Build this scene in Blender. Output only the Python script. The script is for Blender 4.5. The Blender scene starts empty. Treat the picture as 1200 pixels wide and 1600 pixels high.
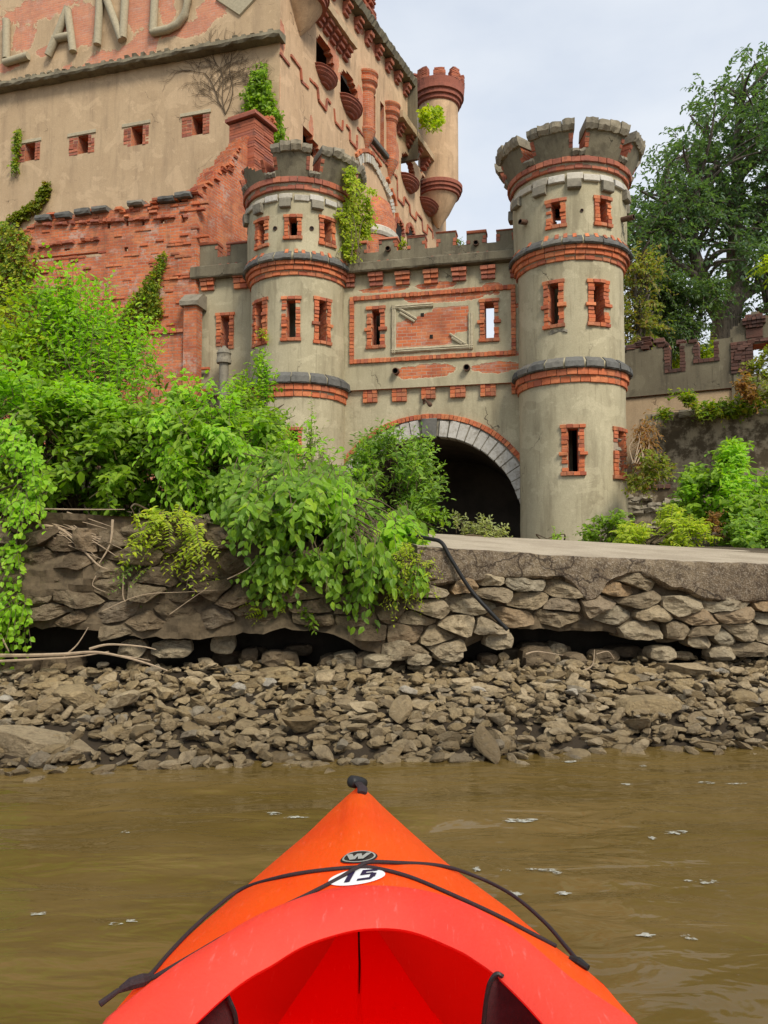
import bpy, math, random
import numpy as np
from mathutils import noise as mnoise, Vector
random.seed(7); rng = np.random.default_rng(11)
S = bpy.context.scene; COL = S.collection
R_ = math.radians
# ------------------------------------------------------------------ camera, sky, sun, exposure
F = 1250.0; EYE = 1.0; PITCH = math.atan(80/F)
cd = bpy.data.cameras.new('camera'); cam = bpy.data.objects.new('camera', cd); COL.objects.link(cam)
cam.location = (0, 0, EYE); cam.rotation_euler = (math.pi/2+PITCH, 0, 0)
cd.sensor_fit = 'VERTICAL'; cd.sensor_height = 32; cd.sensor_width = 24; cd.lens = 25; cd.clip_end = 2000; cd.clip_start = .02
S.camera = cam
SUN_EL, SUN_AZ = R_(45), R_(150)          # azimuth clockwise from +Y: behind and to the right of the viewer
w = bpy.data.worlds.new("World"); S.world = w; w.use_nodes = True
nt = w.node_tree; nt.nodes.clear()
wo = nt.nodes.new('ShaderNodeOutputWorld'); b1 = nt.nodes.new('ShaderNodeBackground'); b2 = nt.nodes.new('ShaderNodeBackground')
sky = nt.nodes.new('ShaderNodeTexSky'); sky.sky_type = 'NISHITA'; sky.sun_disc = False
sky.sun_elevation = SUN_EL; sky.sun_rotation = SUN_AZ
b1.inputs[1].default_value = .085
tc = nt.nodes.new('ShaderNodeTexCoord'); mp = nt.nodes.new('ShaderNodeMapping'); mp.inputs['Scale'].default_value = (1, 1, 2.2)
nz = nt.nodes.new('ShaderNodeTexNoise'); nz.inputs['Scale'].default_value = 1.7; nz.inputs['Detail'].default_value = 6; nz.inputs['Roughness'].default_value = .55
rp = nt.nodes.new('ShaderNodeValToRGB'); rp.color_ramp.elements[0].position = .34; rp.color_ramp.elements[1].position = .62
rp.color_ramp.elements[0].color = (.60, .60, .60, 1); rp.color_ramp.elements[1].color = (1, 1, 1, 1)
b2.inputs[0].default_value = (.80, .85, .92, 1); b2.inputs[1].default_value = .43
ms = nt.nodes.new('ShaderNodeMixShader'); L = nt.links.new
L(tc.outputs['Generated'], mp.inputs[0]); L(mp.outputs[0], nz.inputs['Vector']); L(nz.outputs['Fac'], rp.inputs[0])
L(sky.outputs[0], b1.inputs[0]); L(rp.outputs[0], ms.inputs[0]); L(b1.outputs[0], ms.inputs[1]); L(b2.outputs[0], ms.inputs[2]); L(ms.outputs[0], wo.inputs[0])
sl = bpy.data.lights.new('sun', 'SUN'); sl.energy = 1.5; sl.angle = R_(18); sl.color = (1, .93, .80)
so = bpy.data.objects.new('sun', sl); COL.objects.link(so); so.rotation_euler = (math.pi/2-SUN_EL, 0, math.pi-SUN_AZ)
so.location = (5, -5, 30)
S.view_settings.view_transform = 'Standard'; S.view_settings.look = 'None'; S.view_settings.gamma = 1
S.view_settings.exposure = 1.27

# ------------------------------------------------------------------ measuring helpers
SP, CP = math.sin(PITCH), math.cos(PITCH)
def ray(x, y):
    a = (x-600)/F; b = (800-y)/F
    return (a, CP-b*SP, SP+b*CP)
def at(x, y, Y):                                     # point on the line of sight at distance Y
    d = ray(x, y); k = Y/d[1]; return (d[0]*k, Y, EYE+d[2]*k)
def atz(x, y, z):
    d = ray(x, y); k = (z-EYE)/d[2]; return (d[0]*k, d[1]*k, z)
class Frame:                                         # upright plane: u along it, d out of it towards the river, z up
    def __init__(s, x, y, ang): s.x, s.y, s.ang = x, y, ang; s.c, s.s = math.cos(ang), math.sin(ang)
    def uz(s, px, py, d=0):
        r = ray(px, py); nx, ny = s.s, -s.c
        k = ((s.x+nx*d)*nx+(s.y+ny*d)*ny)/(r[0]*nx+r[1]*ny)
        X, Y = r[0]*k-s.x, r[1]*k-s.y
        return X*s.c+Y*s.s, EYE+r[2]*k
    def u(s, px, py=500, d=0): return s.uz(px, py, d)[0]
    def z(s, px, py, d=0): return s.uz(px, py, d)[1]
    def world(s, u, d, z): return (s.x+u*s.c+d*s.s, s.y+u*s.s-d*s.c, z)
    def rect(s, x0, y0, x1, y1, d=0):                # picture box -> u0,u1,z0,z1
        xm, ym = (x0+x1)/2, (y0+y1)/2
        return s.u(x0, ym, d), s.u(x1, ym, d), s.z(xm, y1, d), s.z(xm, y0, d)
def PL(u, v, d): return (u, -d, v)                   # flat wall, local axes
def cyl(Rf):                                         # round wall, local axes; u = angle
    def P(u, v, d):
        r = Rf(v)+d if callable(Rf) else Rf+d
        return (r*math.sin(u), -r*math.cos(u), v)
    return P
def cylhit(px, py, cx, cy, Rr, back=False):
    d = ray(px, py); a = d[0]**2+d[1]**2; b = -(d[0]*cx+d[1]*cy); c = cx*cx+cy*cy-Rr*Rr
    disc = b*b-a*c
    k = (-b+(1 if back else -1)*math.sqrt(max(disc, 0)))/a
    X, Y = d[0]*k-cx, d[1]*k-cy
    return math.atan2(X, -Y), EYE+d[2]*k
def sm(x, a, b):
    t = min(1, max(0, (x-a)/(b-a))); return t*t*(3-2*t)
def lerp(x, xs, ys): return float(np.interp(x, xs, ys))

# ------------------------------------------------------------------ object helpers
def tag(o, label, cat, group=None, kind=None):
    if label: o['label'] = label
    if cat: o['category'] = cat
    if group: o['group'] = group
    if kind: o['kind'] = kind
    return o
def thing(name, label, cat, loc=(0, 0, 0), rz=0, group=None):
    o = bpy.data.objects.new(name, None); COL.objects.link(o); o.location = loc; o.rotation_euler = (0, 0, rz)
    o.empty_display_size = .2
    return tag(o, label, cat, group, 'thing')
class MB:
    def __init__(s): s.v = []; s.f = []; s.m = []; s.uv = []; s.e = []
    def vert(s, p, uv=(0, 0), e=0.): s.v.append(p); s.uv.append(uv); s.e.append(e); return len(s.v)-1
    def face(s, idx, m=0): s.f.append(idx); s.m.append(m)
    def build(s, name, mats, parent=None, smooth=False, sharp=None):
        me = bpy.data.meshes.new(name); me.from_pydata(s.v, [], s.f)
        if not isinstance(mats, (list, tuple)): mats = [mats]
        for m in mats: me.materials.append(m)
        me.polygons.foreach_set('material_index', s.m)
        if smooth: me.polygons.foreach_set('use_smooth', [True]*len(s.f))
        uvl = me.uv_layers.new(name='uv'); li = np.empty(len(me.loops), np.int32); me.loops.foreach_get('vertex_index', li)
        uvl.data.foreach_set('uv', np.array(s.uv, np.float32)[li].ravel())
        if any(s.e):
            at_ = me.attributes.new('expo', 'FLOAT', 'POINT'); at_.data.foreach_set('value', s.e)
        me.update()
        if sharp: me.set_sharp_from_angle(angle=R_(sharp))
        o = bpy.data.objects.new(name, me); COL.objects.link(o)
        if parent: o.parent = parent
        return o
def raw(name, V, FA, mat, parent=None, smooth=True, quads=4):
    me = bpy.data.meshes.new(name); n = len(FA)
    me.vertices.add(len(V)); me.vertices.foreach_set('co', np.asarray(V, np.float32).ravel())
    me.loops.add(n*quads); me.loops.foreach_set('vertex_index', np.asarray(FA, np.int32).ravel())
    me.polygons.add(n); me.polygons.foreach_set('loop_start', np.arange(0, n*quads, quads, dtype=np.int32))
    me.polygons.foreach_set('use_smooth', np.full(n, smooth))
    me.update(calc_edges=True); me.validate()
    for m in (mat if isinstance(mat, (list, tuple)) else [mat]): me.materials.append(m)
    o = bpy.data.objects.new(name, me); COL.objects.link(o)
    if parent: o.parent = parent
    return o
def refine(vals, step):
    vals = sorted(set(round(v, 5) for v in vals)); out = [vals[0]]
    for a, b in zip(vals, vals[1:]):
        if b-a < 1e-4: continue
        n = max(1, int(math.ceil((b-a)/step)))
        out += [a+(b-a)*i/n for i in range(1, n+1)]
    return out
def shell(mb, us, vs, holes, P, th, step, vstep=None, inside=None, expo=None, mats=(0, 1, 2), wrap=False, uvs=1., inner=True):
    U, Vv = list(us), list(vs); u0, u1, v0, v1 = min(U), max(U), min(Vv), max(Vv)
    for h in holes:
        U += [min(max(h[0], u0), u1), min(max(h[1], u0), u1)]; Vv += [min(max(h[2], v0), v1), min(max(h[3], v0), v1)]
    U = refine(U, step); Vv = refine(Vv, vstep or step); nu, nv = len(U)-1, len(Vv)-1
    sol = np.ones((nu, nv), bool)
    for i in range(nu):
        uc = (U[i]+U[i+1])/2
        for j in range(nv):
            vc = (Vv[j]+Vv[j+1])/2
            if any(h[0] < uc < h[1] and h[2] < vc < h[3] for h in holes) or (inside and not inside(uc, vc)): sol[i, j] = False
    ids = {}
    def g(i, j, k):
        if wrap and i == nu: i = 0
        key = (i, j, k)
        if key not in ids:
            u, v = U[i], Vv[j]
            ids[key] = mb.vert(P(u, v, 0 if k == 0 else -th), (u*uvs, v), expo(u, v) if expo and k == 0 else 0.)
        return ids[key]
    def rv(a, b):                                     # reveal quad between outer and inner edge, its own vertices
        q = []
        for (i, j, k) in ((*a, 0), (*b, 0), (*b, 1), (*a, 1)):
            u, v = U[i], Vv[j]
            q.append(mb.vert(P(u, v, 0 if k == 0 else -th), (u*uvs+(th if k else 0), v+(th*.3 if k else 0))))
        mb.face(q, mats[2])
    for i in range(nu):
        for j in range(nv):
            if not sol[i, j]: continue
            mb.face((g(i, j, 0), g(i+1, j, 0), g(i+1, j+1, 0), g(i, j+1, 0)), mats[0])
            if inner: mb.face((g(i, j+1, 1), g(i+1, j+1, 1), g(i+1, j, 1), g(i, j, 1)), mats[1])
            def S_(a, b):
                if wrap: a %= nu
                return 0 <= a < nu and 0 <= b < nv and sol[a, b]
            if not S_(i-1, j): rv((i, j+1), (i, j))
            if not S_(i+1, j): rv((i+1, j), (i+1, j+1))
            if not S_(i, j-1): rv((i, j), (i+1, j))
            if not S_(i, j+1): rv((i+1, j+1), (i, j+1))
def block(mb, u0, u1, v0, v1, d0, d1, P, bev=.008, jit=.004, m=0, seg=1, back=False, bu=None):
    """a brick or dressed stone on a wall, edges worn; bu: bevel in u when u is an angle"""
    bu = bev if bu is None else bu; j = lambda a=jit: random.uniform(-a, a)
    ju = jit*bu/max(bev, 1e-6)
    U = [u0+(u1-u0)*i/seg for i in range(seg+1)]
    U[0] += random.uniform(-ju, ju); U[-1] += random.uniform(-ju, ju)
    dv0, dv1 = j(), j(); dd = j(); tl = j()
    rows = []
    prof = [(v0+dv0, d0), (v0+dv0, d1-bev+dd), (v0+dv0+bev, d1+dd+tl), (v1+dv1-bev, d1+dd-tl), (v1+dv1, d1-bev+dd), (v1+dv1, d0)]
    for i, u in enumerate(U):
        rows.append([mb.vert(P(u, v, d), (u, v)) for v, d in prof])
    # end caps inset for a worn edge
    for r0, r1 in zip(rows, rows[1:]):
        for k in range(5): mb.face((r0[k], r1[k], r1[k+1], r0[k+1]), m)
        if back: mb.face((r0[5], r1[5], r1[0], r0[0]), m)
    for r, s_, u in ((rows[0], -1, U[0]), (rows[-1], 1, U[-1])):
        mb.face(tuple(r) if s_ < 0 else tuple(reversed(r)), m)
def prismring(mb, prof, a0, a1, n, P, m=0, rough=0., caps=True):
    """profile [(v,d)...] swept in u; rough shakes each station"""
    rows = []
    for i in range(n+1):
        u = a0+(a1-a0)*i/n
        rows.append([mb.vert(P(u, v+random.uniform(-rough, rough), d+random.uniform(-rough, rough)), (u, v)) for v, d in prof])
    k = len(prof)
    for r0, r1 in zip(rows, rows[1:]):
        for q in range(k): mb.face((r0[q], r1[q], r1[(q+1) % k], r0[(q+1) % k]), m)
    if caps: mb.face(tuple(rows[0]), m); mb.face(tuple(reversed(rows[-1])), m)
def tube(mb, pts, rad, n=8, m=0, caps=True, flat=1.):
    pts = [Vector(p) for p in pts]; rows = []; up = Vector((0.1, .2, 1)).normalized()
    for i, p in enumerate(pts):
        t = (pts[min(i+1, len(pts)-1)]-pts[max(i-1, 0)])
        t = t.normalized() if t.length > 1e-9 else Vector((1, 0, 0))
        a = t.cross(up)
        if a.length < 1e-3: a = t.cross(Vector((1, 0, 0)))
        a.normalize(); b = a.cross(t).normalized()
        r = rad[i] if isinstance(rad, (list, tuple)) else rad
        rows.append([mb.vert(tuple(p+a*(r*math.cos(2*math.pi*k/n))+b*(r*flat*math.sin(2*math.pi*k/n))), (k/n*6.28*r, i*.1)) for k in range(n)])
    for r0, r1 in zip(rows, rows[1:]):
        for k in range(n): mb.face((r0[k], r0[(k+1) % n], r1[(k+1) % n], r1[k]), m)
    if caps: mb.face(tuple(reversed(rows[0])), m); mb.face(tuple(rows[-1]), m)
def spline(pts, n=8):
    out = []; P = [Vector(p) for p in pts]
    for i in range(len(P)-1):
        p0, p1, p2, p3 = P[max(i-1, 0)], P[i], P[i+1], P[min(i+2, len(P)-1)]
        for k in range(n):
            t = k/n
            out.append(.5*((2*p1)+(p2-p0)*t+(2*p0-5*p1+4*p2-p3)*t*t+(3*p1-p0-3*p2+p3)*t**3))
    out.append(P[-1]); return out

# ------------------------------------------------------------------ materials
class NT:
    def __init__(s, name):
        s.m = bpy.data.materials.new(name); s.m.use_nodes = True; s.t = s.m.node_tree; s.t.nodes.clear()
        s.out = s.t.nodes.new('ShaderNodeOutputMaterial')
    def n(s, ty, ins=None, **kw):
        x = s.t.nodes.new('ShaderNode'+ty)
        for k, v in kw.items(): setattr(x, k, v)
        for k, v in (ins or {}).items():
            if isinstance(v, bpy.types.NodeSocket): s.t.links.new(v, x.inputs[k])
            else: x.inputs[k].default_value = v
        return x
    def math(s, op, a, b=0., c=0., clamp=False): 
        x = s.n('Math', {0: a, 1: b, 2: c}, operation=op); x.use_clamp = clamp; return x.outputs[0]
    def mix(s, f, a, b, blend='MIX'):
        c = lambda v: v if isinstance(v, bpy.types.NodeSocket) else (*v, 1)
        return s.n('Mix', {0: f, 6: c(a), 7: c(b)}, data_type='RGBA', blend_type=blend).outputs[2]
    def noise(s, vec, scale, detail=4, rough=.55, dist=0.):
        return s.n('TexNoise', {'Vector': vec, 'Scale': scale, 'Detail': detail, 'Roughness': rough, 'Distortion': dist}).outputs['Fac']
    def smooth(s, v, a, b): return s.n('MapRange', {0: v, 1: a, 2: b}, interpolation_type='SMOOTHSTEP').outputs[0]
    def scale(s, vec, sc): return s.n('Mapping', {'Vector': vec, 'Scale': sc}).outputs[0]
    def coord(s, k='Object'): return s.n('TexCoord').outputs[k]
    def island(s): return s.n('NewGeometry').outputs['Random Per Island']
    def ramp(s, f, stops):
        x = s.n('ValToRGB', {0: f}); e = x.color_ramp.elements
        while len(e) < len(stops): e.new(.5)
        for el, (p, c) in zip(e, stops): el.position = p; el.color = (*c, 1)
        return x.outputs[0]
    def bump(s, h, strength=.5, dist=.02): return s.n('Bump', {'Height': h, 'Strength': strength, 'Distance': dist}).outputs[0]
    def done(s, col, rough=.85, normal=None, spec=.3, metal=0., trans=None, tw=.3):
        b = s.n('BsdfPrincipled', {'Roughness': rough, 'Specular IOR Level': spec, 'Metallic': metal})
        if isinstance(col, bpy.types.NodeSocket): s.t.links.new(col, b.inputs['Base Color'])
        else: b.inputs['Base Color'].default_value = (*col, 1)
        if normal: s.t.links.new(normal, b.inputs['Normal'])
        o = b.outputs[0]
        if trans is not None:
            t = s.n('BsdfTranslucent')
            if isinstance(trans, bpy.types.NodeSocket): s.t.links.new(trans, t.inputs[0])
            else: t.inputs[0].default_value = (*trans, 1)
            o = s.n('MixShader', {0: tw, 1: o, 2: t.outputs[0]}).outputs[0]
        s.t.links.new(o, s.out.inputs[0]); return s.m
BR1, BR2, BR3 = (.64, .18, .065), (.43, .105, .05), (.50, .17, .075)
def brick_nodes(t, white=.35, dull=0.):
    uv = t.coord('UV'); ob = t.coord()
    wob = t.n('VectorMath', {0: t.n('TexNoise', {'Vector': ob, 'Scale': 2.5, 'Detail': 2}).outputs['Color'], 1: (.035, .035, 0)}, operation='MULTIPLY').outputs[0]
    uv2 = t.n('VectorMath', {0: uv, 1: wob}, operation='ADD').outputs[0]
    bt = t.n('TexBrick', {'Vector': uv2, 'Color1': (*BR1, 1), 'Color2': (*BR2, 1), 'Mortar': (.46, .36, .27, 1), 'Scale': 1., 'Mortar Size': .007,
                          'Mortar Smooth': .3, 'Bias': -.1, 'Brick Width': .215, 'Row Height': .073}, offset=.5)
    n1 = t.noise(ob, 1.1, 5, .6); n2 = t.noise(ob, 7, 5, .65)
    c = t.mix(t.smooth(n1, .35, .7), bt.outputs['Color'], BR3, 'MIX') if False else bt.outputs['Color']
    c = t.mix(t.math('MULTIPLY', t.smooth(n1, .42, .62), .6), c, (.34, .10, .05))
    c = t.mix(t.math('MULTIPLY', t.smooth(t.noise(t.scale(ob, (1.3, 1.3, 2.6)), 1.5, 5, .6), .47, .64), .55), c, (.62, .25, .11))
    wm = t.math('MULTIPLY', t.smooth(t.noise(t.scale(ob, (1, 1, 1.8)), 1.9, 6, .7), .49, .64), t.smooth(n2, .4, .6))
    c = t.mix(t.math('MULTIPLY', wm, white), c, (.56, .50, .43))
    c = t.mix(t.math('MULTIPLY', t.smooth(t.noise(t.scale(ob, (3, 3, .7)), 1.4, 5, .6), .52, .75), .5+dull), c, (.11, .075, .05))
    c = t.mix(t.math('MULTIPLY', t.smooth(n2, .3, .75), .25), c, (.20, .08, .05))
    h = t.math('ADD', t.math('MULTIPLY', bt.outputs['Fac'], -1.), t.math('MULTIPLY', n2, 1.3))
    return c, h
def stucco(name, c1, c2, dark, stain=.55, bdull=0., rough=.9, moss=None, expo_gain=.9, haze_lift=0.):
    t = NT(name); ob = t.coord()
    n1 = t.noise(ob, .9, 6, .6); n2 = t.noise(ob, 8, 6, .65); n3 = t.noise(ob, 45, 3, .6)
    c = t.mix(t.smooth(n1, .32, .68), c1, c2)
    st = t.smooth(t.noise(t.scale(ob, (2.2, 2.2, .35)), 1.6, 6, .62), .46, .74)
    c = t.mix(t.math('MULTIPLY', st, stain), c, dark)
    c = t.mix(t.math('MULTIPLY', t.smooth(t.noise(t.scale(ob, (8, 8, .45)), 1.7, 5, .6), .56, .74), stain*.75), c, dark)
    c = t.mix(t.math('MULTIPLY', t.smooth(t.noise(ob, 1.25, 4, .55, .8), .565, .585), .30), c, tuple(min(1, x*1.3+.02) for x in c1))
    c = t.mix(t.math('MULTIPLY', t.smooth(t.noise(ob, 3.1, 7, .7), .55, .75), stain*.8), c, dark)
    c = t.mix(t.math('MULTIPLY', t.smooth(n2, .55, .8), .5), c, tuple(min(1, x*1.35+.03) for x in c1))
    c = t.mix(t.math('MULTIPLY', t.smooth(n3, .3, .7), .28), c, tuple(x*.55 for x in c2))
    vo = t.n('TexVoronoi', {'Vector': t.n('VectorMath', {0: ob, 1: t.n('VectorMath', {0: t.n('TexNoise', {'Vector': ob, 'Scale': 3., 'Detail': 5}).outputs['Color'], 1: (.55, .55, .55)}, operation='MULTIPLY').outputs[0]}, operation='ADD').outputs[0], 'Scale': .8}, feature='DISTANCE_TO_EDGE').outputs['Distance']
    ck = t.math('MULTIPLY', t.math('SUBTRACT', 1., t.smooth(vo, .001, .009)), t.smooth(t.noise(ob, .9, 3), .54, .64))
    c = t.mix(t.math('MULTIPLY', ck, .75), c, tuple(x*.25 for x in dark))
    if moss: c = t.mix(t.math('MULTIPLY', t.smooth(t.noise(ob, 2.2, 7, .72), .42, .56), .9), c, moss)
    ex = t.n('Attribute', attribute_name='expo').outputs['Fac']
    e2 = t.math('ADD', ex, t.math('MULTIPLY', t.math('SUBTRACT', t.noise(ob, 3.3, 7, .68), .5), expo_gain))
    msk = t.smooth(e2, .49, .53); rim = t.math('MULTIPLY', t.smooth(e2, .40, .5), t.math('SUBTRACT', 1., msk))
    bc, bh = brick_nodes(t, .45, bdull)
    if haze_lift: bc = t.mix(haze_lift, bc, (.72, .40, .28))  # pale veil of haze put into the exposed brick colour
    c = t.mix(t.math('MULTIPLY', rim, .4), c, tuple(min(1, x*1.5) for x in c1))
    c = t.mix(msk, c, bc)
    h = t.math('ADD', t.math('MULTIPLY', n2, .5), t.math('MULTIPLY', n3, .25))
    h = t.math('SUBTRACT', h, t.math('MULTIPLY', ck, .8))
    h = t.math('ADD', h, t.math('MULTIPLY', msk, t.math('SUBTRACT', t.math('MULTIPLY', bh, .6), 2.)))
    return t.done(c, rough, t.bump(h, .55, .02))
def blockmat(name, cols, grain=25, dirt=(.08, .06, .045), dirtamt=.5, rough=.88, bs=.5):
    t = NT(name); ob = t.coord(); r = t.island()
    st = [(i/(max(1, len(cols)-1)), c) for i, c in enumerate(cols)]
    c = t.ramp(r, st)
    n1 = t.noise(ob, grain, 5, .65); n2 = t.noise(ob, 4, 5, .65)
    c = t.mix(t.math('MULTIPLY', t.smooth(n1, .35, .75), .4), c, tuple(x*.55 for x in cols[0]))
    c = t.mix(t.math('MULTIPLY', t.smooth(n2, .48, .72), dirtamt), c, dirt)
    return t.done(c, rough, t.bump(t.math('ADD', n1, n2), bs, .012))
def plain(name, c, rough=.8, grain=20, var=.35, spec=.3, metal=0., bs=.3):
    t = NT(name); n1 = t.noise(t.coord(), grain, 5, .6)
    cc = t.mix(t.math('MULTIPLY', t.smooth(n1, .35, .7), var), c, tuple(x*.45 for x in c))
    return t.done(cc, rough, t.bump(n1, bs, .008), spec, metal)
M = {}
M['stucco'] = stucco('tower_stucco', (.47, .415, .275), (.40, .35, .225), (.17, .14, .085), .6)
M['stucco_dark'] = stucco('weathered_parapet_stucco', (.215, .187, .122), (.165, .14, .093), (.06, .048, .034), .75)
M['stucco_tan'] = stucco('warehouse_grey_tan_stucco', (.53, .385, .235), (.47, .335, .20), (.25, .175, .11), .46, expo_gain=1.1, haze_lift=.36)
M['stucco_peach'] = stucco('warehouse_peach_stucco', (.60, .41, .25), (.53, .355, .21), (.24, .16, .10), .55, haze_lift=.2)
M['stucco_moss'] = stucco('mossy_wall_stucco', (.36, .30, .20), (.27, .22, .15), (.08, .06, .04), .6, moss=(.055, .038, .02))
M['inside'] = plain('interior_shade', (.045, .034, .026), .95, 3, .6)  # shade of the interiors put into the colour so openings read dark
t = NT('brick_masonry'); c, h = brick_nodes(t, .62); M['brickwall'] = t.done(c, .9, t.bump(h, .8, .02))
t = NT('old_brick_reveal'); c, h = brick_nodes(t, .3, .2); M['reveal'] = t.done(c, .9, t.bump(h, .8, .015))
M['brick'] = blockmat('orange_brick', [(.46, .12, .055), (.60, .18, .075), (.54, .145, .06), (.64, .23, .10), (.34, .085, .05), (.50, .20, .10)], 30, (.10, .06, .04), .55)
M['brickdark'] = blockmat('weathered_maroon_brick', [(.34, .105, .06), (.46, .14, .07), (.28, .10, .075), (.52, .18, .10)], 30, (.06, .045, .035), .55)
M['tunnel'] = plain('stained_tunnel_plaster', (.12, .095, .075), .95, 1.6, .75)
M['maroon'] = blockmat('sooty_maroon_brick', [(.10, .055, .045), (.15, .07, .05), (.085, .05, .042), (.19, .085, .06)], 30, (.06, .045, .035), .55)
M['mortar'] = plain('lime_mortar', (.36, .29, .21), .95, 30, .4)
M['bandstone'] = blockmat('dark_band_stone', [(.085, .085, .08), (.16, .155, .14), (.10, .10, .095), (.24, .22, .18), (.07, .07, .07)], 18, (.035, .033, .03), .5)
M['capstone'] = blockmat('rough_cap_stone', [(.30, .26, .19), (.22, .195, .15), (.36, .31, .22)], 14, (.09, .075, .05), .6, bs=.9)
M['whitestone'] = blockmat('pale_block_stone', [(.55, .50, .40), (.44, .39, .30), (.62, .58, .50), (.50, .47, .42)], 16, (.20, .17, .12), .4)
M['voussoir'] = blockmat('arch_stone', [(.36, .29, .18), (.60, .53, .39), (.44, .36, .23), (.50, .48, .44), (.62, .52, .38), (.42, .38, .30)], 16, (.16, .13, .09), .55)
M['corbel'] = blockmat('corbel_stone', [(.20, .18, .14), (.27, .24, .18)], 16, (.07, .06, .05), .6)
M['moulding'] = plain('plaster_moulding', (.42, .365, .25), .9, 18, .35)
M['rust'] = plain('rusty_iron', (.13, .07, .045), .8, 40, .6, .4, .3)
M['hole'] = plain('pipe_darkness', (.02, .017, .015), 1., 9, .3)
t = NT('quay_concrete'); ob = t.coord(); n1 = t.noise(ob, 1.3, 6, .6); n2 = t.noise(ob, 14, 6, .7); n3 = t.noise(ob, 90, 3, .6)
c = t.mix(t.smooth(n1, .35, .65), (.26, .20, .125), (.14, .10, .062)); c = t.mix(t.math('MULTIPLY', t.smooth(n2, .46, .62), .8), c, (.06, .04, .025)); c = t.mix(t.math('MULTIPLY', t.smooth(t.noise(ob, 4.5, 6, .7), .5, .62), .6), c, (.075, .052, .032))
c = t.mix(t.math('MULTIPLY', t.smooth(n3, .45, .7), .5), c, (.40, .34, .26))
vo = t.n('TexVoronoi', {'Vector': t.n('VectorMath', {0: ob, 1: t.n('VectorMath', {0: t.n('TexNoise', {'Vector': ob, 'Scale': 5., 'Detail': 6}).outputs['Color'], 1: (.4, .4, .4)}, operation='MULTIPLY').outputs[0]}, operation='ADD').outputs[0], 'Scale': 1.1}, feature='DISTANCE_TO_EDGE').outputs['Distance']
c = t.mix(t.math('MULTIPLY', t.math('SUBTRACT', 1., t.smooth(vo, .003, .012)), .8), c, (.03, .02, .014)); c = t.mix(t.math('MULTIPLY', t.smooth(t.noise(t.scale(ob, (9, 9, .8)), 1.5, 5, .6), .55, .72), .5), c, (.06, .042, .028))
M['concrete'] = t.done(c, .92, t.bump(t.math('ADD', n2, t.math('MULTIPLY', n3, .7)), .8, .02))
t = NT('quay_concrete_top'); ob = t.coord(); n1 = t.noise(ob, 2.3, 6, .6); n3 = t.noise(ob, 70, 4, .6)
c = t.mix(t.smooth(n1, .35, .65), (.44, .37, .27), (.34, .28, .20)); c = t.mix(t.math('MULTIPLY', t.smooth(n3, .42, .7), .45), c, (.18, .14, .10))
M['concretetop'] = t.done(c, .92, t.bump(n3, .6, .012))
def rockmat(name, cols, wet=False, island=True, dirty=0.):
    t = NT(name); ob = t.coord(); g = t.n('NewGeometry'); pos = g.outputs['Position']
    r = g.outputs['Random Per Island'] if island else t.n('ObjectInfo').outputs['Random']
    c = t.ramp(r, [(i/(len(cols)-1), c_) for i, c_ in enumerate(cols)])
    n1 = t.noise(pos, 40, 9, .72); n2 = t.noise(pos, 6, 5, .6); n3 = t.noise(t.scale(pos, (1, 1, 2.2)), 30, 6, .65)
    c = t.mix(t.math('MULTIPLY', t.smooth(n1, .4, .7), .5), c, tuple(x*.42 for x in cols[0]))
    c = t.mix(t.math('MULTIPLY', t.smooth(n2, .5, .7), .5), c, (.20, .145, .085))
    c = t.mix(t.math('MULTIPLY', t.smooth(n3, .56, .74), .3), c, (.46, .41, .32))
    ro = .85
    if dirty: c = t.mix(t.math('MULTIPLY', t.smooth(t.noise(pos, 2.6, 7, .68), .40, .58), dirty), c, (.095, .066, .038))
    c = t.mix(t.math('MULTIPLY', t.smooth(t.noise(pos, 13, 6, .7), .54, .68), .45), c, (.08, .057, .035))
    if wet:
        zz = t.n('SeparateXYZ', {0: pos}).outputs[2]
        k = t.smooth(t.math('ADD', zz, t.math('MULTIPLY', n2, .22)), .40, .10)
        c = t.mix(t.math('MULTIPLY', k, .85), c, t.mix(.5, c, (.075, .053, .026)))
        ro = t.n('MapRange', {0: k, 1: 0., 2: 1., 3: .88, 4: .55}).outputs[0]
    b = t.done(c, .85, t.bump(t.math('ADD', n1, t.math('MULTIPLY', n3, .7)), 1., .026))
    if wet:
        p = [x for x in t.t.nodes if x.type == 'BSDF_PRINCIPLED'][0]; t.t.links.new(ro, p.inputs['Roughness'])
    return b
ROCKC = [(.29, .205, .10), (.38, .28, .145), (.46, .35, .20), (.32, .235, .125), (.55, .43, .265), (.21, .147, .07)]
M['rock'] = rockmat('shore_stone', ROCKC, True, False)
M['rubble'] = rockmat('shore_rubble', ROCKC+[(.36, .31, .23)], True, True)
M['wallstone'] = rockmat('retaining_wall_stone', [(.32, .245, .145), (.43, .345, .225), (.25, .19, .115), (.48, .375, .23), (.35, .30, .21), (.38, .25, .13), (.29, .24, .17)])
M['wallstone_dirty'] = rockmat('earth_stained_wall_stone', [(.24, .18, .105), (.29, .225, .14), (.18, .135, .08), (.31, .22, .13), (.24, .19, .13)], dirty=.85)
M['palestone'] = rockmat('pale_stone', [(.52, .46, .36), (.46, .41, .33)], False, False)
M['cavity'] = plain('undercut_shade', (.045, .036, .026), 1., 6, .7, bs=.8)  # shade of the undercut put into the backing colour
M['earthfill'] = plain('crumbling_mortar', (.125, .092, .055), .95, 22, .75, bs=1.)
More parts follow.
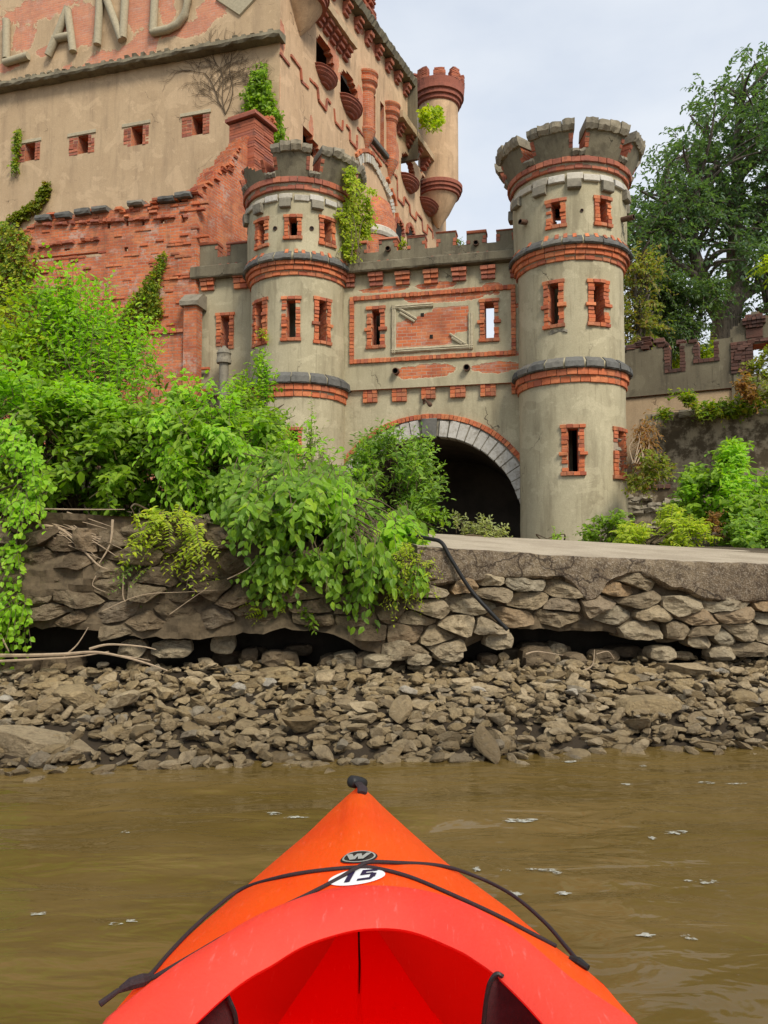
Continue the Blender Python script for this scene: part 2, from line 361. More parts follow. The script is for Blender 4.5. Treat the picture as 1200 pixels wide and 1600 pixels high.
def leafmat(name, cols, tw=.42, rough=.5, spec=.35):
    t = NT(name); r = t.island(); ob = t.n('NewGeometry').outputs['Position']
    c = t.ramp(r, [(i/(len(cols)-1), c_) for i, c_ in enumerate(cols)])
    n = t.noise(ob, 1.6, 3, .6)
    c = t.mix(t.math('MULTIPLY', t.smooth(n, .4, .65), .35), c, tuple(x*.6 for x in cols[0]))
    c = t.mix(1., c, (1.95, 1.6, 1.2), 'MULTIPLY'); tr = t.mix(1., c, (1.8, 1.9, .6), 'MULTIPLY')
    return t.done(c, rough, None, spec, 0., tr, tw)
M['leaf'] = leafmat('shrub_leaf', [(.06, .135, .012), (.10, .215, .018), (.15, .28, .024), (.08, .17, .016), (.17, .30, .028), (.05, .11, .014)])
M['leaf_deep'] = leafmat('large_shrub_leaf', [(.05, .125, .014), (.085, .19, .02), (.125, .255, .026), (.065, .15, .016), (.17, .30, .03)])
M['leaf_bright'] = leafmat('bright_vine_leaf', [(.10, .24, .014), (.15, .33, .02), (.12, .28, .016), (.20, .36, .025)])
M['leaf_yellow'] = leafmat('yellow_green_leaf', [(.16, .26, .016), (.22, .32, .02), (.13, .23, .016), (.30, .36, .03)])
M['leaf_olive'] = leafmat('narrow_olive_leaf', [(.05, .12, .022), (.09, .19, .035), (.12, .24, .045), (.16, .27, .05)])
M['leaf_grey'] = leafmat('grey_green_leaf', [(.13, .18, .10), (.19, .24, .13), (.16, .22, .11)])
M['leaf_dry'] = leafmat('dry_orange_leaf', [(.16, .085, .035), (.13, .09, .04), (.20, .12, .045), (.12, .11, .03)])
M['leaf_ivy'] = leafmat('wall_vine_leaf', [(.055, .13, .012), (.09, .17, .016), (.17, .25, .022), (.21, .23, .02)])
M['leaf_rusty'] = leafmat('yellowing_vine_leaf', [(.09, .15, .016), (.13, .175, .02), (.07, .125, .016), (.15, .12, .025)])
M['leaf_tree'] = leafmat('tree_leaf', [(.046, .10, .066), (.064, .13, .078), (.038, .086, .060), (.082, .155, .084)], .4)
M['leaf_tree2'] = leafmat('small_tree_leaf', [(.032, .075, .040), (.048, .10, .048), (.07, .125, .052)], .4)
M['leaf_autumn'] = leafmat('turning_leaf', [(.10, .17, .04), (.14, .19, .05), (.18, .14, .06), (.09, .16, .04)], .4)
M['stem'] = plain('brown_stem', (.12, .085, .05), .85, 40, .4)
M['stem_green'] = plain('green_stem', (.10, .15, .035), .7, 40, .4)
M['twig'] = plain('bleached_twig', (.40, .30, .20), .85, 30, .45)
t = NT('tree_bark'); ob = t.coord(); n1 = t.noise(t.scale(ob, (6, 6, 1.2)), 2.5, 6, .65); c = t.ramp(n1, [(.3, (.05, .042, .034)), (.6, (.16, .135, .11)), (.8, (.24, .21, .17))])
M['bark'] = t.done(c, .95, t.bump(n1, .8, .05))
t = NT('soil'); ob = t.coord(); n1 = t.noise(ob, 1.5, 7, .65); c = t.ramp(n1, [(.3, (.05, .037, .022)), (.55, (.12, .09, .055)), (.75, (.10, .12, .03))]); c = t.mix(t.smooth(t.n('SeparateXYZ', {0: t.n('NewGeometry').outputs['Position']}).outputs[2], .55, .40), c, (.040, .028, .016))
M['soil'] = t.done(c, .98, t.bump(t.noise(ob, 14, 6, .7), .8, .05))
# ================================================================== ground, water
def H(x, y):
    """height of the land"""
    wall = 5.3+.117*x
    if y < wall+.75:
        s = y-(wall-1.45)
        return lerp(s, [-30, -3, -.6, .29, .7, 1.5, 2.3], [-2.2, -1.3, -.35, -.02, .12, .29, .31])
    base = lerp(y-wall, [.7, 1.5, 3, 6, 12, 30, 60], [.4, 1.12, 1.17, 1.22, 1.3, 3.0, 3.0])
    left = 1.2*sm(-x, 1.2, 5)*sm(y-wall, 1., 6)
    right = sm(x-y*.30, .15, 1.9)*sm(y, 9., 17.)*1.1
    return base+left+right+.05*mnoise.noise((x*.9, y*.9, 0))
def axis(lim, near, fine):
    a = [0]; st = fine
    while a[-1] < lim:
        if a[-1] > near: st *= 1.35
        a.append(a[-1]+st)
    return sorted(set([-v for v in a]+a))
mb = MB(); xs = axis(500, 13, .3); ys = [v for v in axis(600, 24, .3) if v > -80]
ids = [[mb.vert((x, y, H(x, y)), (x, y)) for y in ys] for x in xs]
for i in range(len(xs)-1):
    for j in range(len(ys)-1): mb.face((ids[i][j], ids[i+1][j], ids[i+1][j+1], ids[i][j+1]))
tag(mb.build('ground', M['soil'], None, True), 'bare brown earth of the river bank and the land behind the quay', 'ground', kind='structure')

t = NT('river_water'); pos = t.n('NewGeometry').outputs['Position']
wv = t.scale(pos, (1., 2.6, 1))
a1 = t.noise(wv, 1.1, 3, .5, .4); a2 = t.noise(t.scale(pos, (1.7, 4., 1)), 2.0, 3, .45, .6)
cap = t.math('MULTIPLY', t.n('TexWave', {'Vector': t.scale(pos, (1, 1, 1)), 'Scale': 5.5, 'Distortion': 2.2, 'Detail': 3., 'Detail Scale': .7}, bands_direction='DIAGONAL').outputs['Fac'], t.smooth(t.noise(t.scale(pos, (.7, 1.2, 1)), .75, 3), .56, .70))
hh = t.math('ADD', t.math('MULTIPLY', a1, 1.), t.math('ADD', t.math('MULTIPLY', a2, .5), t.math('MULTIPLY', cap, .10)))
wc = t.mix(t.smooth(t.noise(t.scale(pos, (.6, 1.8, 1)), 1.4, 5, .6, .5), .35, .7), (.108, .071, .019), (.142, .094, .031))
b = t.n('BsdfPrincipled', {'Base Color': wc, 'Roughness': .07, 'IOR': 1.33, 'Specular IOR Level': .5, 'Normal': t.bump(hh, .45, .06)})
t.t.links.new(b.outputs[0], t.out.inputs[0]); M['water'] = t.m
mb = MB(); xs = axis(500, 6, .09); ys = [v for v in axis(500, 6, .06) if v < 6]
wz = lambda x, y: (.014*mnoise.noise((x*1.3, y*3.1, 3.3))+.007*mnoise.noise((x*3.1+5, y*6.3, 1.1)))*(1 if abs(x) < 8 and abs(y) < 8 else 0)
ids = [[mb.vert((x, y, wz(x, y)), (x, y)) for y in ys] for x in xs]
for i in range(len(xs)-1):
    for j in range(len(ys)-1): mb.face((ids[i][j], ids[i+1][j], ids[i+1][j+1], ids[i][j+1]))
tag(mb.build('water', M['water'], None, True), 'murky brown rippled river water', 'water', kind='structure')

# ================================================================== the gate: two round towers and the wall between
GA = -math.atan(.23); G = Frame(0, 17.4, GA); ZB = 1.2
def PLz(zb): return lambda u, v, d: (u, -d, v-zb)
def cylz(Rf, zb):
    def P(u, v, d):
        r = (Rf(v) if callable(Rf) else Rf)+d
        return (r*math.sin(u), -r*math.cos(u), v-zb)
    return P
BM = lambda: random.random()
def bricks_row(mb, u0, u1, v0, v1, d0, d1, P, n, gap, bev=.006, us=1., jd=.01, m=0):
    w_ = (u1-u0)/n
    for i in range(n):
        block(mb, u0+i*w_+gap/2, u0+(i+1)*w_-gap/2, v0, v1, d0, d1+random.uniform(-jd, jd), P, bev, .004, m, bu=bev*us)
def window(parent, P, u0, u1, z0, z1, us=1., cross=False, open_=.42, mats=None, proud=.026, sill=True, name='window', wild=.018, mort=True):
    """brick surround round an opening; us = u units per metre; returns the hole"""
    W = u1-u0; jw = W*(1-open_)/2; c = .077; zt, zb_ = z1-c, z0+(c if sill else 0)
    mb = MB(); mid = (z0+z1)/2
    n = max(2, int(round(W/us/.13)))
    bricks_row(mb, u0, u1, z1-c+.004, z1, -.05, proud+.02, P, n, .008*us, us=us)
    if sill: bricks_row(mb, u0, u1, z0, z0+c-.004, -.05, proud+.025, P, n, .008*us, us=us)
    k = max(2, int(round((zt-zb_)/.078))); h = (zt-zb_)/k; cr = int(k*.45)
    for i in range(k):
        a, b = zb_+i*h+.004, zb_+(i+1)*h-.004
        for s in (0, 1):
            if random.random() < .05: continue
            ex = .0; pr = proud+random.uniform(-wild*.8, wild*1.2)
            if cross and i == cr: ex = .05*us; pr += .035
            inn = random.uniform(-wild, wild)*us*.8
            if s == 0: block(mb, u0+.025*us-ex, u0+jw+inn, a, b, -.10, pr, P, .007, .004, bu=.007*us)
            else: block(mb, u1-jw+inn, u1-.025*us+ex, a, b, -.10, pr, P, .007, .004, bu=.007*us)
    o = mb.build(name, mats or M['brick'], parent)
    if mort:
        m2 = MB(); e = .02*us
        for (p, q, r_, s_) in ((u0+.03*us, u0+jw-.012*us, z0+.01, z1-.01), (u1-jw+.012*us, u1-.03*us, z0+.01, z1-.01), (u0+.01*us, u1-.01*us, z1-c+.01, z1-.01)):
            block(m2, p, q, r_, s_, -.06, proud-.022, P, .004, 0, bu=.004*us, seg=2)
        m2.build('mortar', M['mortar'], o)
    return (u0+jw, u1-jw, zb_, zt)
def pipe(parent, P, u, v, r, L_, us=1., tilt=0., m='rust', name='drain_pipe'):
    """short open pipe sticking out of a wall"""
    mb = MB(); n = 14; prof = [(r, -.12), (r, L_), (r*.78, L_), (r*.76, -.1)]
    rows = []
    for k in range(n):
        a = 2*math.pi*k/n
        rows.append([mb.vert(P(u+q*math.cos(a)*us, v+q*math.sin(a)-tilt*max(d, 0), d), (0, 0)) for q, d in prof])
    for k in range(n):
        A, B = rows[k], rows[(k+1) % n]
        for q in range(3): mb.face((A[q], B[q], B[q+1], A[q+1]), 0 if q < 2 else 1)
    c = mb.vert(P(u, v, .005))
    for k in range(n):
        mb.face((mb.vert(P(u+r*.77*math.cos(6.2832*k/n)*us, v+r*.77*math.sin(6.2832*k/n), .005)), mb.vert(P(u+r*.77*math.cos(6.2832*(k+1)/n)*us, v+r*.77*math.sin(6.2832*(k+1)/n), .005)), c), 1)
    return mb.build(name, [M[m], M['hole']], parent)

def tower(name, label, cpx, lv, wins, holes_px, R, gaps, pipes, broken=None, base=850, backs=(), expo_px=()):
    u = G.u(cpx, 600); cx, cy, _ = G.world(u, 0, 0)
    T = thing(name, label, 'tower', (cx, cy, ZB))
    th0 = math.atan2(-cx, cy)                           # angle that looks at the river
    z = lambda py, rr=R: cylhit(cpx, py, cx, cy, rr)[1]
    RU = R+.09
    RR = dict(lowbrick=R+.06, lowstone=R+.14, midbrick=R+.10, midstone=R+.17, corb=RU+.09, white=RU+.05, topbrick=RU+.09, sill=RU+.14, cap=RU+.31)
    zl = dict((k, (z(a, RR[k]), z(b, RR[k]))) for k, (a, b) in lv.items())
    # ---- openings
    cuts = {'lower': [], 'mid': [], 'upper': []}
    for (sec, x0, y0, x1, y1, cross) in wins:
        rr = RU if sec == 'upper' else R; ym = (y0+y1)/2
        ua = cylhit(x0, ym, cx, cy, rr)[0]; ub = cylhit(x1, ym, cx, cy, rr)[0]; uc = (ua+ub)/2
        xm = (x0+x1)/2
        za = cylhit(xm, y1, cx, cy, rr)[1]; zb_ = cylhit(xm, y0, cx, cy, rr)[1]
        cuts[sec].append(window(T, cylz(rr, ZB), ua, ub, za, zb_, 1/rr, cross, .44))
    for (sec, px, py, w_) in backs:
        uu, zz = cylhit(px, py, cx, cy, R-.15, True)
        for k in (-2*math.pi, 0, 2*math.pi): cuts[sec].append((uu-w_+k, uu+w_+k, zz-.32, zz+.30))
    Z0 = ZB-.5
    u0 = th0-math.pi; u1 = th0+math.pi
    wrapholes = lambda hs: [tuple([h[0]+k, h[1]+k, h[2], h[3]]) for h in hs for k in (-2*math.pi, 0, 2*math.pi) if u0 < (h[0]+h[1])/2+k < u1]
    mb = MB()
    ex = None
    def shaft(sec, rr, a, b):
        shell(mb, (u0, u1), (a, b), wrapholes(cuts[sec]), (lambda u, v, d, f=cylz(rr, ZB): f(u, v, d+.016*mnoise.noise((math.sin(u)*2.2, math.cos(u)*2.2, v*1.6+cpx))+.006*mnoise.noise((math.sin(u)*7, math.cos(u)*7, v*6)))), .27, .13, .16, wrap=True, uvs=rr)
    shaft('lower', R, Z0, zl['lowbrick'][1]-.02); shaft('mid', R, zl['lowstone'][1]-.05, zl['midbrick'][1]-.02); shaft('upper', RU, zl['midstone'][1]-.08, zl['topbrick'][0]+.03)
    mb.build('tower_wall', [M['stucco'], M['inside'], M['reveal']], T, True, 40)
    # ---- bands of dark stone over stepped brick
    for bk, stn, nb in (('lowbrick', 'lowstone', 2), ('midbrick', 'midstone', 3)):
        a, b = zl[bk][0], zl[bk][1]; nn = 36; h = (b-a)/nb
        mb = MB()
        for k in range(nb):
            off = random.uniform(0, .1)
            for i in range(nn):
                ua = off+i*2*math.pi/nn
                block(mb, ua+.006, ua+2*math.pi/nn-.006, a+k*h+.006, a+(k+1)*h-.002, -.12, .035+.045*k+random.uniform(-.006, .006), cylz(R, ZB), .008, .004, bu=.008, seg=2)
        o = mb.build('brick_band', M['brick'], T)
        mo = MB(); prismring(mo, [(a+.012, -.1), (a+.012, .01), (b-.01, .04*nb-.02), (b-.01, -.1)], 0, 2*math.pi, 48, cylz(R, ZB), caps=False); mo.build('mortar', M['mortar'], o, True)
        a, b = zl[stn]; top = .10 if stn == 'midstone' else .02; out = .06+.045*nb
        mb = MB(); nn = 19
        for i in range(nn):
            ua = i*2*math.pi/nn+random.uniform(-.02, .02); ub = (i+1)*2*math.pi/nn-.03
            prismring(mb, [(a+.004, -.1), (a+.004, out-.03), (a+.03, out), (b-.10, out-.015), (b, top), (b, -.1)], ua, ub, 5, cylz(R, ZB), rough=.006)
        mb.build('stone_band', M['bandstone'], T)
        mo = MB(); prismring(mo, [(a+.01, -.1), (a+.012, out-.05), (b-.10, out-.04), (b-.012, top-.01), (b-.01, -.1)], 0, 2*math.pi, 48, cylz(R, ZB), caps=False); mo.build('joint_mortar', M['stucco'], T, True)
    # ---- brick tips above the mid stone band
    mb = MB(); zt = zl['midstone'][1]
    for i in range(38):
        ua = i*2*math.pi/38+random.uniform(-.03, .03)
        if random.random() < .12: continue
        prismring(mb, [(zt-.06, 0), (zt-.06, .08), (zt+.05+random.uniform(-.02, .015), .01), (zt+.05, 0)], ua, ua+.062, 1, cylz(RU-.01, ZB), rough=.006)
    mb.build('brick_tips', M['brick'], T)
    # ---- pale block ring and corbels
    a, b = zl['white']; nn = 22; mb = MB(); mc = MB()
    for i in range(nn):
        ua = i*2*math.pi/nn; ub = ua+2*math.pi/nn
        dz = .03*(i % 2)
        block(mb, ua+.012+random.uniform(0, .02), ub-.012, a+dz, b+dz+random.uniform(-.01, .01), -.1, .055+random.uniform(-.01, .015), cylz(RU, ZB), .016, .01, seg=3, bu=.016)
        if i % 2:
            mc = MB(); block(mc, ua+.035, ub-.035, zl['corb'][0], a+dz-.002, -.1, .10+random.uniform(-.01, .015), cylz(RU, ZB), .018, .012, seg=2, bu=.018); mc.build('corbel', M['corbel'], T)
    mb.build('pale_block_ring', M['whitestone'], T)
    # ---- brick ring under the parapet
    a, b = zl['topbrick']; mb = MB(); nn = 44
    for k in range(2):
        off = random.uniform(0, .1)
        for i in range(nn):
            ua = off+i*2*math.pi/nn; h = (b-a)/2
            block(mb, ua+.004, ua+2*math.pi/nn-.004, a+k*h+.004, a+(k+1)*h-.004, -.12, .055+.055*k+random.uniform(-.006, .006), cylz(RU, ZB), .008, .004, seg=2, bu=.007)
    o = mb.build('brick_ring', M['brickdark'], T)
    mo = MB(); prismring(mo, [(a+.01, -.1), (a+.01, .04), (b-.008, .09), (b-.008, -.1)], 0, 2*math.pi, 48, cylz(RU, ZB), caps=False); mo.build('mortar', M['mortar'], o, True)
    # ---- flared parapet with merlons
    zp, zs, zc, zt = b, zl['sill'][0], zl['cap'][1], zl['cap'][0]
    Rp = lambda v: RU+.09+.19*(max(0, v-zp)/(zc-zp))
    gw = .088
    gh = [(th0+R_(g)-gw, th0+R_(g)+gw, zs, zc+1) for g in gaps]
    gh = [tuple([h[0]+k, h[1]+k, h[2], h[3]]) for h in gh for k in (-2*math.pi, 0, 2*math.pi)]
    gh = [h for h in gh if h[1] > u0 and h[0] < u1]
    ins = None
    if broken: ins = lambda uu, vv: vv < broken(uu-th0, vv, zs, zc)
    mb = MB(); shell(mb, (u0, u1), (zp, zc), gh, cylz(Rp, ZB), .52, .07, .06, inside=ins, wrap=True, uvs=1.4)
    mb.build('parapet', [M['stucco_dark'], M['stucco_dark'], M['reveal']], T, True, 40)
    mr = MB()
    gs = sorted((g % 360) for g in gaps)
    for i, g in enumerate(gs):
        g2 = gs[(i+1) % len(gs)]+(360 if i == len(gs)-1 else 0)
        ua, ub = th0+R_(g)+gw-.02, th0+R_(g2)-gw+.02
        um = ((ua+ub)/2-th0+math.pi) % (2*math.pi)-math.pi
        if not (broken and broken(um, zc-.01, zs, zc) < zc):
            k = 4; du = (ub-ua)/k; mb = MB()
            for q in range(k):
                dz = random.uniform(-.02, .03); dd = random.uniform(-.02, .02)
                prismring(mb, [(zc-.03+dz*.3, -.55), (zc-.03+dz*.3, .04+dd), (zc+.05+dz, .06+dd), (zt+dz, .03+dd), (zt+dz, -.54)], ua+q*du+.006, ua+(q+1)*du-.002, 4, cylz(Rp, ZB), rough=.014)
            mb.build('cap_stone', M['capstone'], T)
        uc = th0+R_(g)
        uq = (uc-th0+math.pi) % (2*math.pi)-math.pi
        if broken and broken(uq, zs+.1, zs, zc) < zs: continue
        ms_ = MB()
        for q in (-1, 0):
            prismring(ms_, [(zs-.11, -.5), (zs-.11, .03), (zs-.05, .06), (zs, .03), (zs+.01, -.5)], uc+q*gw*1.1+.006, uc+(q+1)*gw*1.1-.002, 3, cylz(Rp, ZB), rough=.014)
        ms_.build('gap_sill', M['capstone'], T)
        for s_ in (-1, 1):                              # brick quoins lining the gap
            kk = int((zc-zs-.05)/.085)
            for q in range(kk):
                if random.random() < .25: continue
                e = uc+s_*gw
                block(mr, min(e, e+s_*.05)-.003, max(e, e+s_*.05)+.003, zs+.02+q*.085, zs+.1+q*.085, -.51, .012+random.uniform(-.012, .006), cylz(Rp, ZB), .008, .004, bu=.006)
    mr.build('gap_brick', M['brickdark'], T)
    mb = MB(); prismring(mb, [(zp-.05, -1.0), (zp-.05, -.1), (zp+.02, -.1), (zp+.02, -1.0)], 0, 2*math.pi, 32, cylz(RU, ZB), caps=False); mb.build('inner_floor_or_added_cover', M['inside'], T)  # unseen slab added to stop daylight from the open top
    for (px, py, r, L_, tl) in pipes:
        uu, zz = cylhit(px, py, cx, cy, RU); pipe(T, cylz(RU, ZB), uu, zz, r, L_, 1/RU, tl)
    return T, cx, cy, th0
LVR = dict(lowbrick=(597, 575), lowstone=(574, 555), midbrick=(404, 381), midstone=(380, 365), corb=(294, 282), white=(283, 272), topbrick=(262, 244), sill=(233, 0), cap=(188, 200))
LVL = dict(lowbrick=(619, 599), lowstone=(598, 579), midbrick=(428, 405), midstone=(405, 390), corb=(323, 311), white=(312, 303), topbrick=(294, 275), sill=(266, 0), cap=(223, 233))
tR, RX, RY, RT = tower('round_tower', 'round stucco gate tower right of the arch with intact crenellated crown', 893, LVR,
    [('upper', 852, 311, 886, 357, 0), ('upper', 927, 307, 955, 354, 0), ('mid', 849, 438, 883, 513, 1), ('mid', 917, 437, 952, 510, 1),
     ('lower', 876, 663, 915, 743, 1), ('lower', 957, 668, 978, 749, 0)], [], 1.08, [-36, 9, 55, 100, 145, 190, 235, 279],
    [(822, 346, .055, .16, .25), (909, 329, .034, .02, 0), (971, 343, .055, .26, .1)], base=842, backs=[('upper', 873, 341, .14), ('mid', 877, 489, .10)])
def brk(a, v, zs, zc):
    n = .25*mnoise.noise((a*3.1, v*2.0, 4.))
    if -1.75 < a < -.62: return zs+.02+(zc-zs)*(.62*max(0, 1-abs(a+.95)/.28)-.35*max(0, (-a-1.1)))+n
    return zc+9
tL, LX, LY, LT = tower('round_tower', 'round stucco gate tower left of the arch with vine and broken crown', 466, LVL,
    [('upper', 443, 335, 473, 374, 0), ('upper', 399, 341, 421, 388, 0), ('upper', 497, 339, 524, 385, 0),
     ('mid', 439, 463, 471, 533, 0), ('mid', 396, 467, 419, 540, 0), ('mid', 489, 465, 517, 538, 1), ('lower', 445, 667, 473, 736, 1), ], [], 1.07,
    [-29, 14, 62, 105, 150, 195, 240, 290], [(430, 357, .05, .015, 0), (487, 357, .05, .015, 0)], broken=brk)
# stones blocking the broken slit in the right tower
mb = MB()
Pq = cylz(1.08, ZB)
for i in range(9):
    ua, zz = cylhit(967+random.uniform(-4, 4), 740-i*7.5, RX, RY, 1.08)
    block(mb, ua-.10, ua+.08, zz-.04, zz+.045, -.16, -.02+random.uniform(-.03, .03), Pq, .025, .015, bu=.025)
mb.build('rubble_infill', M['corbel'], tR)
# peeled plaster scar on right tower
mb = MB(); ua, zz = cylhit(872, 518, RX, RY, 1.08)
prismring(mb, [(zz-.05, -.02), (zz-.03, .02), (zz+.03, .018), (zz+.05, -.02)], ua-.17, ua+.17, 6, Pq, rough=.02)
mb.build('plaster_scar', M['corbel'], tR)

# ---- gate wall between the towers
uL, uR = G.u(466, 600), G.u(893, 600)
GW = thing('gate_wall', 'stucco gate wall with brick tablet, slit windows and wide arch between the round towers', 'gatehouse', G.world(0, 0, ZB), GA)
P0 = PLz(ZB)
zled = G.z(680, 602); zcor = G.z(680, 420)
ell = lambda lst: (lambda u_, v_: max(max(0., 1.15-.65*math.hypot((u_-a)/b, (v_-c)/d)) if math.hypot((u_-a)/b, (v_-c)/d) < 1.8 else 0. for a, c, b, d in lst))
def E(fr, lst, dd=0): 
    out = []
    for (x, y, rx, ry) in lst:
        u_, z_ = fr.uz(x, y, dd); out.append((u_, z_, abs(fr.u(x+rx, y, dd)-u_), abs(fr.z(x, y+ry, dd)-z_)))
    return ell(out)
tabl = G.rect(619, 479, 733, 541)
exw = E(G, [(663, 580, 50, 11), (775, 574, 38, 9), (700, 463, 70, 9), (600, 452, 40, 5), (680, 446, 35, 6), (768, 447, 16, 6), (790, 553, 22, 5), (805, 478, 8, 4)])
def expo_gate(u_, v_):
    e = exw(u_, v_)
    if tabl[0] < u_ < tabl[1] and tabl[2] < v_ < tabl[3]:
        k = (u_-tabl[0])/(tabl[1]-tabl[0]); q = (v_-tabl[2])/(tabl[3]-tabl[2])
        e = max(e, .95 if (q < .62+.5*k or k > .5) and not (k > .74 and q < .34-.2*(1-k)) else .35)
    return e
hw = []
wl = window(GW, P0, *G.rect(572, 479, 603, 545), 1, True, .40, wild=.02); hw.append(wl)
wr = window(GW, P0, *G.rect(748, 467, 781, 534), 1, True, .46, wild=.012); hw.append(wr)
mb = MB(); shell(mb, (uL, uR), (zled-.02, zcor), hw, P0, .42, .10, .06, expo=expo_gate)
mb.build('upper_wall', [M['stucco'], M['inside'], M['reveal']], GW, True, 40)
# lower wall with the arch
uc, zspr = G.uz(672, 838, -.1); hwA = abs(G.u(820, 800, -.1)-uc); zap = G.z(672, 682, -.1); rise = zap-zspr
def arch(u_, k=0.):
    x = (u_-uc)/(hwA+k); return zspr+(rise+k)*math.sqrt(max(0, 1-abs(x)**2.15)) if abs(x) < 1 else None
mb = MB(); N = 90; u0_, u1_ = uL, uR; LD = -.1
cols = sorted(set([u0_, u1_, uc-hwA, uc+hwA]+[uc-hwA*math.cos(math.pi*i/N) for i in range(N+1)]))
for a, b in zip(cols, cols[1:]):
    za = arch(a); zb_ = arch(b)
    za = ZB-.6 if za is None or abs(a-uc) >= hwA-1e-6 and (a+b)/2 < uc-hwA or (a+b)/2 > uc+hwA else za
    if (a+b)/2 < uc-hwA or (a+b)/2 > uc+hwA: za = zb_ = ZB-.6
    else:
        za = arch(a) or zspr; zb_ = arch(b) or zspr
    q = [(a, za), (b, zb_), (b, zled), (a, zled)]
    mb.face([mb.vert(P0(x, y, LD), (x, y)) for x, y in q], 0)
    if uc-hwA <= (a+b)/2 <= uc+hwA:                   # soffit of the tunnel
        mb.face([mb.vert(P0(x, y, d), (x, y)) for x, y, d in ((a, za, LD), (a, za, -5), (b, zb_, -5), (b, zb_, LD))], 1)
for s_ in (-1, 1):
    x = uc+s_*hwA; q = [(x, ZB-.6, LD), (x, ZB-.6, -5), (x, zspr, -5), (x, zspr, LD)]
    mb.face([mb.vert(P0(*p), (p[2], p[1])) for p in (q if s_ < 0 else q[::-1])], 1)
mb.face([mb.vert(P0(*p), (p[0], p[1])) for p in ((uc-hwA, ZB-.6, -4.6), (uc+hwA, ZB-.6, -4.6), (uc+hwA, zap+.1, -4.6), (uc-hwA, zap+.1, -4.6))], 1)
mb.face([mb.vert(P0(*p), (p[0], p[1])) for p in ((uL, zled+.02, 0), (uL, zled-.001, LD), (uR, zled-.001, LD), (uR, zled+.02, 0))], 0)
# roof and back of the gate chamber
for q in ([(uL, zled+.1, -.4), (uR, zled+.1, -.4), (uR, zled+.1, -5.4), (uL, zled+.1, -5.4)], [(uL, ZB-.5, -5.4), (uL, zled+.1, -5.4), (uR, zled+.1, -5.4), (uR, ZB-.5, -5.4)]):
    mb.face([mb.vert(P0(*p), (p[0], p[2])) for p in q], 1)
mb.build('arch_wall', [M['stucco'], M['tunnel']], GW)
# unseen block added behind the left slit to darken it
mb = MB(); block(mb, uL+.9, uL+2.5, zled, zcor+.1, -2.1, -1.2, P0, .02, 0, back=True); mb.build('slit_blocker', M['inside'], GW)
# voussoirs and brick arch ring, by arc length
mb = MB(); mk = MB(); mk2 = MB()
pts = [(uc-hwA*math.cos(math.pi*i/400), arch(uc-hwA*math.cos(math.pi*i/400)) or zspr) for i in range(401)]
ln = [0]
for p, q in zip(pts, pts[1:]): ln.append(ln[-1]+math.hypot(q[0]-p[0], q[1]-p[1]))
def along(s_):
    x = float(np.interp(s_, ln, [p[0] for p in pts])); y = float(np.interp(s_, ln, [p[1] for p in pts]))
    x2 = float(np.interp(min(s_+.05, ln[-1]), ln, [p[0] for p in pts])); y2 = float(np.interp(min(s_+.05, ln[-1]), ln, [p[1] for p in pts]))
    x1 = float(np.interp(max(s_-.05, 0), ln, [p[0] for p in pts])); y1 = float(np.interp(max(s_-.05, 0), ln, [p[1] for p in pts]))
    tx, ty = x2-x1, y2-y1; l = math.hypot(tx, ty) or 1
    return x, y, -ty/l, tx/l
def PA(s_, r, d):
    x, y, nx, ny = along(s_); return (x+nx*r, -d, y+ny*r-ZB)
vr = .37; nv = int(ln[-1]/.19)
for i in range(nv):
    a = ln[-1]*i/nv; b = ln[-1]*(i+1)/nv
    if abs((a+b)/2-ln[-1]/2) < .14: continue
    mb = MB(); block(mb, a+.011, b-.011, -.01+random.uniform(-.012, .012), vr-.01+random.uniform(-.02, .005), LD-.3, LD+.05+random.uniform(-.012, .012), PA, .014, .008, seg=2, bu=.012); mb.build('voussoir', M['voussoir'], GW)
block(mk, ln[-1]/2-.15, ln[-1]/2+.15, -.03, vr+.02, LD-.3, LD+.09, PA, .02, .006)
nb = int(ln[-1]*1.16/.085)
for i in range(nb):
    a = ln[-1]*i/nb; b = ln[-1]*(i+1)/nb
    block(mk2, a+.004, b-.004, vr+.005, vr+.115, LD-.2, LD+.075+random.uniform(-.01, .01), PA, .007, .004, bu=.006)
av = mk.build('keystone', M['bandstone'], GW); mk2.build('brick_arch_ring', M['brick'], GW)
m2 = MB(); prismring(m2, [(.01, LD-.2), (.01, LD+.022), (vr+.1, LD+.03), (vr+.1, LD-.2)], .01, ln[-1]-.01, 60, lambda s_, r, d: PA(s_, r, d)); m2.build('mortar', M['corbel'], av)
# ledge dentils
def dent(fr, P, par, x0, y0, x1, y1, d0, step, rows=3, n=3, mats=None):
    r = fr.rect(x0, y0, x1, y1, d0); mb = MB(); h = (r[3]-r[2])/rows
    for k in range(rows):
        sh = .02*(rows-1-k)*(1 if step else 0)
        nn = n if not step else 2
        bricks_row(mb, r[0]+sh*.5, r[1]-sh*.5, r[2]+k*h+.005, r[2]+(k+1)*h-.004, -.2, d0+.07+(.035*k if step else 0), P, nn, .008)
    o = mb.build('dentil', mats or M['brick'], par)
    m2 = MB(); block(m2, r[0]+.01, r[1]-.01, r[2]+.012, r[3]-.01, -.2, d0+.04, P, .004, 0); m2.build('mortar', M['mortar'], o)
for b in ((568, 609, 590, 630), (613, 607, 636, 628), (659, 604, 681, 624), (704, 602, 728, 622), (751, 601, 775, 620), (799, 598, 820, 616)): dent(G, P0, GW, *b, LD, False)
for b in ((577, 428, 600, 448), (618, 426, 642, 446), (662, 423, 686, 444), (706, 420, 730, 440), (751, 417, 775, 437), (796, 414, 818, 434), (541, 430, 556, 450)): dent(G, P0, GW, *b, 0, True, mats=M['brickdark'] if random.random() < .5 else M['brick'])
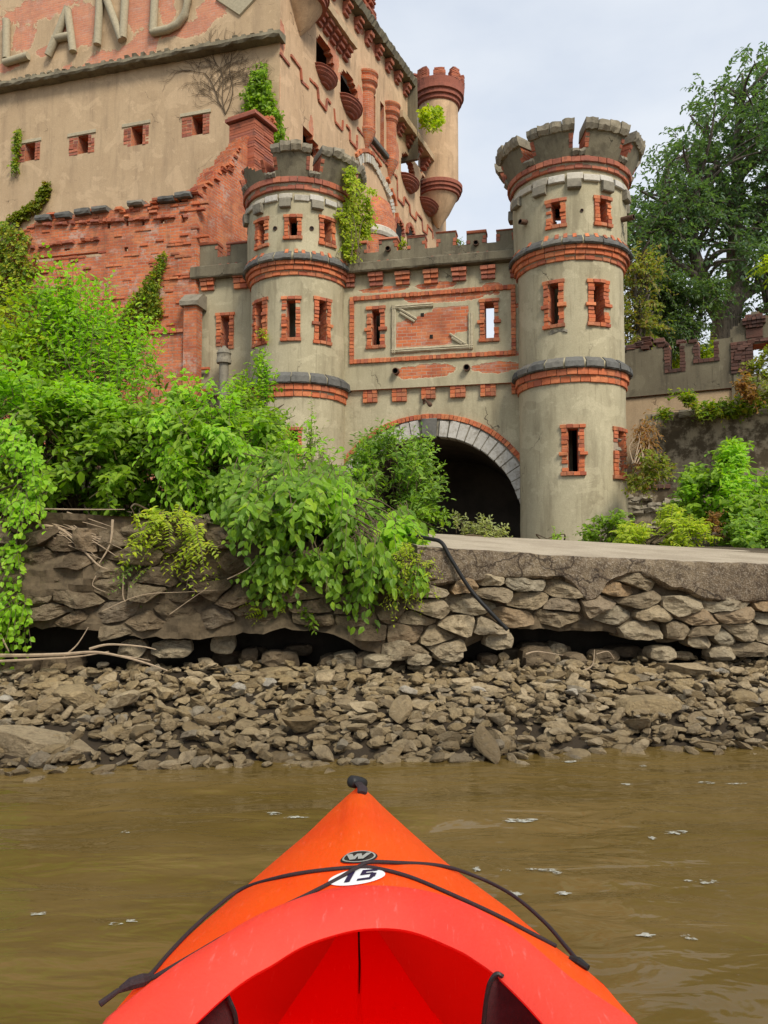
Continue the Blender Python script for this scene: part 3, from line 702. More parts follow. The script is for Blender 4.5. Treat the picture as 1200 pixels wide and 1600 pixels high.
# brick frame
fx0, fx1, fz0, fz1 = G.rect(547, 455, 806, 562); bw = .095
mb = MB()
n = int((fx1-fx0)/.085)
bricks_row(mb, fx0, fx1, fz1-bw, fz1, -.1, .05, P0, n, .007); bricks_row(mb, fx0, fx1, fz0, fz0+bw, -.1, .055, P0, n, .007)
k = int((fz1-fz0-2*bw)/.08); h = (fz1-fz0-2*bw)/k
for i in range(k):
    for a in (fx0, fx1-bw): block(mb, a, a+bw, fz0+bw+i*h+.003, fz0+bw+(i+1)*h-.003, -.1, .048+random.uniform(-.01, .01), P0, .006, .004)
o = mb.build('brick_frame', M['brick'], GW)
m2 = MB()
for q in ((fx0+.01, fx1-.01, fz1-bw+.01, fz1-.01), (fx0+.01, fx1-.01, fz0+.01, fz0+bw-.01), (fx0+.012, fx0+bw-.01, fz0+.02, fz1-.02), (fx1-bw+.01, fx1-.012, fz0+.02, fz1-.02)): block(m2, *q, -.1, .028, P0, .003, 0)
m2.build('mortar', M['mortar'], o)
# plaster tablet moulding (lower right and upper stretches have fallen away)
tx0, tx1, tz0, tz1 = G.rect(612, 473, 739, 549)
mb = MB(); mw = .105
def mould(u0, u1, z0, z1, hor):
    if hor:
        prof = [(z0, -.05), (z0, .03), (z0+.03, .055), (z0+.05, .035), (z1-.035, .05), (z1, .025), (z1, -.05)]
        prismring(mb, prof, u0, u1, 14, P0, rough=.004)
    else:
        rows = 10
        prismring(mb, [(u0, -.05), (u0, .03), (u0+.03, .055), (u0+.05, .035), (u1-.035, .05), (u1, .025), (u1, -.05)], z0, z1, rows, lambda v, u, d: P0(u, v, d), rough=.004)
mould(tx0, tx1, tz0, tz0+mw, True); mould(tx0, tx0+(tx1-tx0)*.52, tz1-mw, tz1, True); mould(tx0, tx0+mw, tz0, tz1, False); mould(tx1-mw, tx1, tz0, tz0+(tz1-tz0)*.72, False)
for (x0, y0, x1, y1) in ((623, 482, 651, 499), (625, 489, 648, 503), (703, 522, 727, 538), (706, 528, 722, 538)):
    a = G.uz(x0, y0); b = G.uz(x1, y1)
    tube(mb, [P0(a[0], a[1], .02), P0((a[0]+b[0])/2, (a[1]+b[1])/2, .03), P0(b[0], b[1], .02)], .028, 6)
mb.build('tablet_moulding', M['moulding'], GW)
mb = MB()
for (x, y) in ((660, 492), (674, 526)):
    a, z_ = G.uz(x, y); block(mb, a-.035, a+.035, z_-.04, z_+.04, -.05, .012, P0, .004, .002)
mb.build('socket_hole', M['hole'], GW)
for (x, y) in ((619.5, 580.5), (730, 575)):
    a, z_ = G.uz(x, y); pipe(GW, P0, a, z_, .072, .13, 1, .1)
# cornice and parapet
def crenel(par, P, fr, u0, u1, zc0, zc1, zgap, merlons, proj, tops, base_d, m2='stucco_dark', tips=True):
    mb = MB()
    prismring(mb, [(zc0, -.3), (zc0, proj-.02), (zc0+.03, proj), (zc1-.03, proj-.005), (zc1, proj-.05), (zc1, -.3)], u0, u1, max(6, int((u1-u0)/.12)), P, rough=.006)
    mb.build('cornice', M['stucco_dark'], par)
    mb = MB(); top = max(tops)
    edges = []
    holes = []
    last = u0
    for (a, b), tp in zip(merlons, tops):
        if a > last: holes.append((last, a, zgap+random.uniform(-.02, .02), top+1))
        holes.append((a, b, tp, top+1)); last = b
        edges.append((a, b, tp))
    if last < u1: holes.append((last, u1, zgap, top+1))
    shell(mb, (u0, u1), (zc1, top), holes, lambda u, v, d: P(u, v, d+base_d), .30, .1, .08, mats=(0, 0, 1))
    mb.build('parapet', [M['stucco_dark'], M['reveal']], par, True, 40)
    mb = MB()
    for a, b, tp in edges:
        k = int((tp-zgap)/.085)
        for e, s_ in ((a, 1), (b, -1)):
            if not (u0+.05 < e < u1-.05): continue
            for q in range(k):
                if random.random() < .2: continue
                x0, x1 = sorted((e-s_*.008, e+s_*random.uniform(.04, .09)))
                block(mb, x0, x1, zgap+.004+q*.085, zgap+.08+q*.085, -.25, base_d+.014+random.uniform(-.008, .008), P, .006, .004)
        block(mb, a-.01, b+.01, tp-.004, tp+.035+random.uniform(0, .02), -.28, base_d+.03, P, .015, .012, seg=4, back=True)
    if tips:
        u = u0+.05
        while u < u1:
            if random.random() < .8: block(mb, u, u+.055, zc1-.01, zc1+.055+random.uniform(-.015, .01), -.1, base_d+.05, P, .012, .008)
            u += .2
    mb.build('parapet_brick', M['brickdark'], par)
zc0, zc1 = G.z(680, 420), G.z(680, 404.5); zg = G.z(680, 386)
ms_px = [(552, 573, 381), (592, 620, 374), (637, 664, 371), (682, 712, 363), (729, 759, 364), (776, 806, 360)]
crenel(GW, P0, G, uL+.6, uR-.7, zc0, zc1, zg, [(G.u(a, 380), G.u(b, 380)) for a, b, c in ms_px], .22, [G.z((a+b)/2, c) for a, b, c in ms_px], .0)
for (x, y) in ((607, 390), (744, 381)):
    a, z_ = G.uz(x, y); pipe(GW, P0, a, z_, .06, .08, 1)
mb = MB(); a, z_ = G.uz(751, 362); tube(mb, [P0(a, z_-.1, -.1), P0(a, z_+.07, -.1)], .03, 8); mb.build('vent_stub', M['rust'], GW)
# rusty lamp bracket over the arch
mb = MB(); a, z_ = G.uz(662, 626, 0)
tube(mb, spline([P0(a, z_+.02, LD), P0(a+.02, z_+.04, LD+.10), P0(a+.07, z_-.02, LD+.22), P0(a+.14, z_-.10, LD+.3)], 4), .022, 8)
tube(mb, [P0(a+.12, z_-.07, LD+.28), P0(a+.16, z_-.12, LD+.32), P0(a+.19, z_-.16, LD+.35), P0(a+.2, z_-.175, LD+.36)], [.03, .05, .045, .02], 10)
tube(mb, [P0(a-.01, z_+.06, LD), P0(a-.01, z_-.05, LD)], .03, 6)
mb.build('lamp_bracket', M['rust'], GW)

# ---- wing wall left of the left tower
wu0, wu1 = G.u(306, 500), G.u(466, 500)
WW = thing('wing_wall', 'narrow stucco wing wall with one slit window left of the vine-clad tower', 'wall', G.world((wu0+wu1)/2, 0, ZB), GA)
du = (wu0+wu1)/2; PW = lambda u, v, d: (u-du, -d, v-ZB)
hw = [window(WW, PW, *G.rect(337, 489, 367, 546), 1, False, .42, sill=False)]
zb_ = G.z(350, 617); zc0, zc1 = G.z(345, 436), G.z(345, 417)
mb = MB(); shell(mb, (wu0, wu1), (zb_, zc0), hw, PW, .4, .1); 
mb.build('wall_face', [M['stucco'], M['inside'], M['reveal']], WW, True, 40)
mb = MB(); shell(mb, (wu0+.02, wu1), (ZB-.4, zb_), [], lambda u, v, d: PW(u, v, d-.08), .3, .2); mb.build('wall_foot', [M['stucco_dark'], M['inside'], M['reveal']], WW)
zg = G.z(340, 401)
crenel(WW, PW, G, G.u(303, 425), wu1-.7, zc0, zc1, zg, [(G.u(308, 395), G.u(340, 395)), (G.u(355, 395), G.u(396, 395))], .2, [G.z(325, 382), G.z(375, 381)], 0)
for b in ((315, 435, 337, 455), (366, 428, 389, 452)): dent(G, PW, WW, *b, 0, True)
# capped pipe in front of the wing wall
pu, pz = G.uz(350, 560, .35); X, Y, _ = G.world(pu, .35, 0)
VP = thing('vent_pipe', 'weathered vertical pipe with a domed collar below the wing wall window', 'pipe', (X, Y, 2.6))
mb = MB()
zz = lambda py: G.z(347, py, .35)-2.6
def lathe(mb, prof, n=20, c=(0, 0), m=0, a0=0, a1=2*math.pi):
    rows = []
    for i in range(n+1):
        a = a0+(a1-a0)*i/n
        rows.append([mb.vert((c[0]+r*math.sin(a), c[1]-r*math.cos(a), z), (a, z)) for r, z in prof])
    for r0, r1 in zip(rows, rows[1:]):
        for k in range(len(prof)-1): mb.face((r0[k], r1[k], r1[k+1], r0[k+1]), m)
r = .105
lathe(mb, [(r, -1.6), (r, zz(568)), (r+.06, zz(568)), (r+.065, zz(562)), (r+.05, zz(561)), (r+.05, zz(554)), (r+.065, zz(553)), (r+.02, zz(547)), (.05, zz(543)), (.045, zz(541)), (0, zz(541))])
mb.build('pipe', M['corbel'], VP, True, 50)
# ================================================================== the warehouse behind the gate
CX, CY = -2.88, 21.3
BL = Frame(CX, CY, -math.atan(.30)); BR = Frame(CX, CY, R_(67.5))
WH = thing('warehouse', 'huge roofless stucco warehouse with raised letters and zigzag brick trim behind the gate', 'building', (CX, CY, 1.))
def PF(fr, ox, oy, oz):
    def P(u, v, d):
        x, y, z = fr.world(u, d, v); return (x-ox, y-oy, z-oz)
    return P
PBL, PBR = PF(BL, CX, CY, 1.), PF(BR, CX, CY, 1.)
TOPZ = 23.5
# ---- river face: small square windows, projecting course, raised letters
wins = [(28, 217, 64, 252, 39, 55), (107, 205, 149, 241, 122, 138), (192, 190, 234, 228, 205, 223), (283, 173, 329, 212, 300, 317)]
hol = []
for (x0, y0, x1, y1, a, b) in wins:
    u0, u1, z0, z1 = BL.rect(x0, y0, x1, y1); ua, ub = BL.u(a, (y0+y1)/2), BL.u(b, (y0+y1)/2)
    hol.append((ua, ub, z0+.02, z1-.14))
    mb = MB(); k = 6; h = (z1-z0-.16)/k
    for i in range(k):
        for (p, q) in ((u0+.03, ua), (ub, u1-.03)):
            n = 2
            bricks_row(mb, p, q, z0+i*h+.006, z0+(i+1)*h-.004, -.1, .012, PBL, n, .012, jd=.012)
    for e in (ua, ub): pass
    block(mb, u0-.02, u1+.02, z1-.13, z1-.02, -.1, .03, PBL, .01, .006, 1, seg=4)
    mb.build('window', [M['brickdark'], M['moulding']], WH)
ul = BL.u(-420, 200)
exL = E(BL, [(60, 15, 62, 18), (128, 40, 26, 36), (35, 60, 20, 20), (70, 80, 16, 8), (218, 20, 22, 32), (165, 95, 32, 16), (225, 72, 22, 30), (105, 108, 10, 8), (300, 45, 30, 13), (330, 15, 24, 20), (270, 50, 18, 7), (10, 105, 20, 8), (200, 85, 30, 14), (262, 10, 14, 30), (-60, 60, 60, 50)])
mb = MB(); shell(mb, (ul, 0), (1, TOPZ), hol, PBL, .6, .20, .16, expo=exL)
mb.build('river_wall', [M['stucco_tan'], M['inside'], M['reveal']], WH, True, 40)
za, zb_ = BL.z(0, 146), BL.z(428, 68)
mb = MB()
prismring(mb, [(za-.02, -.1), (za-.02, .30), (za+.04, .34), (za+.15, .30), (za+.22, .05), (za+.22, -.1)], ul, .12, 120, lambda u, v, d: PBL(u, v+(zb_-za)*(u-BL.u(0, 146))/(0-BL.u(0, 146)), d), rough=.02)
mb.build('string_course', M['stucco_dark'], WH)
mb = MB(); u = ul
zc = lambda u: za+(zb_-za)*(u-BL.u(0, 146))/(0-BL.u(0, 146))
while u < -.2:
    if random.random() < .85: block(mb, u, u+.11, zc(u)+.2, zc(u)+.34+random.uniform(-.04, .03), -.1, .16, PBL, .03, .02)
    u += .27
mb.build('course_studs', M['stucco_dark'], WH)
def stroke(pts, r=.125):
    mb_ = MB(); tube(mb_, [PBL(*BL.uz(x, y, .1), .1) for x, y in pts], r, 12); return mb_
def letter(strokes):
    mb_ = MB()
    for pts in strokes: tube(mb_, [PBL(*BL.uz(x, y, .1), .1) for x, y in pts], .115, 12)
    mb_.build('raised_letter', M['moulding'], WH, True, 50)
letter([[(10, 31), (10, 92)], [(7, 98), (44, 87)]])
letter([[(106, 12), (92, 48), (75, 87)], [(105, 14), (110, 48), (114, 81)], [(84, 61), (113, 55)]])
letter([[(157, -20), (152, 70)], [(161, -16), (175, 22), (190, 63)], [(197, -30), (192, 60)]])
letter([[(244, -44), (239, 51)], [(237, 51), (262, 46), (278, 38), (289, 22), (294, 0), (292, -25), (283, -42), (268, -50), (243, -46)]])
# plaster diamond to the right of the word
u0, z0 = BL.uz(376, -8); mb = MB()
c = [mb.vert(PBL(u0+a, z0+b, .06)) for a, b in ((0, -.62), (.75, 0), (0, .62), (-.75, 0))]; c2 = [mb.vert(PBL(u0+a, z0+b, -.02)) for a, b in ((0, -.66), (.8, 0), (0, .66), (-.8, 0))]
mb.face(c)
for i in range(4): mb.face((c2[i], c2[(i+1) % 4], c[(i+1) % 4], c[i]))
mb.build('plaster_diamond', M['moulding'], WH)
# ---- side face
pR = lambda x, y, d=0: BR.uz(x, y, d)
ue = BR.u(697, 370)
ea, eb = pR(545, 0), pR(637, 128)
etop = lambda u: eb[1]+(ea[1]-eb[1])*(eb[0]-u)/(eb[0]-ea[0]) if u < eb[0] else eb[1]-2.9
def op(x0, x1, yt, yb): return (BR.u(x0, (yt+yb)/2), BR.u(x1, (yt+yb)/2), BR.z(x0, yb), BR.z(x0, yt))
W1, W2, W3, W4 = op(493.5, 522, 44, 97), op(532, 560, 98, 144), op(627, 648, 228, 268), op(656, 677, 264, 306)
S1, S2, W0 = op(577, 587, 140, 211), op(594.5, 600, 160, 226), op(474, 499, 194, 230)
def inR(u, v):
    if v > etop(u)+.12*mnoise.noise((u*3, 1, 0)): return False
    for (a, b, c, d) in (W1, W2, W3, W4):
        if a < u < b and c < v < d and v > d-(b-a)*.5*(1-((u-(a+b)/2)/((b-a)/2))**2*0)-0: 
            pass
    for i, (a, b, c, d) in enumerate((W1, W2, W3, W4)):
        r = (b-a)/2; m = (a+b)/2; k = .75
        if a < u < b and c < v < d-r*k*(1-math.sqrt(max(0, 1-((u-m)/r)**2))): return False
    for (a, b, c, d) in (S1, S2):
        if a < u < b and c < v < d: return False
    a, b, c, d = W0
    if a < u < b and c < v < d-abs((u-a-.3)/(b-a))*(d-c)*.5: return False
    return True
exR = E(BR, [(440, 60, 6, 30), (434, 130, 4, 40), (433, 30, 4, 60), (520, 90, 10, 26), (562, 150, 6, 16), (620, 243, 4, 22), (665, 258, 6, 8), (486, 200, 4, 20), (640, 215, 10, 7), (575, 10, 10, 12), (617, 105, 8, 12), (585, 70, 6, 16), (525, 25, 10, 8), (683, 165, 5, 10), (540, 130, 14, 10), (560, 40, 8, 10)])
mb = MB(); shell(mb, (0, ue), (1, TOPZ+1), [], PBR, .24, .09, .11, inside=inR, expo=exR)
mb.build('side_wall', [M['stucco_peach'], M['inside'], M['reveal']], WH, True, 40)
mb = MB()                                              # dark shell: back walls, plus lids added to keep the openings dark
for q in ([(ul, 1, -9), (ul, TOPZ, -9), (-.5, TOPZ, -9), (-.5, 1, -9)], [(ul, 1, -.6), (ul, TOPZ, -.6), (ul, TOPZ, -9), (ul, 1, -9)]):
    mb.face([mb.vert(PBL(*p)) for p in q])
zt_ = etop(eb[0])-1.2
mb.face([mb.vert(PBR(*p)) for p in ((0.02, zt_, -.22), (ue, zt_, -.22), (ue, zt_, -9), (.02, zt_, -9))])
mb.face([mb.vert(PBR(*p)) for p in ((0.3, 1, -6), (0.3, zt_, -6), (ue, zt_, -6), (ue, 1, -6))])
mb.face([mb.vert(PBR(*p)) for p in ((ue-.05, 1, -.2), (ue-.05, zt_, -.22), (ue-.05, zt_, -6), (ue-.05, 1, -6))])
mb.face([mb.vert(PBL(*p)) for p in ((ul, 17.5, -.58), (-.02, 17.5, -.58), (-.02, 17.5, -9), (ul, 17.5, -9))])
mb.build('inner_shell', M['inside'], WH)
def halflathe(mb, P, uc, prof, n=14, m=0, sq=1.):
    rows = []
    for i in range(n+1):
        a = math.pi*(i/n-.5)
        rows.append([mb.vert(P(uc+r*math.sin(a), z, r*math.cos(a)*sq), (a*r, z)) for r, z in prof])
    for r0, r1 in zip(rows, rows[1:]):
        for k in range(len(prof)-1): mb.face((r0[k], r1[k], r1[k+1], r0[k+1]), m)
def oriel(W_, ybot, x):
    uc = (W_[0]+W_[1])/2-.05; r = (W_[1]-W_[0])/2+.02; z1 = W_[2]; z0 = BR.z(x, ybot)
    prof = []; k = 5
    for i in range(k):
        f = (i+1)/k; rr = r*(math.sin(f*math.pi/2)**.8); a = z0+(z1-z0)*i/k; b = z0+(z1-z0)*(i+1)/k
        prof += [(rr*.9, a), (rr, a+.03), (rr, b-.05), (rr*.93, b-.045)]
    mb = MB(); halflathe(mb, PBR, uc, [(0.02, z0)]+prof+[(0, z1)], sq=.55); mb.build('oriel_base', M['brickdark'], WH)
oriel(W1, 131, 503); oriel(W2, 180, 543); oriel(W3, 299, 637); oriel(W4, 332, 664)
def column(x, w, yt, yb, fl):
    uc = BR.u(x, (yt+yb)/2); z1, z0 = BR.z(x, yt), BR.z(x, yb); r = .27
    prof = [(.03, z0-.7), (r*.8, z0-.35), (r*1.25, z0-.05), (r*1.25, z0), (r, z0+.05), (r, z1-.7), (r*1.25, z1-.6), (r*1.25, z1-.5), (r*1.1, z1-.48), (r*1.5, z1-.35), (r*1.5, z1-.2), (r*1.3, z1-.18), (r*1.6, z1-.05), (r*1.6, z1), (0, z1+.02)]
    mb = MB(); halflathe(mb, PBR, uc, prof); mb.build('half_column', M['reveal'], WH)
column(572, 18, 118, 205, 0); column(608, 18, 167, 252, 0)
mb = MB(); a = S1[0]-.1; block(mb, a, S2[1]+.1, S1[2]-.18, S1[2]-.02, 0, .16, PBR, .03, .01, seg=3); mb.build('balcony_stub', M['bandstone'], WH)
# long slabs on brick corbels
for (xa, ya, xb, yb, dd, nc) in ((498, -8, 558.5, 76, .38, 6), (630, 188, 681, 249, .38, 4)):
    A, B = pR(xa, ya, dd), pR(xb, yb, dd); z = (A[1]+B[1])/2; ua, ub = A[0], B[0]
    mb = MB(); prismring(mb, [(z, -.1), (z, dd), (z+.25, dd), (z+.28, -.1)], ua, ub, 20, PBR, rough=.01); mb.build('stone_ledge', M['stucco_tan'], WH)
    for i in range(nc):
        mb = MB(); u = ua+(ub-ua)*(i+.5)/nc
        for k in range(3): block(mb, u-.15, u+.15, z-.42+k*.14, z-.29+k*.14, -.1, .10+.09*k, PBR, .012, .006)
        mb.build('brick_corbel', M['brickdark'], WH)
mb = MB(); prismring(mb, [(-.28, -.6), (-.28, .35), (-.05, .42), (0, .40), (0.02, -.6)], -.3, eb[0]+.2, 90, lambda u, v, d: PBR(u, etop(u)+v, d), rough=.03); mb.build('eave', M['stucco_dark'], WH)
u = .2
while u < eb[0]:
    mb = MB()
    for k in range(3): block(mb, u, u+.3, etop(u)-.75+k*.14, etop(u)-.62+k*.14, -.1, .1+.08*k, PBR, .012, .01)
    mb.build('eave_corbel', M['brickdark'], WH); u += random.uniform(.8, 1.0)
u, z = pR(578, 12, .2); mb = MB()
for i in range(26): block(mb, u-.5+random.random()*.9, u-.2+random.random()*.9, etop(u)+.0+i*.045, etop(u)+.12+i*.045, -.5, .15+random.uniform(-.1, .1), PBR, .02, .02)
mb.build('broken_parapet', M['brickdark'], WH)
# zigzag brick trim
def trim(pts, w=.075, d=.045, mats='brickdark'):
    mb = MB(); Q = [BR.uz(x, y) for x, y in pts]
    for (a, b), (c, e) in zip(Q, Q[1:]):
        l = math.hypot(c-a, e-b); n = max(1, int(l/.22)); nx, ny = -(e-b)/l*w/2, (c-a)/l*w/2
        for i in range(n):
            f0, f1 = i/n, (i+1)/n-.03
            p = (a+(c-a)*f0, b+(e-b)*f0); q = (a+(c-a)*f1, b+(e-b)*f1)
            if random.random() < .04: continue
            vs = [mb.vert(PBR(x, y, dd)) for dd in (0, d+random.uniform(-.015, .015)) for x, y in ((p[0]-nx, p[1]-ny), (q[0]-nx, q[1]-ny), (q[0]+nx, q[1]+ny), (p[0]+nx, p[1]+ny))]
            for k in range(4): mb.face((vs[k], vs[(k+1) % 4], vs[4+(k+1) % 4], vs[4+k]))
            mb.face((vs[4], vs[5], vs[6], vs[7]))
    mb.build('brick_trim', M[mats], WH)
cv = lambda L_: [(x/3+380, y/3) for x, y in L_]
trim(cv([(170, 250), (215, 310), (220, 260), (265, 320), (270, 380), (305, 415), (310, 370), (345, 410), (350, 470), (385, 520), (390, 465), (425, 510), (430, 575), (462, 612), (465, 565), (497, 610), (498, 660), (530, 697), (533, 600), (590, 672), (640, 735), (720, 835), (722, 930), (750, 965), (752, 925), (776, 958), (780, 1000), (808, 1035), (810, 995), (836, 1030), (840, 1080), (860, 1098), (862, 1055), (885, 1085), (888, 1120)]))
hood = cv([(525, 730), (545, 708), (575, 705), (605, 730), (640, 780), (670, 835), (690, 885), (705, 940), (714, 1000), (718, 1050)])
trim(hood, .12, .1, 'brick')
inn = cv([(540, 790), (552, 765), (575, 760), (600, 780), (625, 815), (650, 862), (668, 905), (682, 950), (690, 1000)])
mb = MB(); Q0 = [BR.uz(x, y) for x, y in cv([(527, 742), (547, 722), (575, 722), (602, 744), (633, 792), (660, 842), (682, 892), (697, 945), (705, 1000)])]; Q1 = [BR.uz(x, y) for x, y in inn]
def pi_(Q, f): return tuple(float(np.interp(f, np.linspace(0, 1, len(Q)), [q[k] for q in Q])) for k in (0, 1))
for i in range(26):
    f0, f1 = i/26+.003, (i+1)/26-.006
    if random.random() < .1: continue
    vs = [mb.vert(PBR(*p, dd)) for dd in (0, .08+random.uniform(-.04, .05)) for p in (pi_(Q1, f0), pi_(Q1, f1), pi_(Q0, f1), pi_(Q0, f0))]
    for k in range(4): mb.face((vs[k], vs[(k+1) % 4], vs[4+(k+1) % 4], vs[4+k]))
    mb.face((vs[4], vs[5], vs[6], vs[7]))
mb.build('arch_stones', M['whitestone'], WH)
# brick half dome bay and little arches low on the side wall
uc, z0 = pR(592, 372); zt = BR.z(592, 306)
mb = MB(); halflathe(mb, PBR, uc, [(.95, z0-3), (.95, z0), (.88, z0+(zt-z0)*.45), (.62, z0+(zt-z0)*.8), (.05, zt)], 18, sq=.6); mb.build('brick_bay', M['reveal'], WH)
mb = MB()
halflathe(mb, PBR, uc, [(.98, z0-.2), (1.05, z0-.1), (1.05, z0+.08), (.95, z0+.14)], 20, sq=.62)
mb.build('bay_coping', M['whitestone'], WH)
for (x, y, r) in ((622, 362, .45), (640, 368, .4)):
    u, z = pR(x, y); mb = MB()
    for i in range(11):
        a = math.pi*i/10; block(mb, u+r*math.cos(a)-.07, u+r*math.cos(a)+.07, z+r*math.sin(a)-.06, z+r*math.sin(a)+.06, -.1, .1, PBR, .01, .01)
    mb.build('small_brick_arch', M['brickdark'], WH)
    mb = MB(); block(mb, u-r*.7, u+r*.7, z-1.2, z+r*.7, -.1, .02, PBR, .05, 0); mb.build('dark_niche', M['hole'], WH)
# bartizan on the near corner of the side wall, turret on the far one
uc = BR.u(469, 20); mb = MB(); zb2 = BR.z(469, 57); zr = BR.z(469, 14); r = .72
halflathe(mb, PBR, uc, [(.02, zb2), (r*.45, zb2+(zr-zb2)*.4), (r*.9, zr)], 16)
halflathe(mb, PBR, uc, [(r, zr+.5), (r, zr+4)], 16)
o = mb.build('bartizan', M['stucco_peach'], WH, True, 50)
mb = MB(); halflathe(mb, PBR, uc, [(r*.9, zr), (r*1.05, zr+.02), (r*1.05, zr+.13), (r*1.12, zr+.14), (r*1.12, zr+.27), (r*1.2, zr+.28), (r*1.2, zr+.42), (r, zr+.5)], 18); mb.build('brick_ring', M['brickdark'], o)
tu = BR.u(676, 250); TX, TY, _ = BR.world(tu, .25, 0)
TZ = lambda py, rr=.8: at(677, py, TY-rr)[2]
TT = WH
rt = .86
mb = MB(); Pt = lambda u, v, d: (TX-CX+d*math.sin(u), TY-CY-d*math.cos(u), v-1.)
def full(prof, n=32): 
    rows = [[mb.vert(Pt(2*math.pi*i/n, z, r), (2*math.pi*i/n*.8, z)) for r, z in prof] for i in range(n+1)]
    for r0, r1 in zip(rows, rows[1:]):
        for k in range(len(prof)-1): mb.face((r0[k], r1[k], r1[k+1], r0[k+1]))
full([(.05, TZ(345)), (rt*.55, TZ(322)), (rt*.95, TZ(297)), (rt, TZ(284)), (rt, TZ(150))]); o = mb.build('turret', M['stucco_peach'], WH, True, 50)
mb = MB(); full([(rt*.95, TZ(297)), (rt*1.05, TZ(296)), (rt*1.05, TZ(291)), (rt*1.14, TZ(290.5)), (rt*1.14, TZ(286)), (rt*1.2, TZ(285.5)), (rt*1.2, TZ(280)), (rt, TZ(277))]); mb.build('lower_brick_ring', M['brickdark'], o)
mb = MB(); full([(rt, TZ(155)), (rt*1.1, TZ(153)), (rt*1.1, TZ(148)), (rt*1.2, TZ(147)), (rt*1.2, TZ(141)), (rt*1.3, TZ(140)), (rt*1.3, TZ(134)), (rt*1.33, TZ(124)), (rt*1.05, TZ(124)), (0, TZ(126))]); mb.build('upper_brick_ring', M['brickdark'], o)
mb = MB()
for i in range(9):
    a = i*2*math.pi/9; h = TZ(random.choice((105, 107, 112)))
    k = 6
    for q in range(k): 
        za_, zb3 = TZ(124)+(h-TZ(124))*q/k, TZ(124)+(h-TZ(124))*(q+1)/k-.01
        sh = random.uniform(0, .08)*(q > 3)
        prismring(mb, [(za_, rt*1.0), (za_, rt*1.33), (zb3, rt*1.33), (zb3, rt*1.0)], a-.24+sh, a+.22-sh, 3, lambda u, v, d: Pt(u, v, d), rough=.012)
mb.build('merlon', M['brickdark'], o)
for (px, py, tl) in ((713, 168, .2), (705, 318, .2), (700, 290, .1)):
    mb = MB(); p = at(px-9, py, TY); q = at(px, py+2, TY-.2); tube(mb, [(p[0]-CX, p[1]-CY, p[2]-1), (q[0]-CX, q[1]-CY, q[2]-1)], .085, 10); mb.build('drain_pipe', M['rust'], WH)

# ================================================================== ruined brick wall in front of the warehouse
RA, RB_ = G.u(305, 500, .12), G.u(-330, 500, .12)
cxr, cyr, _ = G.world(RA, .12, 0)
R1 = Frame(cxr, cyr, GA); R2 = Frame(cxr, cyr, R_(62))
RW = thing('ruined_brick_wall', 'ragged orange brick wall stripped of its plaster, overgrown at its left end', 'wall', (cxr, cyr, 1.))
P1, P2 = PF(R1, cxr, cyr, 1.), PF(R2, cxr, cyr, 1.)
tp = [R1.uz(x, y) for x, y in ((-330, 470), (0, 388), (48, 352), (62, 342), (120, 336), (150, 331), (200, 326), (240, 320), (262, 312), (305, 303))]
def top1(u): return float(np.interp(u, [p[0] for p in tp], [p[1] for p in tp]))+.10*mnoise.noise((u*2.3, 7, 0))+.06*mnoise.noise((u*9, 3, 0))
hol = [R1.rect(a, b, a+w_, b+h_) for a, b, w_, h_ in ((52, 398, 106, 7), (194, 386, 6, 7), (251, 338, 6, 11), (283, 336, 7, 12), (197, 344, 5, 9), (222, 344, 4, 8), (168, 349, 5, 8), (232, 322, 12, 8), (100, 388, 9, 4))]
mb = MB(); shell(mb, (RB_-R1.s*0, 0), (1, 9.5), hol, P1, .12, .11, .075, inside=lambda u, v: v < top1(u))
mb.face([mb.vert(P1(*p), (p[0], p[1])) for p in ((RB_, 1, -.35), (0, 1, -.35), (0, 7.8, -.35), (RB_, 6.4, -.35))], 0)
mb.build('brick_face', [M['brickwall'], M['brickwall'], M['reveal']], RW)
tp2 = [R2.uz(x, y) for x, y in ((305, 303), (323, 288), (343, 263), (357, 251), (373, 233), (387, 212), (400, 193), (428, 186))]
def top2(u): return float(np.interp(u, [p[0] for p in tp2], [p[1] for p in tp2]))+.12*mnoise.noise((u*3.3, 2, 5))
e2 = tp2[-1][0]
mb = MB(); shell(mb, (0.004, e2), (1, 12.5), [], P2, .5, .11, .075, inside=lambda u, v: v < top2(u))
mb.build('return_face', [M['brickwall'], M['brickwall'], M['reveal']], RW)
mb = MB(); ms_ = MB()
for i in range(190):
    if random.random() < .55: u = random.uniform(RB_*.55, 0); t_ = top1(u); P = P1
    else: u = random.uniform(0, e2); t_ = top2(u); P = P2
    z = t_+random.uniform(-.25, .05); l = random.uniform(.08, .2)
    block(mb, u, u+l, z, z+.07, -.3, random.uniform(-.08, .10), P, .012, .015, back=True)
for i in range(260):                                     # stepped and proud bricks scattered over the face
    u = random.uniform(RB_*.5, -.05); z = random.uniform(3.5, top1(u)); z = 1+round((z-1)/.073)*.073
    n = random.choice((1, 1, 2, 3))
    for k in range(n): block(mb, u+k*.215, u+.20+k*.215, z+.006, z+.066, -.05, random.uniform(.012, .05), P1, .008, .004)
mb.build('loose_bricks', M['brick'], RW)['kind'] = 'stuff'
for (x0, x1, y, P, fr) in ((121, 231, 331, P1, R1), (251, 303, 308, P1, R1), (60, 122, 343, P1, R1)):
    u0, z0 = fr.uz(x0, y+3); u1, z1 = fr.uz(x1, y-7 if x1 > 240 else y-5)
    k = int((u1-u0)/.4)
    for q in range(k):
        a = u0+(u1-u0)*q/k; zz_ = top1(a+.2)-.06
        if random.random() < .12: continue
        prismring(ms_, [(zz_, -.3), (zz_, .13), (zz_+.05, .16), (zz_+.12, .14), (zz_+.13, -.3)], a, a+.4-.004, 3, P, rough=.012)
ms_.build('ledge_slab', M['bandstone'], RW)
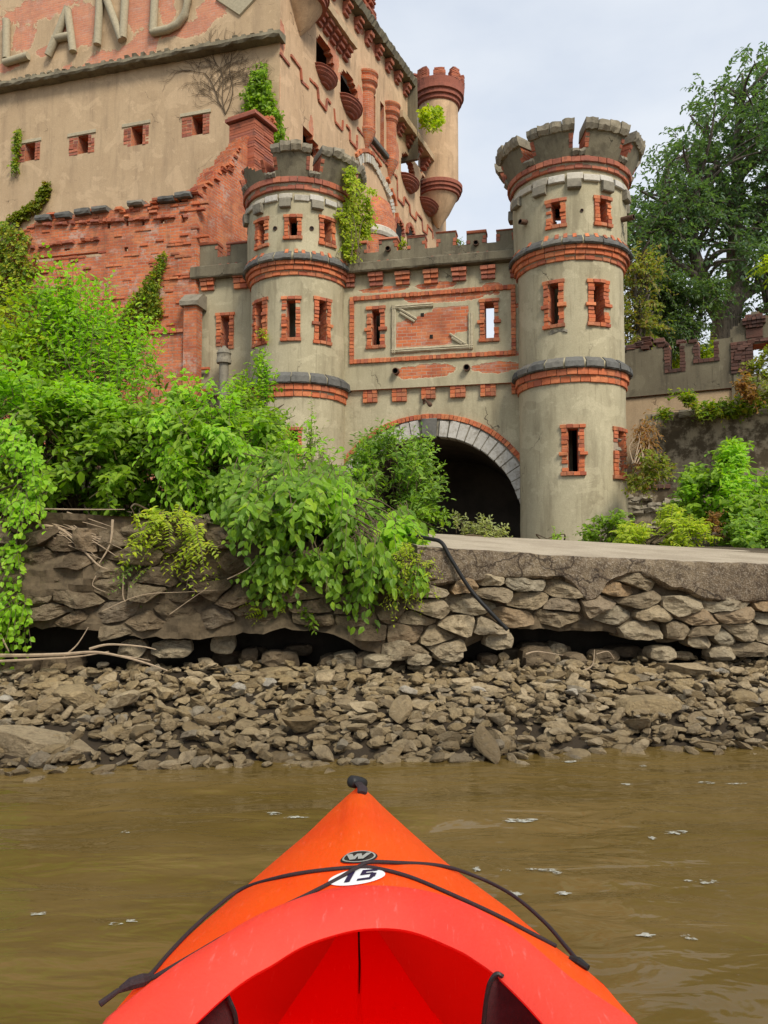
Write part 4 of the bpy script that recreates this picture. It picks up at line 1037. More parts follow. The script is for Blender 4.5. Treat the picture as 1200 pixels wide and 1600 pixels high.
mb = MB()                                                # rusted string of broken courses below the top
for (x0, x1, y) in ((50, 158, 387), (70, 300, 352)):
    u0, z0 = R1.uz(x0, y); u1, z1 = R1.uz(x1, y-14)
    for q in range(int((u1-u0)/.11)):
        a = u0+q*.11; zz_ = z0+(z1-z0)*(a-u0)/(u1-u0)
        if random.random() < .8: block(mb, a, a+.10, zz_-.04, zz_+.03, -.1, random.uniform(.05, .12), P1, .01, .012)
mb.build('broken_course', M['brickdark'], RW)['kind'] = 'stuff'
def boxuv(mb, P, u0, u1, v0, v1, d0, d1, m=0):
    Q = lambda *a: [mb.vert(P(*p), (uv, p[1])) for p, uv in a]
    mb.face(Q(((u0, v0, d1), u0), ((u1, v0, d1), u1), ((u1, v1, d1), u1), ((u0, v1, d1), u0)), m)
    mb.face(Q(((u0, v0, d0), u0-d1+d0), ((u0, v0, d1), u0), ((u0, v1, d1), u0), ((u0, v1, d0), u0-d1+d0)), m)
    mb.face(Q(((u1, v0, d1), u1), ((u1, v0, d0), u1+d1-d0), ((u1, v1, d0), u1+d1-d0), ((u1, v1, d1), u1)), m)
    mb.face(Q(((u0, v1, d1), u0), ((u1, v1, d1), u1), ((u1, v1, d0), u1), ((u0, v1, d0), u0)), m)
    mb.face(Q(((u0, v0, d0), u0), ((u0, v0, d1), u0), ((u1, v0, d1), u1), ((u1, v0, d0), u1)), m)
# corner pilaster with a sloped cap
u0, u1 = R1.u(286, 550, .3), R1.u(306, 550, .3); zc_ = R1.z(296, 478, .3)
mb = MB(); boxuv(mb, P1, u0, u1, 1, zc_, 0.003, .3); mb.build('pilaster', M['brickwall'], RW)
mb = MB(); prismring(mb, [(zc_, -.1), (zc_, .38), (zc_+.10, .38), (zc_+.34, .10), (zc_+.34, -.1)], u0-.08, u1+.06, 3, P1, rough=.012); mb.build('cap', M['capstone'], RW)
u0, u1 = R1.u(215, 560, .22), R1.u(287, 560, .22); zc_ = R1.z(250, 522, .22)
mb = MB(); boxuv(mb, P1, u0, u1, 1, zc_, 0.003, .2)
mb.build('buttress', M['brickwall'], RW)
mb = MB(); bricks_row(mb, u0+.3, u1, zc_, zc_+.08, 0, .26, P1, 5, .01); mb.build('buttress_cap', M['brick'], RW)
# pier standing on the end of the return wall
u0, z0 = R2.uz(386, 240, .1); u1, _ = R2.uz(427, 222, .1); z1 = R2.z(405, 193, .1)
PR = thing('brick_pier', 'stubby dark red brick pier standing above the broken wall at the warehouse corner', 'pier', R2.world((u0+u1)/2, 0, z0-.5))
Pp = PF(R2, *R2.world((u0+u1)/2, 0, 0)[:2], z0-.5)
um = (u0+u1)/2; w_ = .42
mb = MB()
n = int((z1-z0+.5)/.075)
for i in range(n):
    for (a, b) in ((-w_, 0), (0, w_)):
        o_ = .05*(i % 2)
        block(mb, um+a+.004, um+b-.004, z0-.5+i*.075+.005, z0-.5+(i+1)*.075-.003, -.6, .22+random.uniform(-.012, .012), Pp, .007, .005, back=True)
mb.build('brickwork', M['brickdark'], PR)
mb = MB(); block(mb, um-w_-.07, um+w_+.07, z1, z1+.09, -.68, .30, Pp, .02, .01, back=True, seg=3); block(mb, um-w_-.03, um+w_+.03, z1+.09, z1+.16, -.64, .26, Pp, .02, .01, back=True, seg=3); mb.build('cap', M['brickdark'], PR)

# ================================================================== right-hand walls
KX, KY = .308*20, 20.; K = Frame(KX, KY, -R_(27.5))
KW = thing('crenellated_wall', 'grey stucco battlement wall with brick-edged notches right of the right tower', 'wall', (KX, KY, 2.5), -R_(27.5))
PK = PLz(2.5)
k0, k1 = K.u(940, 600), K.u(1146, 570)
zl_, zr_ = K.z(978, 549), K.z(1141, 528)
zt = (zl_+zr_)/2; print('K top', zl_, zr_)
ztop = lambda u: np.interp(u, [K.u(978), K.u(1141)], [zl_, zr_])
n1, n2 = (K.u(1046, 560), K.u(1063, 560), K.z(1055, 576)), (K.u(1091, 550), K.u(1116, 550), K.z(1104, 560))
zb_ = K.z(1075, 612)
mb = MB(); shell(mb, (k0, k1), (zb_, max(zl_, zr_)+.3), [(n1[0], n1[1], n1[2], 99), (n2[0], n2[1], n2[2], 99)], PK, .4, .08, .08, inside=lambda u, v: v < ztop(u)+(.12*mnoise.noise((u*3, 0, 0)) if u < n1[0] else 0))
mb.build('wall_face', [M['stucco_dark'], M['stucco_dark'], M['reveal']], KW, True, 40)
mb = MB()
for n_ in (n1, n2):
    k = int((ztop(n_[0])-n_[2])/.08)
    for e, s_ in ((n_[0], -1), (n_[1], 1)):
        for q in range(k):
            x0, x1 = sorted((e-s_*.01, e+s_*random.uniform(.09, .13))); block(mb, x0, x1, n_[2]+q*.08, n_[2]+q*.08+.072, -.36, .02, PK, .006, .004)
    bricks_row(mb, n_[0]-.12, n_[1]+.12, n_[2]-.09, n_[2]-.005, -.3, .025, PK, 5, .008)
for a, b in ((k0, n1[0]), (n1[1], n2[0]), (n2[1], k1)):
    u = a
    while u < b-.05:
        if random.random() < .55: block(mb, u, min(b, u+.2)-.008, ztop(u)-.005, ztop(u)+.07, -.38, .04+random.uniform(-.015, .015), PK, .008, .006, back=True)
        u += .2
mb.build('brick_edging', M['maroon'], KW)
mb = MB()
for i in range(40):
    u = random.choice((random.gauss(K.u(1010, 535), .32), random.gauss(K.u(988, 540), .12))); z = ztop(u)+.03+random.random()*.3*max(0, 1-abs(u-K.u(1012, 535))/.5)**1.5
    block(mb, u, u+random.uniform(.1, .24), z, z+random.uniform(.06, .14), -.35+random.random()*.2, random.uniform(-.1, .03), PK, .02, .02, back=True)
mb.build('rubble_top', [M['maroon']], KW)
mb = MB(); shell(mb, (k0, K.u(1210, 600)), (1.5, zb_-.05), [], lambda u, v, d: PK(u, v, d-.05), .3, .2); shell(mb, (k0, k1), (zb_-.05, zb_), [], lambda u, v, d: PK(u, v, d-.12), .2, .3)
mb.build('plinth', [M['stucco_tan'], M['inside'], M['inside']], KW)
AX, AY, _ = K.world(K.u(1180, 560), 0, 0)
AG = thing('ruined_arch', 'brick-edged arched gateway with a stepped cap at the end of the battlement wall', 'gateway', (AX, AY, 2.5), -R_(27.5))
ua0 = K.u(1180, 560); PA2 = lambda u, v, d: (u-ua0, -d, v-2.5)
g0, g1 = K.u(1142, 555), K.u(1240, 555); am, ar = K.u(1188, 560), K.u(1188, 560)-K.u(1157, 560); azs = K.z(1160, 560)
gtop = K.z(1170, 522)
def gate_in(u, v):
    x = (u-am)/ar
    if abs(x) < 1 and v < azs+.75*ar*math.sqrt(1-x*x): return v < K.z(1170, 585)
    return v < gtop+max(0, .55*(1-abs(u-K.u(1180, 500))/.75))
mb = MB(); shell(mb, (g0, g1), (2.5, gtop+.7), [], PA2, .6, .06, .06, inside=gate_in); mb.build('gate_wall', [M['stucco_dark'], M['reveal'], M['reveal']], AG)
mb = MB()
for i in range(17):
    a = math.pi*i/16
    block(mb, am+1.14*ar*math.cos(a)-.08, am+1.14*ar*math.cos(a)+.08, azs+.92*ar*math.sin(a)-.04, azs+.92*ar*math.sin(a)+.05, -.5, .05, PA2, .01, .01)
for q in range(9):
    for x in (g0, g0+.16, g0+.32): block(mb, x+.003, x+.157, azs-.35+q*.085, azs-.35+q*.085+.077, -.3, .03+random.uniform(-.01, .01), PA2, .008, .004)
c0, c1 = K.u(1158, 500), K.u(1199, 500); cz = K.z(1178, 506)
for k in range(4): bricks_row(mb, c0+.06*abs(k-1.5), c1-.06*abs(k-1.5), cz+k*.08-.1, cz+k*.08-.028, -.6, .08+.03*k-(.08 if k == 3 else 0), PA2, 5, .008)
block(mb, c0+.1, c1-.1, gtop-.1, cz-.1, -.55, .02, PA2, .02, .01, back=True)
mb.build('brick_trim', M['maroon'], AG)
# mossy retaining wall below it and the low rubble wall
Q = Frame(*K.world(0, 1.6, 0)[:2], -R_(27.5))
MW = thing('retaining_wall', 'moss-blackened plaster retaining wall below the battlement wall', 'wall', (*Q.world(Q.u(1100, 690), 0, 0)[:2], 2.), -R_(27.5))
um = Q.u(1100, 690); PQ = lambda u, v, d: (u-um, -d, v-2.)
q0, q1 = Q.u(1000, 690), Q.u(1280, 690)+9; zt0, zt1 = Q.z(1012, 648), Q.z(1200, 640)
qt = lambda u: np.interp(u, [Q.u(1012, 648), Q.u(1200, 640)], [zt0, zt1])+.10*mnoise.noise((u*2, 4, 0))+.05*mnoise.noise((u*7, 4, 0))
mb = MB(); shell(mb, (q0, q1), (1.5, zt1+.6), [], PQ, 1.4, .12, .1, inside=lambda u, v: v < qt(u)); mb.build('wall_face', [M['stucco_moss'], M['soil'], M['soil']], MW)
mb = MB()
for i in range(60):
    u = random.uniform(q0, q1); z = qt(u)
    block(mb, u, u+random.uniform(.15, .4), z-.1, z+random.uniform(.02, .1), -.3, random.uniform(.0, .1), PQ, .03, .03, back=True)
mb.build('coping_rubble', M['corbel'], MW)
J = Frame(*K.world(0, 3.6, 0)[:2], -R_(20))
LW = thing('low_wall', 'low rubble wall with a red brick cap beside the foot of the right tower', 'wall', (*J.world(J.u(1010, 800), 0, 0)[:2], 1.3), -R_(20))
um = J.u(1010, 800); PJ = lambda u, v, d: (u-um, -d, v-1.3); j0, j1 = J.u(950, 800), J.u(1075, 800); jz = J.z(1010, 764)
mb = MB(); shell(mb, (j0, j1), (1., jz), [], PJ, .5, .1); mb.build('wall_core', [M['stucco_moss'], M['soil'], M['soil']], LW)
mb = MB(); bricks_row(mb, j0, J.u(1048, 760), jz, jz+.085, -.4, .05, PJ, 11, .012); mb.build('brick_cap', M['maroon'], LW)
mb = MB()
for i in range(46):
    a = random.uniform(j0, j1-.3); z = random.uniform(1.2, jz-.25)
    prismring(mb, [(z, -.1), (z+.02, .05), (z+.06, .09), (z+.12, .06), (z+.15, -.1)], a, a+random.uniform(.2, .42), 4, PJ, rough=.03)
mb.build('rubble_stones', M['capstone'], LW)
# ================================================================== stone quay wall
QA = math.atan(.117); Wf = Frame(0, 5.3, QA)
QW = thing('quay_wall', 'undercut dry stone quay wall with a worn concrete deck along its right half', 'wall', (0, 5.3, .3), QA)
PW_ = PLz(.3)
wu = lambda x, y=950, d=0: Wf.u(x, y, d)
bot = [Wf.uz(x, y) for x, y in ((-160, 985), (60, 985), (130, 985), (210, 998), (330, 1000), (440, 985), (520, 990), (560, 1015), (620, 1034), (700, 1026), (760, 1005), (800, 985), (950, 990), (1050, 1006), (1110, 1003), (1130, 1030), (1200, 1022), (1380, 1022))]
zbot = lambda u: float(np.interp(u, [p[0] for p in bot], [p[1] for p in bot]))+.028*mnoise.noise((u*7, 2, 0))+.018*mnoise.noise((u*21, 5, 0))
cb = [Wf.uz(x, y, .05) for x, y in ((640, 930), (672, 918), (700, 913), (740, 911), (790, 905), (880, 904), (905, 925), (912, 941), (935, 938), (948, 912), (985, 897), (1020, 905), (1050, 921), (1075, 924), (1100, 938), (1140, 943), (1200, 942), (1380, 945))]
cbot = lambda u: float(np.interp(u, [p[0] for p in cb], [p[1] for p in cb]))
uc0 = wu(652, 880, .05)
ctp = [Wf.uz(x, y, .05) for x, y in ((640, 851), (700, 856), (900, 869), (1200, 881), (1400, 889))]
ctop = lambda u: float(np.interp(u, [p[0] for p in ctp], [p[1] for p in ctp]))
stp = [Wf.uz(x, y) for x, y in ((-160, 800), (60, 800), (300, 812), (500, 850), (640, 870), (700, 880))]
def stop_(u): return cbot(u)+.05 if u > uc0 else float(np.interp(u, [p[0] for p in stp], [p[1] for p in stp]))
def clip(poly, px, pz, nx, nz):
    out = []
    for i in range(len(poly)):
        a, b = poly[i], poly[(i+1) % len(poly)]
        da, db = (a[0]-px)*nx+(a[1]-pz)*nz, (b[0]-px)*nx+(b[1]-pz)*nz
        if da <= 0: out.append(a)
        if da*db < 0: f = da/(da-db); out.append((a[0]+(b[0]-a[0])*f, a[1]+(b[1]-a[1])*f))
    return out
u_a, u_b = wu(-400), wu(2100)
seeds = []; z = .22; rowi = 0
while z < 1.5:
    hgt = random.uniform(.07, .13); u = u_a+random.uniform(0, .3)
    while u < u_b:
        big = (wu(90) < u < wu(520) and z > Wf.z(300, 945)) 
        w_ = random.choice((random.uniform(.09, .2), random.uniform(.22, .50), random.uniform(.22, .50)))*(1.15 if big else 1)
        if not (big and rowi % 5 == 4): seeds.append((u+w_/2, z+random.uniform(-.045, .045)))
        u += w_
    z += hgt; rowi += 1
AN = 2.2
mbs = MB(); mbl = MB()
def stone(mb, poly, P, dmax, gap=.018, back=-.22):
    cx_ = sum(p[0] for p in poly)/len(poly); cz_ = sum(p[1] for p in poly)/len(poly)
    for _ in range(1):
        q = []
        for i in range(len(poly)):
            a, b = poly[i], poly[(i+1) % len(poly)]; f = random.uniform(.04, .14)
            q += [(a[0]+(b[0]-a[0])*f, a[1]+(b[1]-a[1])*f), (a[0]+(b[0]-a[0])*(1-f), a[1]+(b[1]-a[1])*(1-f))]
        poly = q
    L_ = [math.hypot(poly[i][0]-poly[i-1][0], poly[i][1]-poly[i-1][1]) for i in range(len(poly))]
    per = sum(L_); n = max(14, int(per/.035)); cum = [0]
    for i in range(1, len(poly)+1): cum.append(cum[-1]+math.hypot(poly[i % len(poly)][0]-poly[i-1][0], poly[i % len(poly)][1]-poly[i-1][1]))
    xs_ = [p[0] for p in poly]+[poly[0][0]]; zs_ = [p[1] for p in poly]+[poly[0][1]]
    pts = [(float(np.interp(per*i/n, cum, xs_)), float(np.interp(per*i/n, cum, zs_))) for i in range(n)]
    rad = min(math.hypot(p[0]-cx_, p[1]-cz_) for p in pts)
    sd = random.random()*100
    pl = [(dmax*random.uniform(.75, 1.1), random.uniform(-.7, .7), random.uniform(-1.1, .6)) for _ in range(8)]
    rows = []
    for s_, lim in ((1., back), (1., .0), (.998, .06), (.99, .13), (.95, 9), (.84, 9), (.68, 9), (.5, 9), (.28, 9)):
        row = []
        for (x, y) in pts:
            k = max(.3, 1-gap/max(math.hypot(x-cx_, y-cz_), .03))*s_
            X, Z = cx_+(x-cx_)*k, cz_+(y-cz_)*k
            X += .012*mnoise.noise((X*14, Z*14, sd)); Z += .012*mnoise.noise((X*14, Z*14, sd+9))
            d = min(c+a*(X-cx_)+b*(Z-cz_) for c, a, b in pl)+.026*mnoise.noise((X*9, Z*15, sd+3))+.016*mnoise.noise((X*26, Z*40, sd+3))
            d = min(d, lim) if lim != back else back
            row.append(mb.vert(P(X, Z, d), (X, Z)))
        rows.append(row)
    d = min(c for c, a, b in pl); c_ = mb.vert(P(cx_, cz_, d))
    for r0, r1 in zip(rows, rows[1:]):
        for i in range(n): mb.face((r0[i], r0[(i+1) % n], r1[(i+1) % n], r1[i]) if False else (r0[i], r0[(i+1) % n], r1[(i+1) % n], r1[i]))
    for i in range(n): mb.face((rows[-1][i], rows[-1][(i+1) % n], c_))
near = sorted(seeds)
for (su, sz) in seeds:
    tz = stop_(su)
    if sz > tz-.02 or sz < zbot(su)+.035: continue
    poly = [(su-.8, sz-.5), (su+.8, sz-.5), (su+.8, sz+.5), (su-.8, sz+.5)]
    for (tu, tz2) in seeds:
        if (tu, tz2) == (su, sz) or abs(tu-su) > 1.2 or abs(tz2-sz) > .7: continue
        du_, dz_ = tu-su, (tz2-sz)*AN*AN
        poly = clip(poly, (su+tu)/2, (sz+tz2)/2, du_, dz_)
        if len(poly) < 3: break
    if len(poly) < 3: continue
    poly = [(x, min(y, stop_(x)+.03)) for x, y in poly]
    zmin = min(y for x, y in poly)
    lo = zbot(su)-.03; poly = [(x, max(y, lo+.02*mnoise.noise((x*7, 0, 0)))) for x, y in poly]
    stone(mbs if su > uc0-.1 else mbl, poly, PW_, random.uniform(.05, .16) if su > uc0-.1 else random.uniform(.02, .10), gap=random.choice((.003, .006, .010)) if sz > zbot(su)+.12 else .012)
mbs.build('stonework', M['wallstone'], QW); mbl.build('crumbling_stonework', M['wallstone_dirty'], QW)
mb = MB()                                                # core: crumbling mortar, dark undercut, back
us = refine([u_a, u_b], .045)
for a, b in zip(us, us[1:]):
    za, zb_ = zbot(a)+.01, zbot(b)+.01
    nz = 18
    for k in range(nz):
        f0, f1 = k/nz, (k+1)/nz
        Z = lambda u, f: (zbot(u)+.01)*(1-f)+stop_(u)*f
        D = lambda u, f: -.05+.04*mnoise.noise((u*5, Z(u, f)*6, 1))+.022*mnoise.noise((u*14, Z(u, f)*17, 1))+.014*mnoise.noise((u*31, Z(u, f)*36, 1))+(.09 if u < uc0-.1 else 0)*sm(mnoise.noise((u*1.7, Z(u, f)*3.1, 8)), -.1, .35)
        mb.face([mb.vert(PW_(u, Z(u, f), D(u, f)), (u, f)) for u, f in ((a, f0), (b, f0), (b, f1), (a, f1))], 0)
    D0 = lambda u: D(u, 0)
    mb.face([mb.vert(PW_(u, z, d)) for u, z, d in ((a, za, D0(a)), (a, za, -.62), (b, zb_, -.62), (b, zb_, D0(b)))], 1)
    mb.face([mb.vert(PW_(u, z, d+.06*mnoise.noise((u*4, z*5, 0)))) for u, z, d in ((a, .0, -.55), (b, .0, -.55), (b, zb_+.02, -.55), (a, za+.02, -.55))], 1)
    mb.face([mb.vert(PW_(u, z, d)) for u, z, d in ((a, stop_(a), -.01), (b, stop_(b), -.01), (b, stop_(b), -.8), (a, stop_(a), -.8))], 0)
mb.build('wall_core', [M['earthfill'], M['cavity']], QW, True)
for i in range(34):
    px = random.uniform(-20, 1240); u, z = Wf.uz(px, 1000, -.3); z = H(*Wf.world(u, -.3, 0)[:2])+random.uniform(.03, .10); a, b = random.uniform(.05, .13), random.uniform(.035, .07)
    d = random.uniform(-.42, -.02); mb2 = MB(); stone(mb2, [(u-a, z-b*.6), (u-a*.5, z-b), (u+a*.7, z-b), (u+a, z-b*.2), (u+a*.8, z+b*.9), (u-a*.2, z+b), (u-a*.9, z+b*.6)], lambda u_, v_, d_, d=d: PW_(u_, v_, d_+d), .07, 0.0, -.12); mb2.build('fallen_block', M['wallstone_dirty'], QW)
# concrete facing and deck
mb = MB(); us = refine([uc0, u_b], .035)
def crow(u):
    n_ = lambda k: .012*mnoise.noise((u*6, k*1.7, 2))+.006*mnoise.noise((u*22, k*5, 2))
    zb_, zt = cbot(u)+.012*mnoise.noise((u*17, 0, 0)), ctop(u)+.010*mnoise.noise((u*5, 3, 0))+.006*mnoise.noise((u*23, 3, 0))
    zk = Wf.z(930, 846, -1.9)-.02*(u-1.6)*.5
    zk = float(np.interp(u, [Wf.u(680, 834, -1.9), Wf.u(900, 845, -1.9), Wf.u(1200, 862, -1.9), 9], [Wf.z(680, 834, -1.9), Wf.z(900, 845, -1.9), Wf.z(1200, 862, -1.9), Wf.z(1200, 862, -1.9)]))
    r = [(zb_, -.15), (zb_, .03+n_(1)), (zb_+.02, .06+n_(1))]+[(zb_+.02+(zt-.03-zb_-.02)*k/5, .062+n_(2+k)) for k in range(1, 6)]
    r += [(zt-.005, .055+n_(8)), (zt, .03), (zt+.004, 0)]+[(zt+(zk-zt)*k/6, -1.9*k/6) for k in range(1, 7)]
    return [mb.vert(PW_(u, z, d), (u, z)) for z, d in r]
rows = [crow(u) for u in us]
for r0, r1 in zip(rows, rows[1:]):
    for k in range(len(r0)-1): mb.face((r0[k], r1[k], r1[k+1], r0[k+1]), 1 if k >= 9 else 0)
mb.face(tuple(rows[0]), 0)
mb.build('concrete_deck', [M['concrete'], M['concretetop']], QW, True, 45)
# black hose over the edge
mb = MB(); hp = [PW_(*Wf.uz(640, 836, -.25), -.25), PW_(*Wf.uz(672, 842, -.05), -.05), PW_(*Wf.uz(690, 848, .06), .06), PW_(*Wf.uz(704, 872, .09), .09), PW_(*Wf.uz(735, 921, .12), .12), PW_(*Wf.uz(765, 955, .18), .18), PW_(*Wf.uz(793, 984, .2), .2)]
HB = Vector(Wf.world(hp[0][0], 0, .3))
M['hose'] = plain('black_rubber_hose', (.012, .012, .012), .6, 30, .3)
tube(mb, [Wf.world(p[0], -p[1], p[2]+.3) for p in spline(hp, 8)], .0135, 8)
tag(mb.build('hose', M['hose'], None, True), 'thin black hose draped over the concrete edge down to the stones', 'hose')

# ================================================================== shore stones
def rockproto(seed, sub=3, flat=1.):
    import bmesh
    r = random.Random(seed); bm = bmesh.new(); bmesh.ops.create_icosphere(bm, subdivisions=sub, radius=1)
    V = np.array([v.co[:] for v in bm.verts]); Fc = np.array([[v.index for v in f.verts] for f in bm.faces]); bm.free()
    for k in range(r.randint(9, 13)):
        n = np.array([r.gauss(0, 1), r.gauss(0, 1), r.gauss(0, 1)]); n /= np.linalg.norm(n); d = r.uniform(.36, .80)
        s_ = V@n; m = s_ > d; V[m] -= np.outer(s_[m]-d, n)
    V = V/np.abs(V).max(0)
    V *= np.array([1., r.uniform(.48, .85), r.uniform(.30, .62)])
    if sub > 2: V += np.array([[.035*mnoise.noise((v[0]*3+seed, v[1]*3, v[2]*3)) for _ in range(1)]*3 for v in V])*V
    return V, Fc
PROT = [rockproto(i) for i in range(16)]; PLOW = [rockproto(50+i, 2) for i in range(14)]
PM = []
for V, Fc in PROT:
    me = bpy.data.meshes.new('shore_stone'); me.from_pydata(V.tolist(), [], Fc.tolist()); me.materials.append(M['rock']); PM.append(me)
PMpale = []
for i in (0, 3, 5):
    me = bpy.data.meshes.new('pale_stone'); me.from_pydata(PROT[i][0].tolist(), [], PROT[i][1].tolist()); me.materials.append(M['palestone']); PMpale.append(me)
def hit(px, py):
    d = ray(px, py); Y = 3.4
    while Y < 9:
        x, z = d[0]/d[1]*Y, EYE+d[2]/d[1]*Y
        if z < H(x, Y): return x, Y, H(x, Y)
        Y += .01
    return None
placed = []
def put(me, name, x, y, z, sx, sy, sz, rz, tx, ty, label, cat='stone', group=None):
    o = bpy.data.objects.new(name, me); COL.objects.link(o)
    o.location = (x, y, z); o.scale = (sx, sy, sz); o.rotation_euler = (tx, ty, rz); tag(o, label, cat, group); return o
NAMED = [(122, 1098, 50, 1.1, .9, 'shore_boulder', 'dark angular boulder with a wet shadowed face, left in the rubble bank', 2, 'boulder'),
 (45, 1188, 118, .62, .55, 'shore_slab', 'broad flat brown slab lying at the waterline at the far left', 4, 'stone slab'),
 (1085, 1056, 72, .9, .6, 'shore_boulder', 'big pale ridge-backed boulder against the undercut of the quay wall', 7, 'boulder'),
 (1000, 1054, 44, .9, .7, 'shore_boulder', 'pale rounded boulder just left of the biggest one by the undercut', 9, 'boulder'),
 (1012, 1116, 58, .8, .75, 'shore_slab', 'brown tilted slab in the right of the rubble with a shadow under its lip', 1, 'stone slab'),
 (1095, 1128, 40, .8, .75, 'shore_boulder', 'smooth sloping brown boulder right of the tilted slab', 11, 'boulder'),
 (965, 1164, 40, .8, .6, 'shore_boulder', 'low grey boulder near the water in front of the tilted slab', 6, 'boulder'),
 (1105, 1165, 40, .7, .6, 'shore_slab', 'flat stone at the waterline in the right corner of the rubble', 13, 'stone slab'),
 (735, 1078, 46, .8, .6, 'shore_slab', 'long flat brown stone in the upper middle of the rubble', 3, 'stone slab'),
 (440, 1190, 48, .6, .5, 'shore_slab', 'low wet slab half under water left of the kayak bow', 10, 'stone slab'),
 (420, 1054, 40, .7, .6, 'shore_slab', 'flat yellowish slab at the top of the rubble in the left half', 14, 'stone slab'),
 (90, 1075, 46, .7, .5, 'shore_slab', 'long dark ledge of stone behind the wet-faced boulder', 5, 'stone slab'),
 (1060, 1190, 50, .6, .4, 'shore_slab', 'nearly drowned flat stone in the shallows at the right', 8, 'stone slab')]
for (px, py, wpx, asp, hh, nm, lab, pi_, cat) in NAMED:
    h_ = hit(px, py+6)
    x, y, z = h_; r = wpx/F*y
    put(PM[pi_ % 16], nm, x, y+r*.35, z+r*.22*hh, r, r*asp, r*hh*1.15, random.uniform(-.4, .4), random.uniform(-.1, .1), random.uniform(-.1, .1), lab, cat)
    placed.append((x, y+r*.35, r))
PALE = [(375, 1090, 'small white stone left of centre among the brown rubble'), (422, 1081, 'white flat chip of stone near the top of the rubble left of centre'), (747, 1093, 'white stone beside the long flat brown one'), (893, 1098, 'flat white stone right of centre in the rubble'), (10, 1107, 'pale flat stone at the left edge of the rubble'), (1130, 1063, 'pale angular stone in front of the biggest boulder'), (640, 1096, 'palest stone in the middle of the rubble')]
for i, (px, py, lab) in enumerate(PALE):
    h_ = hit(px, py+4); x, y, z = h_; r = random.uniform(12, 17)/F*y
    put(PMpale[i % 3], 'pale_stone', x, y, z+.075, r, r, r*.8, random.uniform(0, 6), random.uniform(-.3, .3), random.uniform(-.3, .3), lab); placed.append((x, y, r))
LAB = ['angular brown stone in the loose rubble bank below the quay wall', 'small grey-brown stone wedged in the rubble near the waterline', 'dry pale-topped stone along the upper edge of the rubble bank']
cnt = 0; tries = 0
while cnt < 275 and tries < 20000:
    tries += 1
    big = cnt < 70
    r = random.uniform(.085, .13) if cnt < 12 else random.uniform(.06, .085) if big else random.uniform(.045, .064)
    y = random.uniform(3.9, 5.45); x = random.uniform(-.5, .5)*y*1.03
    s_ = y-(5.3+.117*x)
    if not (-1.22 < s_ < -.12): continue
    if any((x-a)**2+((y-b)*1.0)**2 < (.70*(r+c))**2 for a, b, c in placed): continue
    placed.append((x, y, r)); cnt += 1
    z = H(x, y)+r*random.uniform(.3, .7)
    k = 2 if s_ > -.45 else (1 if s_ < -.95 else 0)
    put(random.choice(PM), 'shore_stone', x, y, z, r*random.uniform(.9, 1.25), r*random.uniform(.8, 1.1), r*random.uniform(.8, 1.15), random.uniform(0, 6.28), random.uniform(-.5, .5), random.uniform(-.5, .5), LAB[k], 'stone', ('stones of the middle rubble bank', 'stones at the waterline', 'dry stones at the top of the bank')[k])
VV, FF, off = [], [], 0
for i in range(9500):
    y = random.uniform(3.5, 5.75); x = random.uniform(-4.6, 6.); s_ = y-(5.3+.117*x)
    if not (-1.35 < s_ < .25): continue
    r = .020+.042*random.random()**1.4
    V, Fc = random.choice(PLOW); a, b, c = random.uniform(0, 6.28), random.uniform(-.6, .6), random.uniform(-.6, .6)
    Rz = np.array([[math.cos(a), -math.sin(a), 0], [math.sin(a), math.cos(a), 0], [0, 0, 1]]); Rx = np.array([[1, 0, 0], [0, math.cos(b), -math.sin(b)], [0, math.sin(b), math.cos(b)]])
    W_ = (V*np.array([r*random.uniform(.9, 1.4), r, r*random.uniform(.8, 1.3)]))@Rx.T@Rz.T+np.array([x, y, H(x, y)+r*random.uniform(-.1, 1.1)])
    VV.append(W_); FF.append(Fc+off); off += len(V)
tag(raw('rubble', np.vstack(VV), np.vstack(FF), M['rubble'], None, False, 3), 'countless small broken stones filling the bank between the larger ones', 'rubble', None, 'stuff')
# stones fallen in the undercut
mb = MB()
for (px, py, w_, h_, d) in ((268, 1013, 66, 26, -.1), (207, 1012, 44, 26, -.12), (350, 1005, 40, 30, -.2), (620, 1016, 50, 30, .02), (590, 1032, 46, 20, .05), (655, 1030, 40, 18, .04), (870, 1016, 34, 24, -.25), (700, 1018, 50, 30, .03), (1035, 1020, 44, 24, .0), (540, 1030, 40, 24, -.08), (780, 1000, 50, 26, .02), (1130, 1020, 44, 22, .02), (1090, 1000, 40, 24, .0)):
    u, z = Wf.uz(px, py, d); a = w_/F*5.3/2; b = h_/F*5.3/2
    poly = [(u-a, z-b*.6), (u-a*.5, z-b), (u+a*.7, z-b), (u+a, z-b*.2), (u+a*.8, z+b*.9), (u-a*.2, z+b), (u-a*.9, z+b*.6)]
    mb = MB(); stone(mb, poly, lambda u_, v_, d_, d=d: PW_(u_, v_, d_+d), .07, 0.0, -.12); mb.build('fallen_block', M['wallstone'], QW)

